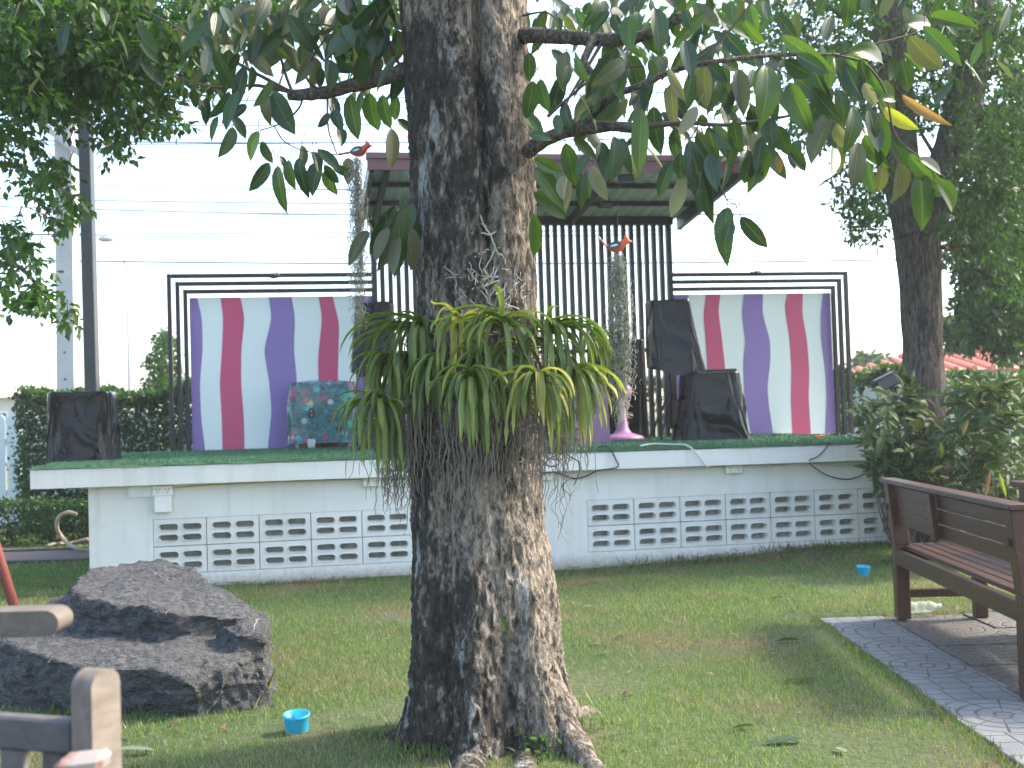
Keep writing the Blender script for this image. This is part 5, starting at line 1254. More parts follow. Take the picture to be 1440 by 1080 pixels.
FAR = [(60,-10,15,35,50,'b'),(420,150,622,300,64,'b'),(370,225,425,292,58,'d'),(430,250,542,325,76,'d'),(550,280,612,432,84,'d'),(320,285,380,478,84,'b'),(450,350,532,555,86,'b'),(540,370,645,505,66,'d'),(620,500,538,662,92,'o'),(690,230,825,412,96,'b'),(700,215,932,215,66,'b'),(690,280,742,405,56,'d'),(765,350,812,442,50,'p'),(850,455,978,545,52,'y'),(830,412,912,410,36,'b'),(925,400,1088,538,36,'a'),(945,100,1062,88,54,'b'),(1040,70,1232,105,62,'b'),(1015,110,1168,265,62,'b'),(955,150,1082,305,84,'o'),(870,250,920,355,66,'d'),(920,250,972,405,64,'d'),(930,220,1022,305,24,'b'),(720,460,735,605,86,'d'),(740,600,728,775,66,'o'),(785,460,832,625,74,'d'),(770,570,822,715,72,'b'),(825,480,872,695,64,'b'),(880,580,955,705,62,'d'),(910,690,952,878,86,'o'),(955,645,1075,815,62,'b'),(1000,730,1030,938,88,'d'),(1000,665,1086,712,46,'p'),(1070,755,1208,898,62,'b'),(1060,780,1125,862,46,'d'),(650,520,690,665,56,'p'),(780,680,800,812,56,'d'),(842,700,838,815,54,'o'),(410,385,422,422,44,'d'),(290,445,312,562,62,'d'),(372,500,368,595,54,'d'),(210,505,240,655,64,'d'),(130,530,202,635,64,'d'),(400,530,452,655,60,'d'),(430,600,522,718,48,'d'),(290,560,332,682,52,'p'),(290,650,262,770,60,'d'),(365,640,312,770,56,'b'),(400,655,412,725,34,'a'),(60,560,142,695,66,'d'),(30,590,92,895,80,'d'),(192,875,148,1062,66,'d'),(205,930,178,1025,50,'d'),(245,915,348,1038,64,'d'),(270,10,300,90,66,'d'),(320,0,360,80,66,'d'),(10,170,40,300,60,'d'),(660,380,690,500,60,'d'),(480,230,600,300,56,'d'),(640,240,700,380,60,'d'),(750,250,790,420,50,'d')]
allL = [(l, 4.45, 4.85) for l in zz(270, 0, .2778, LEFT)] + [(l, 4.15, 4.35) for l in zz(480, 190, .25, CLUST)] + [(l, 3.7, 4.15) for l in zz(730, 0, .2778, RIGHT)] + [(l, 3.75, 4.05) for l in zz(960, 0, .3333, FAR)]
lmat = {'d': 'leaf', 'b': 'leaf_bright', 'o': 'leaf_olive', 'p': 'leaf_pale', 'y': 'leaf_yellow', 'a': 'leaf_orange'}
leafmesh = {}
for k, mn in lmat.items():
    leafmesh[k] = [np_mesh('leaf', v, f, M[mn], u, smooth=True) for v, f, u in BT]
rl = random.Random(3)
def put_leaf(parent, a, tip, wpx_m, k, meshes):
    d = tip - a; L = d.length; d.normalize()
    view = (EYEV - a).normalized()
    nrm = view + Vector((rl.uniform(-.7, .7), rl.uniform(-.3, .3), rl.uniform(-0.3, .6)))
    nrm = (nrm - d * nrm.dot(d)).normalized(); sd = d.cross(nrm).normalized()
    c = max(0.35, abs(nrm.dot(view))); w = min(wpx_m / c, L * 0.44)
    # leaves hang with the convex side out: curl towards the normal's far side
    mw = Matrix(((sd.x * w, d.x * L, nrm.x * L, 0), (sd.y * w, d.y * L, nrm.y * L, 0), (sd.z * w, d.z * L, nrm.z * L, 0), (0, 0, 0, 1)))
    o = link('leaf', rl.choice(meshes), parent)
    mw.translation = a - wl(parent); o.matrix_local = mw
    return o
pet = MB(); petb = MB()
nparts = 0
extra = []
for (bx, by, tx, ty, w, k), ya, yb in allL:
    Y = rl.uniform(ya, yb); Y2 = Y + rl.uniform(-.07, .07)
    a, t_ = P(bx, by, Y), P(tx + (tx - bx) * .1, ty + (ty - by) * .1, Y2)
    if nparts < 296:
        put_leaf(mt_, a, t_, w * Y / FPX * 1.05, k, leafmesh[k]); nparts += 1
    else: extra.append((a, t_))
    # petiole back up to the twig
    q = a + (a - t_).normalized() * 0.02 + Vector((rl.uniform(-.02, .02), rl.uniform(-.02, .02), 0.03))
    pet.tube([a + (t_ - a) * 0.03, (a + q) / 2 + Vector((0, 0, .008)), q], [.0015, .0017, .0022], 4)
o = pet.build('petioles', M['twig'], mt_); o['kind'] = 'stuff'
# higher crown above the frame, and fill behind the upper leaves
N = 1600
c = np.stack([rng.uniform(-2.4, 2.6, N), rng.uniform(3.0, 6.8, N), rng.uniform(2.95, 4.7, N)], 1)
e1 = pix_centres([(400, 15, 120, 40), (520, 20, 50, 60), (820, 20, 90, 35), (960, 15, 90, 40)], 4.3, 5.0, 120)
e2 = pix_centres([(900, 120, 130, 70), (1130, 120, 130, 60), (1040, 190, 80, 40), (880, 200, 90, 25), (1180, 190, 70, 60), (560, 60, 20, 40), (330, 90, 70, 40)], 4.0, 4.5, 85)
c = np.concatenate([c, e1, e2] + ([np.array([list(a) for a, _ in extra])] if extra else [])); N = len(c)
dr = rvec(N) * np.array([.7, .7, .3]) + np.array([0, 0, -0.8]); nr = rvec(N) + np.array([0, -.5, 0.4]); l = rng.uniform(.12, .18, N)
o = scatter('leaf_mass', c, dr, nr, l, l * .36, M['leaf'], mt_, BT[0]); o['kind'] = 'stuff'
# one fresh leaf stuck on the bark
# ================================================================== ORCHIDS ON THE TRUNK
def arch_leaf(a, tip, lift, w, side_hint):
    """strap leaf: channelled strip along an arch from a to tip"""
    a, tip = Vector(a), Vector(tip); d = tip - a
    c1 = a + Vector((d.x * 0.35, d.y * 0.6, 0)) + Vector((0, 0, lift + max(d.z, 0))); c2 = a + Vector((d.x * 0.86, d.y, 0)) + Vector((0, 0, lift * 0.9 + d.z * 0.22))
    V, U, F = [], [], []; n = 12
    up0 = None
    for k in range(n + 1):
        t = k / n; p = a * (1 - t) ** 3 + c1 * 3 * t * (1 - t) ** 2 + c2 * 3 * t * t * (1 - t) + tip * t ** 3
        tg = ((c1 - a) * (1 - t) ** 2 + (c2 - c1) * 2 * t * (1 - t) + (tip - c2) * t * t).normalized()
        sd = tg.cross(Vector((0, 0, 1)))
        if sd.length < 0.15: sd = Vector(side_hint)
        sd = sd.normalized()
        if up0 is not None and sd.dot(up0) < 0: sd = -sd
        up0 = sd; nr = sd.cross(tg).normalized()
        if nr.z < 0 and k < 3: nr = -nr
        ww = w * (0.75 + 0.25 * math.sin(min(1, t * 3) * 1.57)) * (1 if t < 0.8 else max(0.12, 1 - ((t - 0.8) / 0.2) ** 2 * 0.88))
        for s_, h in ((-1, .8), (-.5, .3), (0, 0), (.5, .3), (1, .8)):
            V.append(p + sd * (s_ * ww / 2) + nr * (h * ww * 0.42)); U.append((0.5 + s_ / 2, t))
    for k in range(n):
        for i in range(4): q = k * 5 + i; F.append((q, q + 1, q + 6, q + 5))
    return V, F, U
def hang_roots(b, cx, cy, Y, n, spread, ly0, ly1, rad, wig=0.03):
    for _ in range(n):
        x = cx + rl.gauss(0, spread); y = cy + rl.uniform(-15, 25); yy = Y + rl.uniform(-.05, .06)
        L = rl.uniform(ly0, ly1); m_ = 7; pts = []; dx = rl.gauss(0, 6)
        for k in range(m_ + 1):
            t = k / m_; pts.append(P(x + dx * t + rl.gauss(0, 2.4) * (t > 0), y + L * t, yy + rl.gauss(0, .006)))
        b.tube(catmull(pts, 2), [lerp(rad, rad * .55, i / (2 * m_)) for i in range(2 * m_ + 1)], 4, cap=False)
def orchid(cx, cy, Y, tips, label, mat='orchid', stem=(0, 26), w=0.0195, roots=16, rl_=(40, 120), lift=0.05, rspread=16):
    c = P(cx, cy, Y); t = thing('orchid', c, label, 'orchid', None)
    sb = P(cx + stem[0], cy + stem[1], Y + 0.05)
    b = MB(); b.tube([sb, (sb + c) / 2, c + Vector((0, 0, .012))], [.007, .009, .007], 8); b.build('stem', M['root_dark'], t, smooth=True)
    tips = list(tips) + [(q[0] + rl.gauss(0, 9), q[1] + rl.gauss(0, 12)) for q in tips if rl.random() < .75]
    tips = [((cx + (q[0] - cx) * 1.12 + rl.gauss(0, 3), q[1]) + tuple(q[2:])) for q in tips]
    n = len(tips)
    for i, tp in enumerate(tips):
        tx, ty = tp[0], tp[1]; lf = tp[2] if len(tp) > 2 else None
        Y2 = Y - rl.uniform(0.0, 0.09) if abs(tx - cx) < 60 else Y + rl.uniform(-.08, .03)
        base = sb.lerp(c, 0.2 + 0.8 * ((i * 7) % n) / n)
        V, F, U = arch_leaf(base, P(tx, ty, Y2), lift * rl.uniform(.6, 1.2) if lf is None else lf, w * rl.uniform(.85, 1.15), (rl.uniform(-1, 1), rl.uniform(-.3, .3), 0))
        V = np.array([tuple(v) for v in V]) - np.array(wl(t))
        link('leaf', np_mesh('leaf', V, np.array(F), M[mat], np.array(U), smooth=True), t)
    b = MB(); hang_roots(b, cx + stem[0], cy + stem[1] + 4, Y + 0.07, roots, rspread, rl_[0], rl_[1], 0.0024)
    o = b.build('hanging_roots', M['root'], t); o['kind'] = 'stuff'
    return t
orchid(647, 447, 4.13, [(609, 422, .045), (611, 468), (612, 488), (622, 487), (632, 500), (622, 523), (690, 440), (640, 530), (668, 520), (700, 470), (618, 458), (655, 515)], 'yellow green orchid at the upper left front of the trunk', 'orchid_yellow', roots=12)
orchid(707, 448, 4.08, [(655, 488), (662, 492), (665, 508), (675, 516), (640, 440, .04), (762, 490), (765, 480), (735, 515), (732, 567), (752, 500), (690, 508), (672, 470), (770, 458), (745, 540), (646, 462), (762, 520), (700, 415, .06)], 'large orchid at the top centre of the cluster', 'orchid', roots=14, lift=.06)
orchid(768, 455, 4.1, [(816, 522), (836, 508), (845, 515), (848, 490), (826, 470), (800, 520), (812, 500), (790, 560), (778, 565), (735, 530), (741, 575), (838, 478), (768, 570), (782, 430, .05), (795, 535), (830, 525)], 'green orchid at the upper right of the cluster', 'orchid', roots=14, lift=.055)
orchid(592, 452, 4.28, [(500, 490), (501, 502), (498, 478), (512, 452, .05), (528, 505), (540, 530), (583, 527), (592, 533), (580, 520), (605, 560), (598, 528), (552, 520), (614, 470, .03), (538, 468), (522, 512), (606, 590), (565, 545), (560, 445, .04)], 'green orchid arching out to the left at the top of the cluster', 'orchid', roots=20, rspread=26)
orchid(575, 500, 4.33, [(540, 570), (553, 583), (563, 590), (573, 565), (585, 595), (596, 585), (607, 630), (545, 555), (560, 560), (520, 560)], 'shaded orchid behind the left pair with hanging leaves', 'orchid', roots=26, rspread=26, rl_=(60, 170))
orchid(534, 558, 4.18, [(478, 585), (481, 614), (484, 620), (497, 630), (500, 640), (564, 575), (567, 588, .02), (514, 655), (527, 662), (533, 668), (543, 668), (553, 660), (557, 655), (520, 640), (540, 640), (486, 560), (548, 650), (525, 620), (484, 600)], 'lower left orchid reaching out over the stage edge', 'orchid', roots=12, rspread=22, rl_=(50, 110))
orchid(662, 524, 4.02, [(607, 550), (610, 556), (627, 570), (632, 584), (628, 560), (700, 578), (709, 541), (693, 575), (684, 542), (662, 631), (667, 625), (687, 632), (680, 635), (690, 625), (655, 610), (640, 575), (684, 600)], 'low central orchid with bright hanging leaves', 'orchid', roots=22, rl_=(60, 160))
orchid(757, 528, 4.0, [(707, 531), (722, 562), (727, 574), (740, 590), (757, 580), (781, 605), (788, 590), (797, 562), (800, 558), (772, 620), (727, 612), (765, 600), (716, 545), (785, 620), (760, 560)], 'lower right front orchid with yellow edged leaves', 'orchid_yellow', roots=22, rl_=(60, 160))
orchid(806, 522, 4.06, [(864, 562), (854, 584), (846, 602), (834, 616), (822, 627), (807, 628), (800, 630), (790, 610), (862, 548), (856, 530), (840, 570), (815, 600), (830, 590), (802, 610), (845, 545), (818, 622)], 'yellowing orchid at the far right of the cluster', 'orchid_yellow', roots=20, rl_=(50, 140))
orchid(832, 468, 4.3, [(858, 520), (862, 500), (852, 540), (845, 555), (838, 540), (820, 545), (862, 480)], 'partly hidden orchid behind the right of the cluster', 'orchid', roots=8)

orchid(690, 492, 4.1, [(640, 540), (648, 560), (655, 585), (730, 545), (742, 570), (722, 590), (690, 585), (672, 590), (705, 595), (636, 515), (748, 530), (712, 560)], 'orchid in the middle of the cluster above the low central one', 'orchid', roots=10)
orchid(735, 482, 4.12, [(700, 540), (712, 565), (780, 530), (800, 545), (790, 575), (765, 585), (745, 590), (728, 580), (805, 520), (694, 520)], 'orchid in the middle right just above the front yellow edged one', 'orchid', roots=10)
orchid(618, 500, 4.2, [(570, 560), (582, 585), (596, 600), (615, 590), (640, 565), (648, 545), (574, 535), (628, 600), (604, 570)], 'green orchid at the left front just below the yellow green one', 'orchid', roots=10)
orchid(548, 500, 4.3, [(498, 540), (505, 565), (520, 590), (540, 600), (562, 595), (575, 570), (500, 520), (530, 570), (552, 590)], 'orchid at the far left between the upper and lower ones', 'orchid', roots=10, rspread=20)
# tangle of old roots wrapped round the trunk
t = thing('root_tangle', P(680, 560, 4.2), 'grey brown tangle of old orchid roots wrapped round the trunk', 'roots')
b = MB()
for (cx, cy, Y, n, sp, l0, l1) in ((600, 560, 4.24, 60, 24, 60, 150), (660, 570, 4.16, 60, 26, 50, 150), (730, 570, 4.14, 55, 28, 40, 140), (555, 590, 4.3, 60, 22, 30, 110), (790, 590, 4.2, 30, 18, 20, 80), (570, 640, 4.32, 30, 20, 20, 90)):
    hang_roots(b, cx, cy, Y, n, sp, l0, l1, 0.0023)
b.build('hanging_roots', M['root'], t)['kind'] = 'stuff'
b = MB()
for _ in range(260):
    x = rl.uniform(560, 800); y = rl.uniform(462, 640); pts = []
    a = rl.uniform(0, 6.28); 
    for k in range(7):
        u = (x - 672) / 92; Yy = 4.42 - 0.235 * math.sqrt(max(0.03, 1 - u * u)) - rl.uniform(0, .035)
        pts.append(P(x, y, Yy)); a += rl.gauss(0, .7); x += 9 * math.cos(a); y += 9 * math.sin(a) * .8 + 2
        x = min(max(x, 545), 815)
    b.tube(catmull(pts, 2), 0.003, 4, cap=False)
b.build('matted_roots', M['root_dark'], t)['kind'] = 'stuff'
b = MB()
for _ in range(14):
    x = rl.uniform(770, 800); hang_pts = []; y = rl.uniform(600, 640); L = rl.uniform(40, 150)
    for k in range(9): hang_pts.append(P(x + rl.gauss(0, 3) + k * rl.uniform(-1, 2), y + L * k / 8, 4.2))
    b.tube(catmull(hang_pts, 2), 0.0013, 3, cap=False)
for _ in range(26):
    x = rl.uniform(540, 585); y = rl.uniform(610, 650); pts = []; L = rl.uniform(30, 90)
    for k in range(7): pts.append(P(x + rl.gauss(0, 4), y + L * k / 6, 4.3))
    b.tube(catmull(pts, 2), 0.0013, 3, cap=False)
b.build('fine_roots', M['root'], t)['kind'] = 'stuff'
# pale branching aerial roots lying on the bark above
def zr(L): return [[(480 + .25 * a, 190 + .25 * c) for a, c in l] for l in L]
RT = zr([[(705, 265), (740, 360), (800, 510), (860, 600), (865, 640), (900, 690), (920, 760), (915, 860), (925, 960)],
 [(975, 365), (970, 450), (978, 560), (975, 700), (975, 800), (960, 850), (930, 930)],
 [(715, 570), (770, 550), (845, 560), (860, 545), (960, 535), (1050, 552)],
 [(715, 570), (700, 640), (708, 740), (720, 830)], [(865, 635), (840, 700), (800, 750), (830, 790)], [(865, 635), (910, 620), (975, 665), (1065, 672)],
 [(700, 640), (650, 630)], [(705, 760), (640, 770)], [(710, 700), (760, 750), (790, 800), (800, 870), (830, 900)], [(720, 870), (800, 850), (880, 820), (1000, 800), (1060, 810)],
 [(835, 640), (790, 665), (740, 690), (710, 720)], [(920, 600), (905, 640)], [(940, 430), (968, 440)], [(975, 495), (1005, 490)], [(720, 820), (690, 900), (640, 940)], [(720, 830), (660, 880)],
 [(460, 650), (480, 760), (520, 880), (560, 990)], [(520, 620), (505, 740), (500, 820), (530, 940)], [(500, 975), (560, 985), (640, 985)], [(980, 690), (1060, 680)], [(1000, 580), (1020, 590), (990, 660)],
 [(780, 780), (850, 800), (900, 790), (975, 760)], [(800, 830), (850, 780), (860, 740)], [(740, 800), (800, 900), (850, 960)], [(900, 860), (950, 900), (1010, 950)], [(1000, 810), (1050, 900), (1020, 960)], [(860, 860), (830, 930)], [(720, 300), (735, 330), (750, 325)], [(790, 500), (810, 510), (815, 540)], [(640, 660), (700, 655)], [(655, 880), (690, 860), (720, 800)]])
t = thing('aerial_roots', P(690, 400, 4.2), 'pale branching aerial roots clinging to the bark above the orchids', 'roots')
def onbark(x, y, out=0.0):
    l = np.interp(y, yc, xl); r = np.interp(y, yc, xr); u = min(0.97, max(-.97, (x - (l + r) / 2) / ((r - l) / 2)))
    hw = (r - l) / 2 * TY / FPX
    k = TY - 0.95 * hw * math.sqrt(1 - u * u) - out
    return P(x, y, k)
for k, l in enumerate(RT):
    b = MB(); pts = []
    for (x0_, y0_), (x1_, y1_) in zip(l[:-1], l[1:]):
        for q in (0, .33, .66): pts.append(onbark(lerp(x0_, x1_, q) + rl.gauss(0, .9), lerp(y0_, y1_, q) + rl.gauss(0, .9), 0.006))
    pts.append(onbark(*l[-1], 0.006)); r0 = 0.0042 if k in (0, 1, 2, 3, 9) else 0.0028
    b.tube(pts, [lerp(r0 * .7, r0, i / len(pts)) for i in range(len(pts))], 5)
    b.build('root', M['root_pale'], t, smooth=True)
b = MB()
for _ in range(48):
    x = rl.uniform(640, 745); y = rl.uniform(375, 455); a = rl.uniform(0, 6.28); pts = []
    for k in range(5):
        pts.append(onbark(x, y, .008 + rl.uniform(0, .02))); a += rl.gauss(0, .5); x += 6 * math.cos(a); y += 6 * math.sin(a)
    b.tube(pts, 0.0019, 4, cap=False)
b.build('rootlets', M['root_pale'], t)['kind'] = 'stuff'
# fresh leaf caught on the bark
a_, t_ = onbark(704, 868, .012), onbark(716, 892, .02)
V_, F_, U_ = BT[1]; o = link('fresh_leaf', np_mesh('fresh_leaf', V_, F_, M['leaf_bright'], U_, smooth=True)); d = (t_ - a_); L = d.length; d.normalize(); nn = Vector((0.2, -1, .1)); nn = (nn - d * nn.dot(d)).normalized(); sd = d.cross(nn)
mw = Matrix(((sd.x * .022, d.x * L, nn.x * L, a_.x), (sd.y * .022, d.y * L, nn.y * L, a_.y), (sd.z * .022, d.z * L, nn.z * L, a_.z), (0, 0, 0, 1))); o.matrix_world = mw; WL[o.name] = a_
tag(o, 'single fresh green leaf stuck on the bark low on the trunk', 'leaf')

# ================================================================== BIRDS AND HANGING MOSS
def bird(px, py, Y, sgn, pitch, label, tailup, tipmat):
    c = P(px, py, Y); t = thing('bird_ornament', c, label, 'ornament')
    ax = Vector((sgn * math.cos(pitch), -0.1, math.sin(pitch))).normalized(); up = Vector((0, 0, 1)); sd = ax.cross(up).normalized(); up = sd.cross(ax)
    def loft(prof, name, mat, parent, o=c, n=14):
        b = MB(); base = 0
        for u, h, ry, rz in prof:
            for k in range(n):
                a = 2 * math.pi * k / n; b.v.append(o + ax * u + up * (h + rz * math.sin(a)) + sd * ry * math.cos(a))
        for i in range(len(prof) - 1):
            for k in range(n): b.f.append([i * n + k, i * n + (k + 1) % n, (i + 1) * n + (k + 1) % n, (i + 1) * n + k]); b.mi.append(0)
        return b.build(name, M[mat], parent, smooth=True)
    loft([(-.042, .004, .002, .002), (-.034, .002, .010, .009), (-.018, -.001, .016, .016), (0, -.002, .019, .019), (.014, .002, .017, .019), (.024, .009, .013, .015), (.032, .016, .0125, .0125), (.040, .017, .010, .010), (.046, .016, .005, .005), (.048, .0155, .001, .001)], 'body', 'bird_red', t)
    loft([(.045, .016, .005, .004), (.052, .014, .002, .0018), (.055, .013, .0004, .0004)], 'beak', 'bird_pale', t, n=8)
    b = MB(); q = c + ax * .034 + up * .026; b.add([q - ax * .008, q + ax * .008, q - ax * .006 + up * .016, q - sd * .003, q + sd * .003], ((0, 3, 2), (3, 1, 2), (1, 4, 2), (4, 0, 2))); b.build('crest', M['bird_red'], t)
    for s_ in (-1, 1):
        V_, F_, U_ = BT[0]; b = MB(); o_ = c + ax * .016 + sd * (s_ * .0185) + up * .006; dd = (-ax * 1 - up * .12).normalized()
        b.add([o_ + dd * (y * .055) + up * (x * .028) + sd * s_ * (0.002 + z * .02) for x, y, z in V_], [list(f) for f in F_]); w = b.build('wing', M['bird_dark'], t, smooth=True)
        b = MB(); o2 = o_ + sd * s_ * .0022 + dd * .012
        b.add([o2 + dd * (y * .03) + up * (x * .008) + sd * s_ * .0015 for x, y, z in V_], [list(f) for f in F_]); b.build('wing_bar', M['bird_pale'], w)
        b = MB(); b.ball(c + ax * .038 + up * .020 + sd * s_ * .0095, .002, 8, 6); b.build('eye', M['dark_plastic'], t, smooth=True)
    td = (-ax + Vector((0, 0, tailup))).normalized(); tb = c - ax * .036 + up * .003
    b = MB(); s2 = td.cross(sd).normalized(); b.frame(tb - sd * .008 - s2 * .003, td * .034, sd * .016, s2 * .006, .002); b.build('tail', M['bird_red'], t)
    b = MB(); b.frame(tb + td * .0345 - sd * .009 - s2 * .0035, td * .014, sd * .018, s2 * .007, .002); b.build('tail_tip', M[tipmat], t)
    return t
bird(506, 213, 4.55, 1, 0.12, 'red bird ornament with a crest hanging at the left over the moss', 0.0, 'bird_red')
bird(868, 347, 4.15, 1, 0.05, 'orange red bird ornament with a raised pale tail tip hanging on the right wire', 1.3, 'bird_pale')
b = MB(); b.tube([P(490, 190, 4.5), P(496, 204, 4.55), P(505, 210, 4.55)], .0012, 4); tag(b.build('hanging_wire', M['wire']), 'short wire holding the left red bird', 'wire')
b = MB(); b.tube([P(872, 172, 4.0), P(871, 240, 4.15), P(868, 342, 4.15)], .0012, 4); tag(b.build('hanging_wire', M['wire']), 'long thin wire holding the right red bird', 'wire')
def moss(px, py0, py1, Y, n, wtop, wmid, label):
    b = MB(); s0 = 0
    for _ in range(n):
        full = rl.random() < .55
        ya = py0 + rl.random() ** 1.5 * (py1 - py0) * (0.1 if full else .75); yb = min(py1, ya + (py1 - py0) * (rl.uniform(.4, 1.0) if full else rl.uniform(.1, .35)))
        x = rl.gauss(0, 1); m_ = int(max(6, (yb - ya) / 5)); ph = rl.uniform(0, 6.28); pts = []; dx = 0
        for k in range(m_ + 1):
            y = lerp(ya, yb, k / m_); v = (y - py0) / (py1 - py0)
            wd = lerp(wtop, wmid, min(1, v * 2.2)) * (1 if v < .75 else lerp(1, .45, (v - .75) / .25)); dx += rl.gauss(0, 1.4); dx *= .9
            pts.append(P(px + (py1 - py0) * 0.028 * v + x * wd * .45 + dx + 2.2 * math.sin(ph + k * 1.9), y, Y + .02 * math.cos(ph + k * 1.9) + rl.gauss(0, .008)))
        b.tube(pts, 0.0011, 3, cap=False)
    for _ in range(n * 5):
        v = rl.random(); y = lerp(py0, py1, v); wd = lerp(wtop, wmid, min(1, v * 2.2)) * (1 if v < .75 else lerp(1, .45, (v - .75) / .25))
        x = px + (py1 - py0) * 0.028 * v + rl.gauss(0, .55) * wd; a = rl.uniform(0, 6.28); Yy = Y + rl.gauss(0, .02); pts = []; tw = rl.uniform(.3, .9) * rl.choice((-1, 1))
        for k in range(6): pts.append(P(x, y, Yy)); a += tw; x += 2.1 * math.cos(a); y += 2.1 * abs(math.sin(a)) * 0.9; Yy += rl.gauss(0, .003)
        b.tube(pts, 0.0009, 3, cap=False)
    return tag(b.build('hanging_moss', M['moss']), label, 'moss')
moss(500, 220, 458, 4.56, 95, 9, 13, 'grey green moss hanging under the left bird in front of the roof edge')
moss(868, 356, 592, 4.16, 120, 10, 19, 'grey green moss hanging under the right bird before the pink fan')

# ================================================================== SHRUBS BY THE RIGHT TREE
def shrub(bx, by, ells, y0, y1, n, npart, ln, label, mat='leaf_shrub', stems=7):
    base = Vector((bx, by, 0)); t = thing('leafy_shrub', base, label, 'shrub')
    c = pix_centres(ells, y0, y1, n)
    c = c[np.argsort(c[:, 1])]
    ms = [np_mesh('leaf', v, f, M[mat], u, smooth=True) for v, f, u in BT[:4]]
    # whorls: 5-6 leaves round each shoot tip
    P_, D_, N_, L_ = [], [], [], []
    b = MB()
    for q in c:
        q = Vector(q); k = rl.randint(4, 6); a0 = rl.uniform(0, 6.28); ax = Vector((rl.gauss(0, .35), rl.gauss(-.2, .35), 1)).normalized()
        o1 = ax.orthogonal().normalized(); o2 = ax.cross(o1)
        for j in range(k):
            a = a0 + 6.283 * j / k; rad = o1 * math.cos(a) + o2 * math.sin(a); el = rl.uniform(-.35, .75)
            P_.append(q - ax * rl.uniform(0, .04)); D_.append((rad + ax * el).normalized()); N_.append((ax - rad * el * .8).normalized()); L_.append(ln * rl.uniform(.65, 1.15))
        r = Vector((lerp(base.x, q.x, .35), lerp(base.y, q.y, .35), q.z * .25)); mid = Vector((lerp(base.x, q.x, .8), lerp(base.y, q.y, .8), q.z * .65))
        if rl.random() < .14: b.tube(catmull([base + Vector((rl.gauss(0, .05), rl.gauss(0, .05), 0)), r, mid, q], 3), [.008, .0075, .007, .0065, .006, .0055, .005, .004, .003, .0025][:10], 5)
    o = b.build('stems', M['twig'], t); o['kind'] = 'stuff'
    for i in range(min(npart, len(P_))):
        p_, d_, n_, l_ = P_[i], D_[i], N_[i], L_[i]; sd = d_.cross(n_).normalized(); nn = sd.cross(d_); w = l_ * .36
        o = link('leaf', rl.choice(ms), t); mw = Matrix(((sd.x * w, d_.x * l_, nn.x * l_, 0), (sd.y * w, d_.y * l_, nn.y * l_, 0), (sd.z * w, d_.z * l_, nn.z * l_, 0), (0, 0, 0, 1)))
        mw.translation = p_ - wl(t); o.matrix_local = mw
    if len(P_) > npart:
        A = lambda z: np.array([tuple(v) for v in z[npart:]]); l_ = np.array(L_[npart:])
        o = scatter('leaf_mass', A(P_), A(D_), A(N_), l_, l_ * .36, M[mat], t, BT[1]); o['kind'] = 'stuff'
    return t
shrub(2.95, 9.2, [(1268, 620, 50, 80), (1240, 600, 30, 60), (1285, 700, 40, 40), (1250, 660, 25, 30), (1300, 640, 30, 60)], 8.9, 9.7, 170, 290, .14, 'dark leafy shrub wrapped round the foot of the forked tree')
shrub(3.6, 8.9, [(1380, 600, 60, 70), (1400, 670, 50, 40), (1350, 650, 35, 60), (1360, 565, 35, 35), (1420, 565, 40, 35), (1340, 700, 40, 30)], 8.4, 9.5, 290, 290, .12, 'bushy shrub with mixed green and yellow leaves right of the forked tree')
shrub(4.3, 10.2, [(1400, 560, 60, 35), (1430, 610, 40, 70), (1345, 560, 30, 28), (1390, 640, 60, 50)], 9.9, 11.2, 190, 200, .13, 'tall green shrub behind the bushy one at the right edge', 'leaf_hedge')
# odd coloured leaves on the shrub: yellow, dried orange
for (x0_, y0_, x1_, y1_, k, lb_) in ((1322, 622, 1330, 645, 'y', 'yellow leaf hanging at the front of the bushy shrub'), (1405, 665, 1415, 700, 'y', 'pale yellow streaked leaf low on the bushy shrub'), (1310, 665, 1325, 650, 'y', 'small yellow leaf by the tree foot above the bench'), (1392, 662, 1386, 700, 'a', 'dried orange leaf hanging low in the bushy shrub'), (1362, 590, 1352, 612, 'a', 'brown orange leaf in the middle of the bushy shrub')):
    a_, t_ = P(x0_, y0_, 8.35), P(x1_, y1_, 8.33); o = put_leaf(thing('coloured_leaf', a_, lb_, 'leaf'), a_, t_, .027, k, leafmesh[k])
# epiphyte in a dark root basket on the right trunk
t = thing('epiphyte', P(1282, 572, 9.75), 'strap leaved epiphyte in a dark green net basket on the forked tree', 'plant')
b = MB(); b.ball(P(1282, 578, 9.78), (.14, .1, .12), 20, 12); 
for i, v in enumerate(b.v): b.v[i] = v + Vector((noise.noise(v * 14), noise.noise(v * 14 + Vector((2, 0, 0))), noise.noise(v * 14 + Vector((0, 4, 0))))) * .03
b.build('basket', M['leaf_dark'], t, smooth=True)
for (x, y) in ((1262, 520), (1270, 510), (1276, 525), (1285, 520), (1288, 530), (1256, 535), (1295, 540), (1302, 545), (1310, 560), (1250, 545), (1265, 535), (1315, 575)):
    V_, F_, U_ = arch_leaf(P(1280, 572, 9.72), P(x, y, 9.62), .08, .035, (1, 0, 0)); link('leaf', np_mesh('leaf', np.array([tuple(v) for v in V_]) - np.array(wl(t)), np.array(F_), M['leaf_grey' if x % 2 else 'leaf_hedge'], np.array(U_), smooth=True), t)
t = thing('garden_spotlight', P(1248, 540, 9.7), 'black spotlight tilted toward the stage on the forked tree', 'spotlight')
b = MB(); a_ = P(1236, 545, 9.6); b.frame(a_ - Vector((0, .05, .05)), Vector((.2, .05, .09)), Vector((0, .16, 0)), Vector((-.045, 0, .1)), .015); b.build('housing', M['dark_plastic'], t)
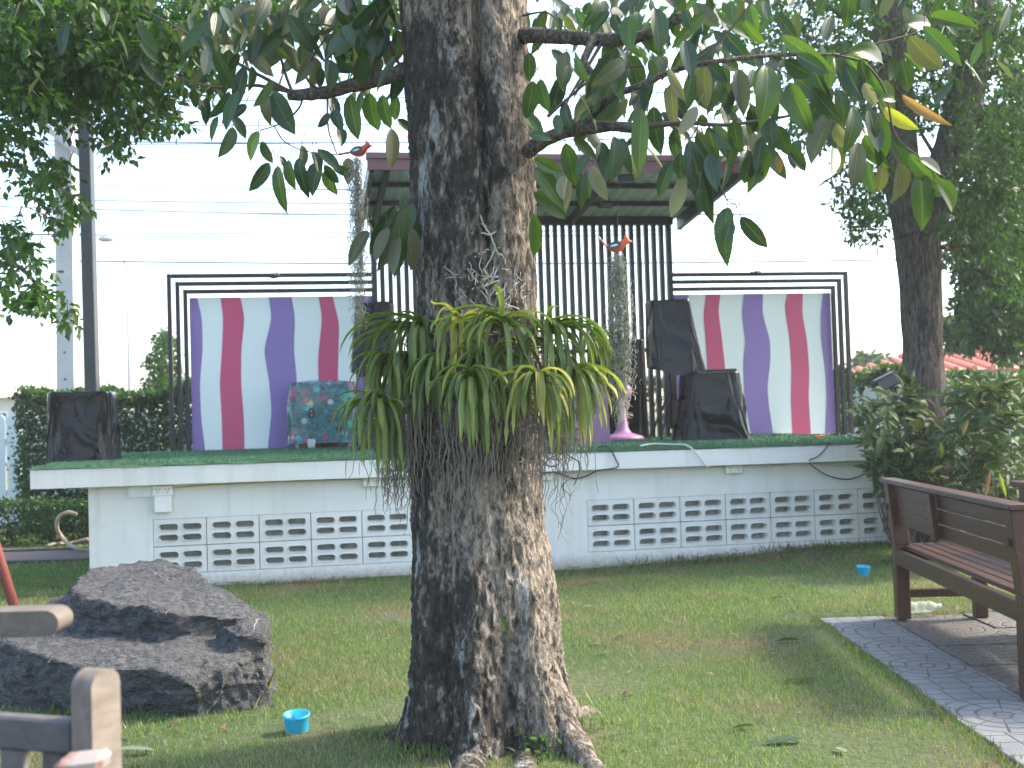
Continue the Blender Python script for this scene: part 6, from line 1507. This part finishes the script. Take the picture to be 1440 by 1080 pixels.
b = MB(); b.tube([a_ + Vector((.14, .04, 0)), a_ + Vector((.2, .1, -.12)), a_ + Vector((.28, .25, -.14))], .014, 8); b.build('bracket', M['black_metal'], t, smooth=True)
b = MB(); q = P(1338, 628, 9.6); b.frame(q - Vector((.035, 0, .09)), (.07, 0, 0), (0, .006, 0), (0, 0, .18), .002); t = thing('plant_tag', q, 'small white upright tag among the shrub leaves', 'tag'); b.build('plate', M['tagwhite'], t)
b = MB(); b.tube([q + Vector((0, .008, .09)), q + Vector((0, .008, -q.z))], .006, 6); b.build('stake', M['twig'], t)

# ================================================================== BOULDER
def prism(top, bot):
    b = bmesh.new(); T = [b.verts.new(v) for v in top]; B = [b.verts.new(v) for v in bot]; n = len(T)
    b.faces.new(T); b.faces.new(B[::-1])
    for i in range(n): b.faces.new((T[i], T[(i + 1) % n], B[(i + 1) % n], B[i])[::-1])
    me = bpy.data.meshes.new('p'); bmesh.ops.triangulate(b, faces=b.faces); bmesh.ops.recalc_face_normals(b, faces=b.faces); b.to_mesh(me); b.free(); return me
def pts(L): return [P(x, y, Y) for x, y, Y in L]
lowT = pts([(2, 898, 5.35), (40, 915, 5.18), (70, 925, 5.1), (120, 942, 5.0), (200, 938, 4.98), (250, 952, 4.93), (275, 968, 4.9), (300, 950, 4.98), (345, 925, 5.12), (374, 890, 5.4), (372, 862, 5.9), (300, 838, 6.3), (100, 838, 6.4), (20, 862, 6.0)])
lowB = [Vector((v.x, v.y, -.08)) for v in pts([(0, 950, 5.35), (30, 985, 5.2), (60, 990, 5.18), (120, 1000, 5.1), (200, 1000, 5.08), (250, 1000, 5.05), (290, 1000, 5.03), (330, 1000, 5.06), (375, 990, 5.12), (384, 960, 5.4), (374, 880, 5.9), (300, 860, 6.3), (100, 860, 6.4), (15, 880, 6.0)])]
upT = pts([(104, 832, 5.52), (118, 846, 5.45), (160, 850, 5.42), (200, 852, 5.4), (232, 862, 5.36), (290, 864, 5.38), (335, 868, 5.4), (368, 862, 5.6), (345, 845, 5.8), (300, 822, 6.0), (262, 800, 6.2), (225, 788, 6.3), (170, 792, 6.3), (125, 804, 6.1), (108, 818, 5.8)])
upB = [Vector((v.x * 1.0, v.y + .04, 0.1)) for v in upT]
shT = pts([(50, 856, 5.9), (75, 842, 6.0), (112, 828, 6.1), (150, 828, 6.1), (140, 880, 5.55), (60, 880, 5.6)]); shB = [Vector((v.x, v.y, 0.0)) for v in shT]
rgT = pts([(300, 872, 5.34), (340, 868, 5.34), (376, 868, 5.42), (374, 892, 5.22), (330, 892, 5.18)]); rgB = [Vector((v.x, v.y, .05)) for v in rgT]
ckT = pts([(270, 955, 4.95), (320, 935, 5.05), (378, 950, 5.1), (380, 985, 5.1), (330, 1000, 5.02), (300, 985, 5.0)]); ckB = [Vector((v.x, v.y + .02, -.08)) for v in ckT]
bm_ = bmesh.new()
for a_, c_ in ((lowT, lowB), (upT, upB), (shT, shB), (rgT, rgB), (ckT, ckB)): bm_.from_mesh(prism(a_, c_))
me = bpy.data.meshes.new('boulder'); bm_.to_mesh(me); bm_.free()
tmp = bpy.data.objects.new('boulder_tmp', me); C.objects.link(tmp)
md = tmp.modifiers.new('r', 'REMESH'); md.mode = 'VOXEL'; md.voxel_size = 0.011
bpy.context.view_layer.update(); me2 = bpy.data.meshes.new_from_object(tmp.evaluated_get(bpy.context.evaluated_depsgraph_get()))
bpy.data.objects.remove(tmp)
nv_ = len(me2.vertices); co = np.empty(nv_ * 3, np.float32); me2.vertices.foreach_get('co', co); co = co.reshape(-1, 3)
nrm = np.array([tuple(v.normal) for v in me2.vertices])
out = co.copy()
for i in range(nv_):
    v = Vector(co[i]); 
    st = noise.noise(Vector((v.x * 2.2, v.y * 2.2, v.z * 16))); big = noise.noise(v * 4.5); rd = 1 - 2 * abs(noise.noise(Vector((v.x * 11, v.y * 11, v.z * 14)))); fi = noise.noise(v * 38); f2 = noise.noise(v * 80)
    cell = noise.cell_vector(Vector((v.x * 7 + big, v.y * 7, v.z * 9)))
    side = 1 - 0.6 * abs(nrm[i][2])
    d = 0.030 * big + 0.016 * st * side + 0.014 * rd * side + 0.010 * fi + 0.006 * f2 + 0.022 * (cell.x - .5) * side
    out[i] += nrm[i] * d
for _ in range(0): pass
c0 = np.array([(out[:, 0].min() + out[:, 0].max()) / 2, (out[:, 1].min() + out[:, 1].max()) / 2, 0]); out -= c0
me2.vertices.foreach_set('co', out.astype(np.float32).ravel()); me2.materials.clear(); me2.materials.append(M['rock']); me2.name = 'boulder'
o = link('boulder', me2, None, tuple(c0)); tag(sharp(o, 38), 'big two tiered grey boulder with white veins on the lawn at the left', 'boulder')

# ================================================================== BENCH
F0, N0 = G(1267, 868), G(1452, 985); U_dir = (N0 - F0).normalized(); Vd = Vector((-U_dir.y, U_dir.x, 0)); Vd = Vd if Vd.x > 0 else -Vd
BL = (N0 - F0).length
def bf(a, c, z): return F0 + U_dir * a + Vd * c + UPV * z
def bbx(b, a0, a1, c0, c1, z0, z1, bev=.004): return b.frame(bf(a0, c0, z0), U_dir * (a1 - a0), Vd * (c1 - c0), UPV * (z1 - z0), bev)
bench = thing('garden_bench', bf(BL / 2, .22, 0), 'long brown varnished slatted bench standing on the grey paving', 'bench')
BW = 'bench_wood'
lean = -0.032
def post(a):
    b = MB(); b.frame(bf(a - .04, -.035, 0.0), U_dir * .08, Vd * .075, UPV * .42, .004); b.frame(bf(a - .04, -.035, .421), U_dir * .08, Vd * .085, UPV * .35 + Vd * lean, .004); b.build('back_post', M[BW], bench)
    b = MB(); b.frame(bf(a - .035, .40, 0), U_dir * .07, Vd * .07, UPV * .60, .004); b.build('front_leg', M[BW], bench)
    b = MB(); bbx(b, a - .02, a + .02, .041, .399, .12, .165); b.build('stretcher', M[BW], bench)
    b = MB(); b.frame(bf(a - .035, -.03, .601), U_dir * .07, Vd * .54, UPV * .03, .006); b.build('armrest', M[BW], bench)
    b = MB(); bbx(b, a - .03, a + .03, .041, .399, .33, .385); b.build('end_rail', M[BW], bench)
post(0.035); post(BL - 0.01)
b = MB(); bbx(b, 0.076, BL - .052, -.034, .0, .31, .395); b.build('back_apron', M[BW], bench)
b = MB(); bbx(b, 0.076, BL - .052, .432, .466, .31, .395); b.build('front_apron', M[BW], bench)
for k in range(7):
    b = MB(); c_ = .012 + k * .067; bbx(b, -.01, BL + .03, c_, c_ + .056, .397 + rl.uniform(0, .003), .421, .004); b.build('slat', M[BW], bench)
for (z0_, z1_) in ((.535, .605), (.614, .684), (.693, .758)):
    b = MB(); q = (z0_ - .42) / .35 * lean; b.frame(bf(.078, .0 + q, z0_), U_dir * (BL - .13), Vd * .022, UPV * (z1_ - z0_) + Vd * (lean * (z1_ - z0_) / .35), .003); b.build('backrest_board', M[BW], bench)
b = MB(); b.frame(bf(BL * .42, -.052, .535), U_dir * .075, Vd * .028, UPV * .232 + Vd * lean * .66, .003); b.build('backrest_stile', M[BW], bench)
b = MB(); b.frame(bf(-.035, -.05 + lean, .772), U_dir * (BL + .095), Vd * .085, UPV * .026, .004); b.build('cap_rail', M[BW], bench)
for a in (.0, BL - .04):
    b = MB(); b.frame(bf(a - .012, -.05 + lean * .6, .62), U_dir * .05, Vd * .012, UPV * .03); b.build('metal_clip', M['black_metal'], bench)
# facing bench whose end shows at the right border
fb = thing('facing_bench', bf(.6, 1.15, 0), 'second brown wooden bench just showing past the first at the right edge', 'bench')
zc = 1.2 - (692 - 567) / FPX * 6.0
q0 = P(1424, 700, 6.3)
for (a, c_, z0_, z1_, w_) in ((0, 0, 0.0, .76, .07), (1.5, 0, 0, .76, .07), (0, .42, 0, .42, .07), (1.5, .42, 0, .42, .07)):
    b = MB(); b.frame(Vector((q0.x + .02 + c_, q0.y - a - .03, z0_)), Vector((.07, 0, 0)), Vector((0, -w_, 0)), Vector((0, 0, z1_)), .004); b.build('leg', M[BW], fb)
b = MB(); b.frame(Vector((q0.x, q0.y + .04, .762)), Vector((.1, 0, 0)), Vector((0, -1.7, 0)), Vector((0, 0, .03)), .004); b.build('cap_rail', M[BW], fb)
for z_ in (.55, .62, .69):
    b = MB(); b.frame(Vector((q0.x + .03, q0.y - .05, z_)), Vector((.022, 0, 0)), Vector((0, -1.5, 0)), Vector((0, 0, .06)), .003); b.build('backrest_board', M[BW], fb)
for k in range(6):
    b = MB(); b.frame(Vector((q0.x + .1 + k * .065, q0.y, .42)), Vector((.055, 0, 0)), Vector((0, -1.6, 0)), Vector((0, 0, .022)), .003); b.build('slat', M[BW], fb)
# crumpled clear bottle under the bench
a_ = G(1272, 866) + Vector((.01, 0, .045)); d = Vector((1, .12, 0)).normalized(); b = MB()
pr = [(0, .0), (.028, .0), (.034, .012), (.033, .05), (.029, .06), (.034, .07), (.033, .11), (.03, .12), (.034, .13), (.03, .16), (.018, .18), (.0125, .19), (.0125, .205), (0, .205)]
for r_, u in pr:
    for k in range(16):
        an = 6.283 * k / 16; b.v.append(a_ + d * u + Vector((0, 0, 1)) * r_ * math.sin(an) + Vector((-d.y, d.x, 0)) * r_ * math.cos(an) * (1 + .1 * math.sin(u * 60)))
for i in range(len(pr) - 1):
    for k in range(16): b.f.append([i * 16 + k, i * 16 + (k + 1) % 16, (i + 1) * 16 + (k + 1) % 16, (i + 1) * 16 + k]); b.mi.append(0)
M['bottle'] = clear_material('clear_bottle', (.85, .9, .9), .08, .72)
bo = thing('plastic_bottle', a_ + d * .1, 'clear crumpled plastic bottle lying beside the bench leg', 'bottle')
for i, v in enumerate(b.v): b.v[i] = v + Vector((0, 0, 1)) * .004 * noise.noise(v * 40)
b.build('body', M['bottle'], bo, smooth=True)
b = MB(); b.tube([a_ + d * .192, a_ + d * .212], .0145, 14); b.build('cap', M['plastic_white'], bo)

# ================================================================== GARDEN CHAIRS AT THE LOWER LEFT
YC = 1.72
def rpt(px, py, Y=YC): return P(px, py, Y)
ch = thing('garden_chair', (rpt(60, 1040).x - .12, YC + .1, 0), 'weathered grey wooden chair back close by at the lower left corner', 'chair')
pa, pb_ = rpt(128, 1075), rpt(134, 945)
# round topped back post, its sunlit edge grain a separate facing strip is the same timber
def roundpost(b, c, w, d, ztop, zbot, ex, ey, n=8):
    r = w / 2; prof = [(-r, zbot), (r, zbot)] + [(r * math.cos(math.pi * k / n), ztop - r * .75 + r * .75 * math.sin(math.pi * k / n)) for k in range(n + 1)]
    k = len(prof); m0 = len(b.v); b.v += [c + ex * x + UPV * z for x, z in prof] + [c + ex * x + ey * d + UPV * z for x, z in prof]
    b.f += [[m0 + i for i in range(k)], [m0 + k + i for i in range(k)][::-1]] + [[m0 + i, m0 + (i + 1) % k, m0 + (i + 1) % k + k, m0 + i + k] for i in range(k)]; b.mi += [0] * (k + 2)
exc = Vector((.80, -.60, 0)).normalized(); eyc = Vector((-.60, -.80, 0)) * -1
eyc = Vector((.60, .80, 0)).normalized()
def chair_part(name, mat): pass
zt_ = rpt(138, 941).z
pc = Vector((rpt(138, 1000).x, YC, 0))
exa = Vector((.35, .94, 0)).normalized(); eya = Vector((-.94, .35, 0)).normalized()     # depth of the post, across the chair back
def obj_round(c, w, d, ztop, zbot, ex, ey, name, mat, parent): b = MB(); roundpost(b, c, w, d, ztop, zbot, ex, ey); o = b.build(name, M[mat], parent); return sharp(o, 35)
obj_round(pc + Vector((.012, 0, 0)), .062, .036, zt_, 0.0, exa, eya, 'back_post', 'tan_wood', ch)
obj_round(pc + eya * .52 + Vector((.012, 0, 0)), .062, .036, zt_, 0.0, exa, eya, 'back_post', 'tan_wood', ch)
zr1, zr0 = rpt(60, 1016).z, rpt(60, 1064).z
b = MB(); b.frame(pc + eya * .038 - exa * .014 + UPV * zr0, eya * .478, exa * .028, UPV * (zr1 - zr0), .004); b.build('top_rail', M['grey_wood'], ch)
for k in range(6):
    b = MB(); b.frame(pc + eya * (.055 + k * .078) - exa * .008 + UPV * .46, eya * .042, exa * .016, UPV * (zr0 - .461), .002); b.build('back_slat', M['grey_wood'], ch)
b = MB(); b.frame(pc + eya * .038 - exa * .014 + UPV * .40, eya * .478, exa * .028, UPV * .058, .003); b.build('lower_rail', M['grey_wood'], ch)
fw = -exa
for s_ in (0.0, .52):
    c = pc + eya * s_ + fw * .46
    b = MB(); b.frame(c - exa * .025, eya * .04, exa * .05, UPV * .64, .003); b.build('front_leg', M['grey_wood'], ch)
    b = MB(); b.frame(pc + eya * (s_ - .012) + fw * .52 + UPV * .641, eya * .06, -fw * .485, UPV * .028, .008); b.build('armrest', M['worn_red'], ch)
    b = MB(); b.frame(pc + eya * (s_ + .006) + fw * .43 + UPV * .36, eya * .028, -fw * .395, UPV * .06, .003); b.build('side_rail', M['grey_wood'], ch)
for k in range(6):
    b = MB(); b.frame(pc + eya * -.005 + fw * (.075 + k * .07) + UPV * .422, eya * .56, fw * .058, UPV * .02, .003); b.build('seat_slat', M['grey_wood'], ch)
# arm tip with flaking paint near the post foot
zz_ = rpt(110, 1078).z
b = MB(); q = rpt(112, 1062, 1.62); b.frame(q + Vector((-.035, -.02, -.03)), Vector((.06, .02, 0)), Vector((.0, .05, 0)), Vector((.006, 0, .028)), .008); b.build('arm_tip', M['worn_red'], ch)
# second chair: only the end of its arm reaches into view
c2 = thing('garden_chair', (P(-120, 900, 1.95).x, 2.15, 0), 'weathered wooden chair with only a rounded arm end reaching in at the left', 'chair')
za1, za0 = P(60, 855, 1.95).z, P(60, 891, 1.95).z; xa = P(92, 872, 1.95).x
b = MB(); n = 10; hgt = za1 - za0; L0 = xa - .62
sec = [(L0, 0), (xa - hgt * .55, 0)] + [(xa - hgt * .55 + hgt * .55 * math.cos(-1.57 + 3.14 * k / n), hgt / 2 + hgt / 2 * math.sin(-1.57 + 3.14 * k / n)) for k in range(n + 1)] + [(L0, hgt)]
k = len(sec); b.v = [Vector((x, 1.92, za0 + z)) for x, z in sec] + [Vector((x, 1.985, za0 + z)) for x, z in sec]
b.f = [list(range(k)), list(range(k, 2 * k))[::-1]] + [[i, (i + 1) % k, (i + 1) % k + k, i + k] for i in range(k)]; b.mi = [0] * len(b.f)
o = b.build('arm', M['tan_wood'], c2); sharp(o, 30)
for (x, y) in ((xa - .17, 1.93), (xa - .6, 1.93), (xa - .17, 1.4), (xa - .6, 1.4)):
    b = MB(); b.frame(Vector((x - .02, y, 0)), (.04, 0, 0), (0, .045, 0), (0, 0, za0 - .001), .003); b.build('leg', M['grey_wood'], c2) if x < xa - .5 else b.build('leg', M['grey_wood'], c2)
b = MB(); b.box((xa - .62, 1.39, za0), (xa - .06, 1.45, za1), .008); b.build('arm', M['tan_wood'], c2)
for k in range(6):
    b = MB(); b.box((xa - .6 + k * .075, 1.44, .42), (xa - .6 + k * .075 + .062, 1.93, .44), .003); b.build('seat_slat', M['grey_wood'], c2)
b = MB(); b.box((xa - .64, 1.45, za1 - .04), (xa - .6, 1.9, za1 + .02), .003); b.build('top_rail', M['grey_wood'], c2)

# ================================================================== SMALL THINGS ON THE LAWN
def cup(px, py, wpx, label, tilt):
    c = G(px, py); c.z = gz(c.x, c.y) - .004; k = c.y / FPX; r = wpx * k / 2; t = thing('plastic_cup', c, label, 'cup')
    b = MB(); h = r * 1.45; b.lathe([(0, .003), (r * .8, 0), (r * .86, .01), (r * .97, h), (r * 1.0, h + .002), (r * .95, h + .002), (r * .82, .014), (0, .012)], c, 32)
    Rm = Matrix.Rotation(tilt, 3, 'X'); b.v = [c + Rm @ (v - c) for v in b.v]; b.build('body', M['cup'], t, smooth=True)
    b = MB(); b.lathe([(r * .985, h * .86), (r * 1.03, h * .9), (r * 1.03, h * .98), (r * .985, h)], c, 32); b.v = [c + Rm @ (v - c) for v in b.v]; b.build('rim', M['cup'], t, smooth=True)
cup(418, 1036, 37, 'turquoise plastic cup on the lawn between the boulder and the trunk', .10)
cup(1214, 808, 19, 'turquoise plastic cup on the lawn before the vent wall left of the bench', .05)
LB = [np_mesh('leaf', *big_template(bd, fo, tw)[:2], M['leaf_dry'], big_template(bd, fo, tw)[2], smooth=True) for bd, fo, tw in ((.5, .5, .6), (.3, .7, -.5), (.8, .3, .3))]
LG = [np_mesh('leaf', *big_template(bd, fo, tw)[:2], M['leaf_grey'], big_template(bd, fo, tw)[2], smooth=True) for bd, fo, tw in ((.05, .12, .15), (.1, .2, -.2))]
LD = [np_mesh('leaf', *big_template(bd, fo, tw)[:2], M['leaf'], big_template(bd, fo, tw)[2], smooth=True) for bd, fo, tw in ((.05, .15, .2), (.12, .3, -.3))]
def fallen(px, py, lpx, kind, label, group=None, az=None, wr=.4):
    c = G(px, py); c.z = gz(c.x, c.y) + .014; L = lpx * c.y / FPX
    ms = {'o': LB, 'g': LG, 'd': LD}[kind]; a = rl.uniform(0, 6.28) if az is None else az
    o = link('fallen_leaf', rl.choice(ms), None, c); o.rotation_euler = (R(rl.uniform(-6, 6)), R(rl.uniform(-12, 12)), a); o.scale = (L * wr, L * .95, L * .8); WL[o.name] = c
    tag(o, label, 'leaf', group)
fallen(1150, 960, 58, 'g', 'large pale green fallen leaf on the lawn left of the paving', az=1.75, wr=.27)
fallen(1125, 902, 36, 'd', 'dark curled fallen leaf just left of the paving corner', az=1.5, wr=.3)
fallen(1090, 921, 16, 'g', 'small pale folded leaf below the dark curled one', az=.6)
fallen(1003, 954, 18, 'g', 'pale rolled leaf standing on the grass right of the trunk', az=.5, wr=.3)
fallen(1130, 1046, 64, 'd', 'long green leaf with a yellow patch lying near the bottom edge', az=1.75, wr=.28)
fallen(1060, 1030, 38, 'd', 'dark leaf lying left of the long green one', az=1.9, wr=.3)
fallen(1190, 1062, 26, 'g', 'blue grey fallen leaf by the bottom edge below the paving', az=.3, wr=.5)
fallen(890, 984, 30, 'o', 'curled orange brown fallen leaf right of the trunk', az=1.4, wr=.55)
fallen(845, 908, 26, 'g', 'oval pale fallen leaf near the right side of the trunk', az=1.3, wr=.45)
fallen(858, 921, 24, 'g', 'flat grey leaf just below the oval pale one', az=1.7, wr=.35)
fallen(880, 898, 20, 'g', 'thin grey leaf above the oval pale one', az=1.5, wr=.3)
fallen(218, 1063, 62, 'g', 'long grey green leaf with an orange tip below the boulder', az=1.55, wr=.3)
fallen(180, 1050, 30, 'd', 'dark folded leaf just behind the long grey green leaf', az=1.4, wr=.4)
fallen(250, 1024, 20, 'o', 'orange brown leaf in front of the boulder', az=1.2, wr=.5)
fallen(1103, 842, 22, 'd', 'green and brown leaf on the sunny strip of lawn', az=1.3, wr=.45)
fallen(1405, 1078, 36, 'o', 'brown leaf cut by the bottom edge under the paving', az=1.5, wr=.45)
fallen(1238, 918, 0.1 + 40, 'g', 'grey green leaf lying on the brown tiles under the bench', az=1.5, wr=.35) if False else None
GR = 'small dry leaves scattered on the lawn'
for (x, y, l) in ((436, 926, 11), (404, 969, 11), (308, 1034, 14), (300, 1048, 12), (942, 815, 11), (888, 948, 11), (820, 858, 18), (1083, 876, 13), (1132, 866, 12), (790, 812, 10), (845, 943, 8), (860, 888, 8), (840, 824, 14), (922, 822, 10), (965, 872, 10), (493, 845, 9), (558, 873, 9), (530, 878, 10), (1170, 850, 8), (1010, 845, 9), (988, 868, 8), (456, 1010, 9), (350, 1010, 10), (955, 1000, 11), (1040, 990, 10), (985, 815, 8), (1060, 815, 8), (1120, 830, 8), (1215, 868, 9), (870, 830, 7), (905, 850, 8), (930, 905, 8), (520, 925, 8), (470, 895, 8), (545, 900, 7), (1005, 905, 8)):
    fallen(x, y, l, 'o' if rl.random() < .75 else 'g', 'small dry leaf lying in the short grass', GR)
# weeds at the wall foot, at the boulder and between the roots
def tuft(px, py, n, h, label, mat='grass', wpx=20, w=.005):
    c = G(px, py); c.z = gz(c.x, c.y); k = c.y / FPX; pos, dr, l = [], [], []
    for _ in range(n):
        pos.append((c.x + rl.gauss(0, wpx * k), c.y + rl.gauss(0, .04), c.z - .005)); dr.append((rl.gauss(0, .45), rl.gauss(0, .4), 1)); l.append(h * rl.uniform(.4, 1.2))
    l = np.array(l); o = scatter('grass_tuft', np.array(pos), np.array(dr), rvec(n) + np.array([0, -1, 0]), l, np.full(n, w), M[mat], None, LT_SMALL, (c.x, c.y, c.z))
    tag(o, label, 'grass', kind='stuff')
tuft(330, 988, 70, .16, 'wispy grass growing at the right foot of the boulder', wpx=18)
tuft(190, 1003, 120, .08, 'grass fringe along the front foot of the boulder', wpx=70)
tuft(860, 800, 170, .07, 'dry grass fringe at the foot of the stage wall right of the trunk', wpx=50)
tuft(1010, 790, 260, .09, 'dry grass fringe at the foot of the stage wall in the middle', wpx=60)
tuft(1170, 781, 260, .09, 'dry grass fringe at the foot of the stage wall by the bench', wpx=50)
tuft(450, 818, 300, .05, 'grass fringe at the foot of the stage wall left of the trunk', wpx=80)
w_ = thing('root_weed', gp(760, 1062), 'small leafy green weed between two roots of the big tree', 'weed')
n = 90; c = np.array([tuple(gp(760 + rl.gauss(0, 16), 1075 + rl.gauss(0, 5), rl.uniform(.005, .07))) for _ in range(n)])
o = scatter('foliage', c, rvec(n) + np.array([0, -.3, .5]), rvec(n) * .6 + np.array([0, -.3, 1]), rng.uniform(.02, .045, n), rng.uniform(.012, .02, n), M['leaf_small'], w_, LT_MID); o['kind'] = 'stuff'
tuft(600, 1075, 200, .05, 'grass round the foot of the trunk at the front left', wpx=40)
tuft(790, 1045, 160, .05, 'grass beside the right roots of the trunk', wpx=30)
tuft(530, 1050, 160, .045, 'grass beside the left roots of the trunk', wpx=30)

n = 1300; u = rng.random(n); y_ = 6.95 - u * 3.2; x_ = 1.735 - 0.028 * (6.905 - y_) + rng.normal(-0.02, 0.022, n)
far = rng.random(n) < .2; x_[far] = rng.uniform(1.7, 3.2, far.sum()); y_[far] = 6.93 + np.abs(rng.normal(0, .02, far.sum()))
pp = np.stack([x_, y_, np.full(n, -.012)], 1); l = rng.uniform(.012, .036, n)
tag(scatter('edge_grass', pp, rvec(n) * .5 + np.array([0, 0, 1.0]), rvec(n) + np.array([0, -1, 0]), l, rng.uniform(.002, .004, n), M['grass'], None, LT_SMALL, (0, 0, 0)), 'grass growing over the edge of the grey paving', 'grass', kind='stuff')
# leaf litter along the wall foot and specks over the lawn
N = 1500; s_ = rng.uniform(s0 + .2, S_END, N); o_ = -np.abs(rng.normal(0, 0.10, N)) - 0.01
pp = np.array([W(a, c, 0) for a, c in zip(s_, o_)]); keep = rng.random(N) < np.clip(0.25 + 0.9 * (s_ - 3.2) / 3.0, .2, 1); pp = pp[keep]
pp[:, 2] = [gz(a, c) + rng.uniform(.008, .03) for a, c in pp[:, :2]]; n = len(pp); l = rng.uniform(.015, .05, n)
tag(scatter('leaf_litter', pp, rvec(n) * np.array([1, 1, .25]), rvec(n) * .5 + np.array([0, 0, 1.0]), l, l * .4, M['leaf_dry'], None, LT_SMALL, (0, 0, 0)), 'brown leaf litter gathered along the foot of the stage wall', 'litter', kind='stuff')
N = 900; x_ = rng.uniform(-3, 3, N); y_ = rng.uniform(3.8, 9.2, N); k = (np.abs(x_ / y_) < .46) & ~pave(x_, y_) & ~stg(x_, y_); x_, y_ = x_[k], y_[k]; n = len(x_)
pp = np.array([(a, c, gz(a, c) + rng.uniform(.012, .028)) for a, c in zip(x_, y_)]); l = rng.uniform(.008, .028, n)
tag(scatter('lawn_litter', pp, rvec(n) * np.array([1, 1, .25]), rvec(n) * .5 + np.array([0, 0, 1.0]), l, l * .45, M['leaf_dry'], None, LT_SMALL, (0, 0, 0)), 'tiny brown leaf fragments sprinkled over the lawn', 'litter', kind='stuff')
# ================================================================== HAZE STANDING IN FOR LENS GLARE
HZ = 0.0016
hm = bpy.data.materials.new('glare_haze'); hm.use_nodes = True; nt = hm.node_tree; nt.nodes.remove(nt.nodes['Principled BSDF'])
pvn = nt.nodes.new('ShaderNodeVolumePrincipled'); pvn.inputs['Color'].default_value = (0.92, 0.96, 1.0, 1); pvn.inputs['Density'].default_value = HZ; pvn.inputs['Anisotropy'].default_value = 0.3
nt.links.new(pvn.outputs[0], nt.nodes['Material Output'].inputs['Volume'])
b = MB(); b.box((-40, -45, -1.3), (40, 62, 9.5))
tag(b.build('haze', hm), 'thin pale haze added to stand in for lens glare', 'haze', kind='stuff')
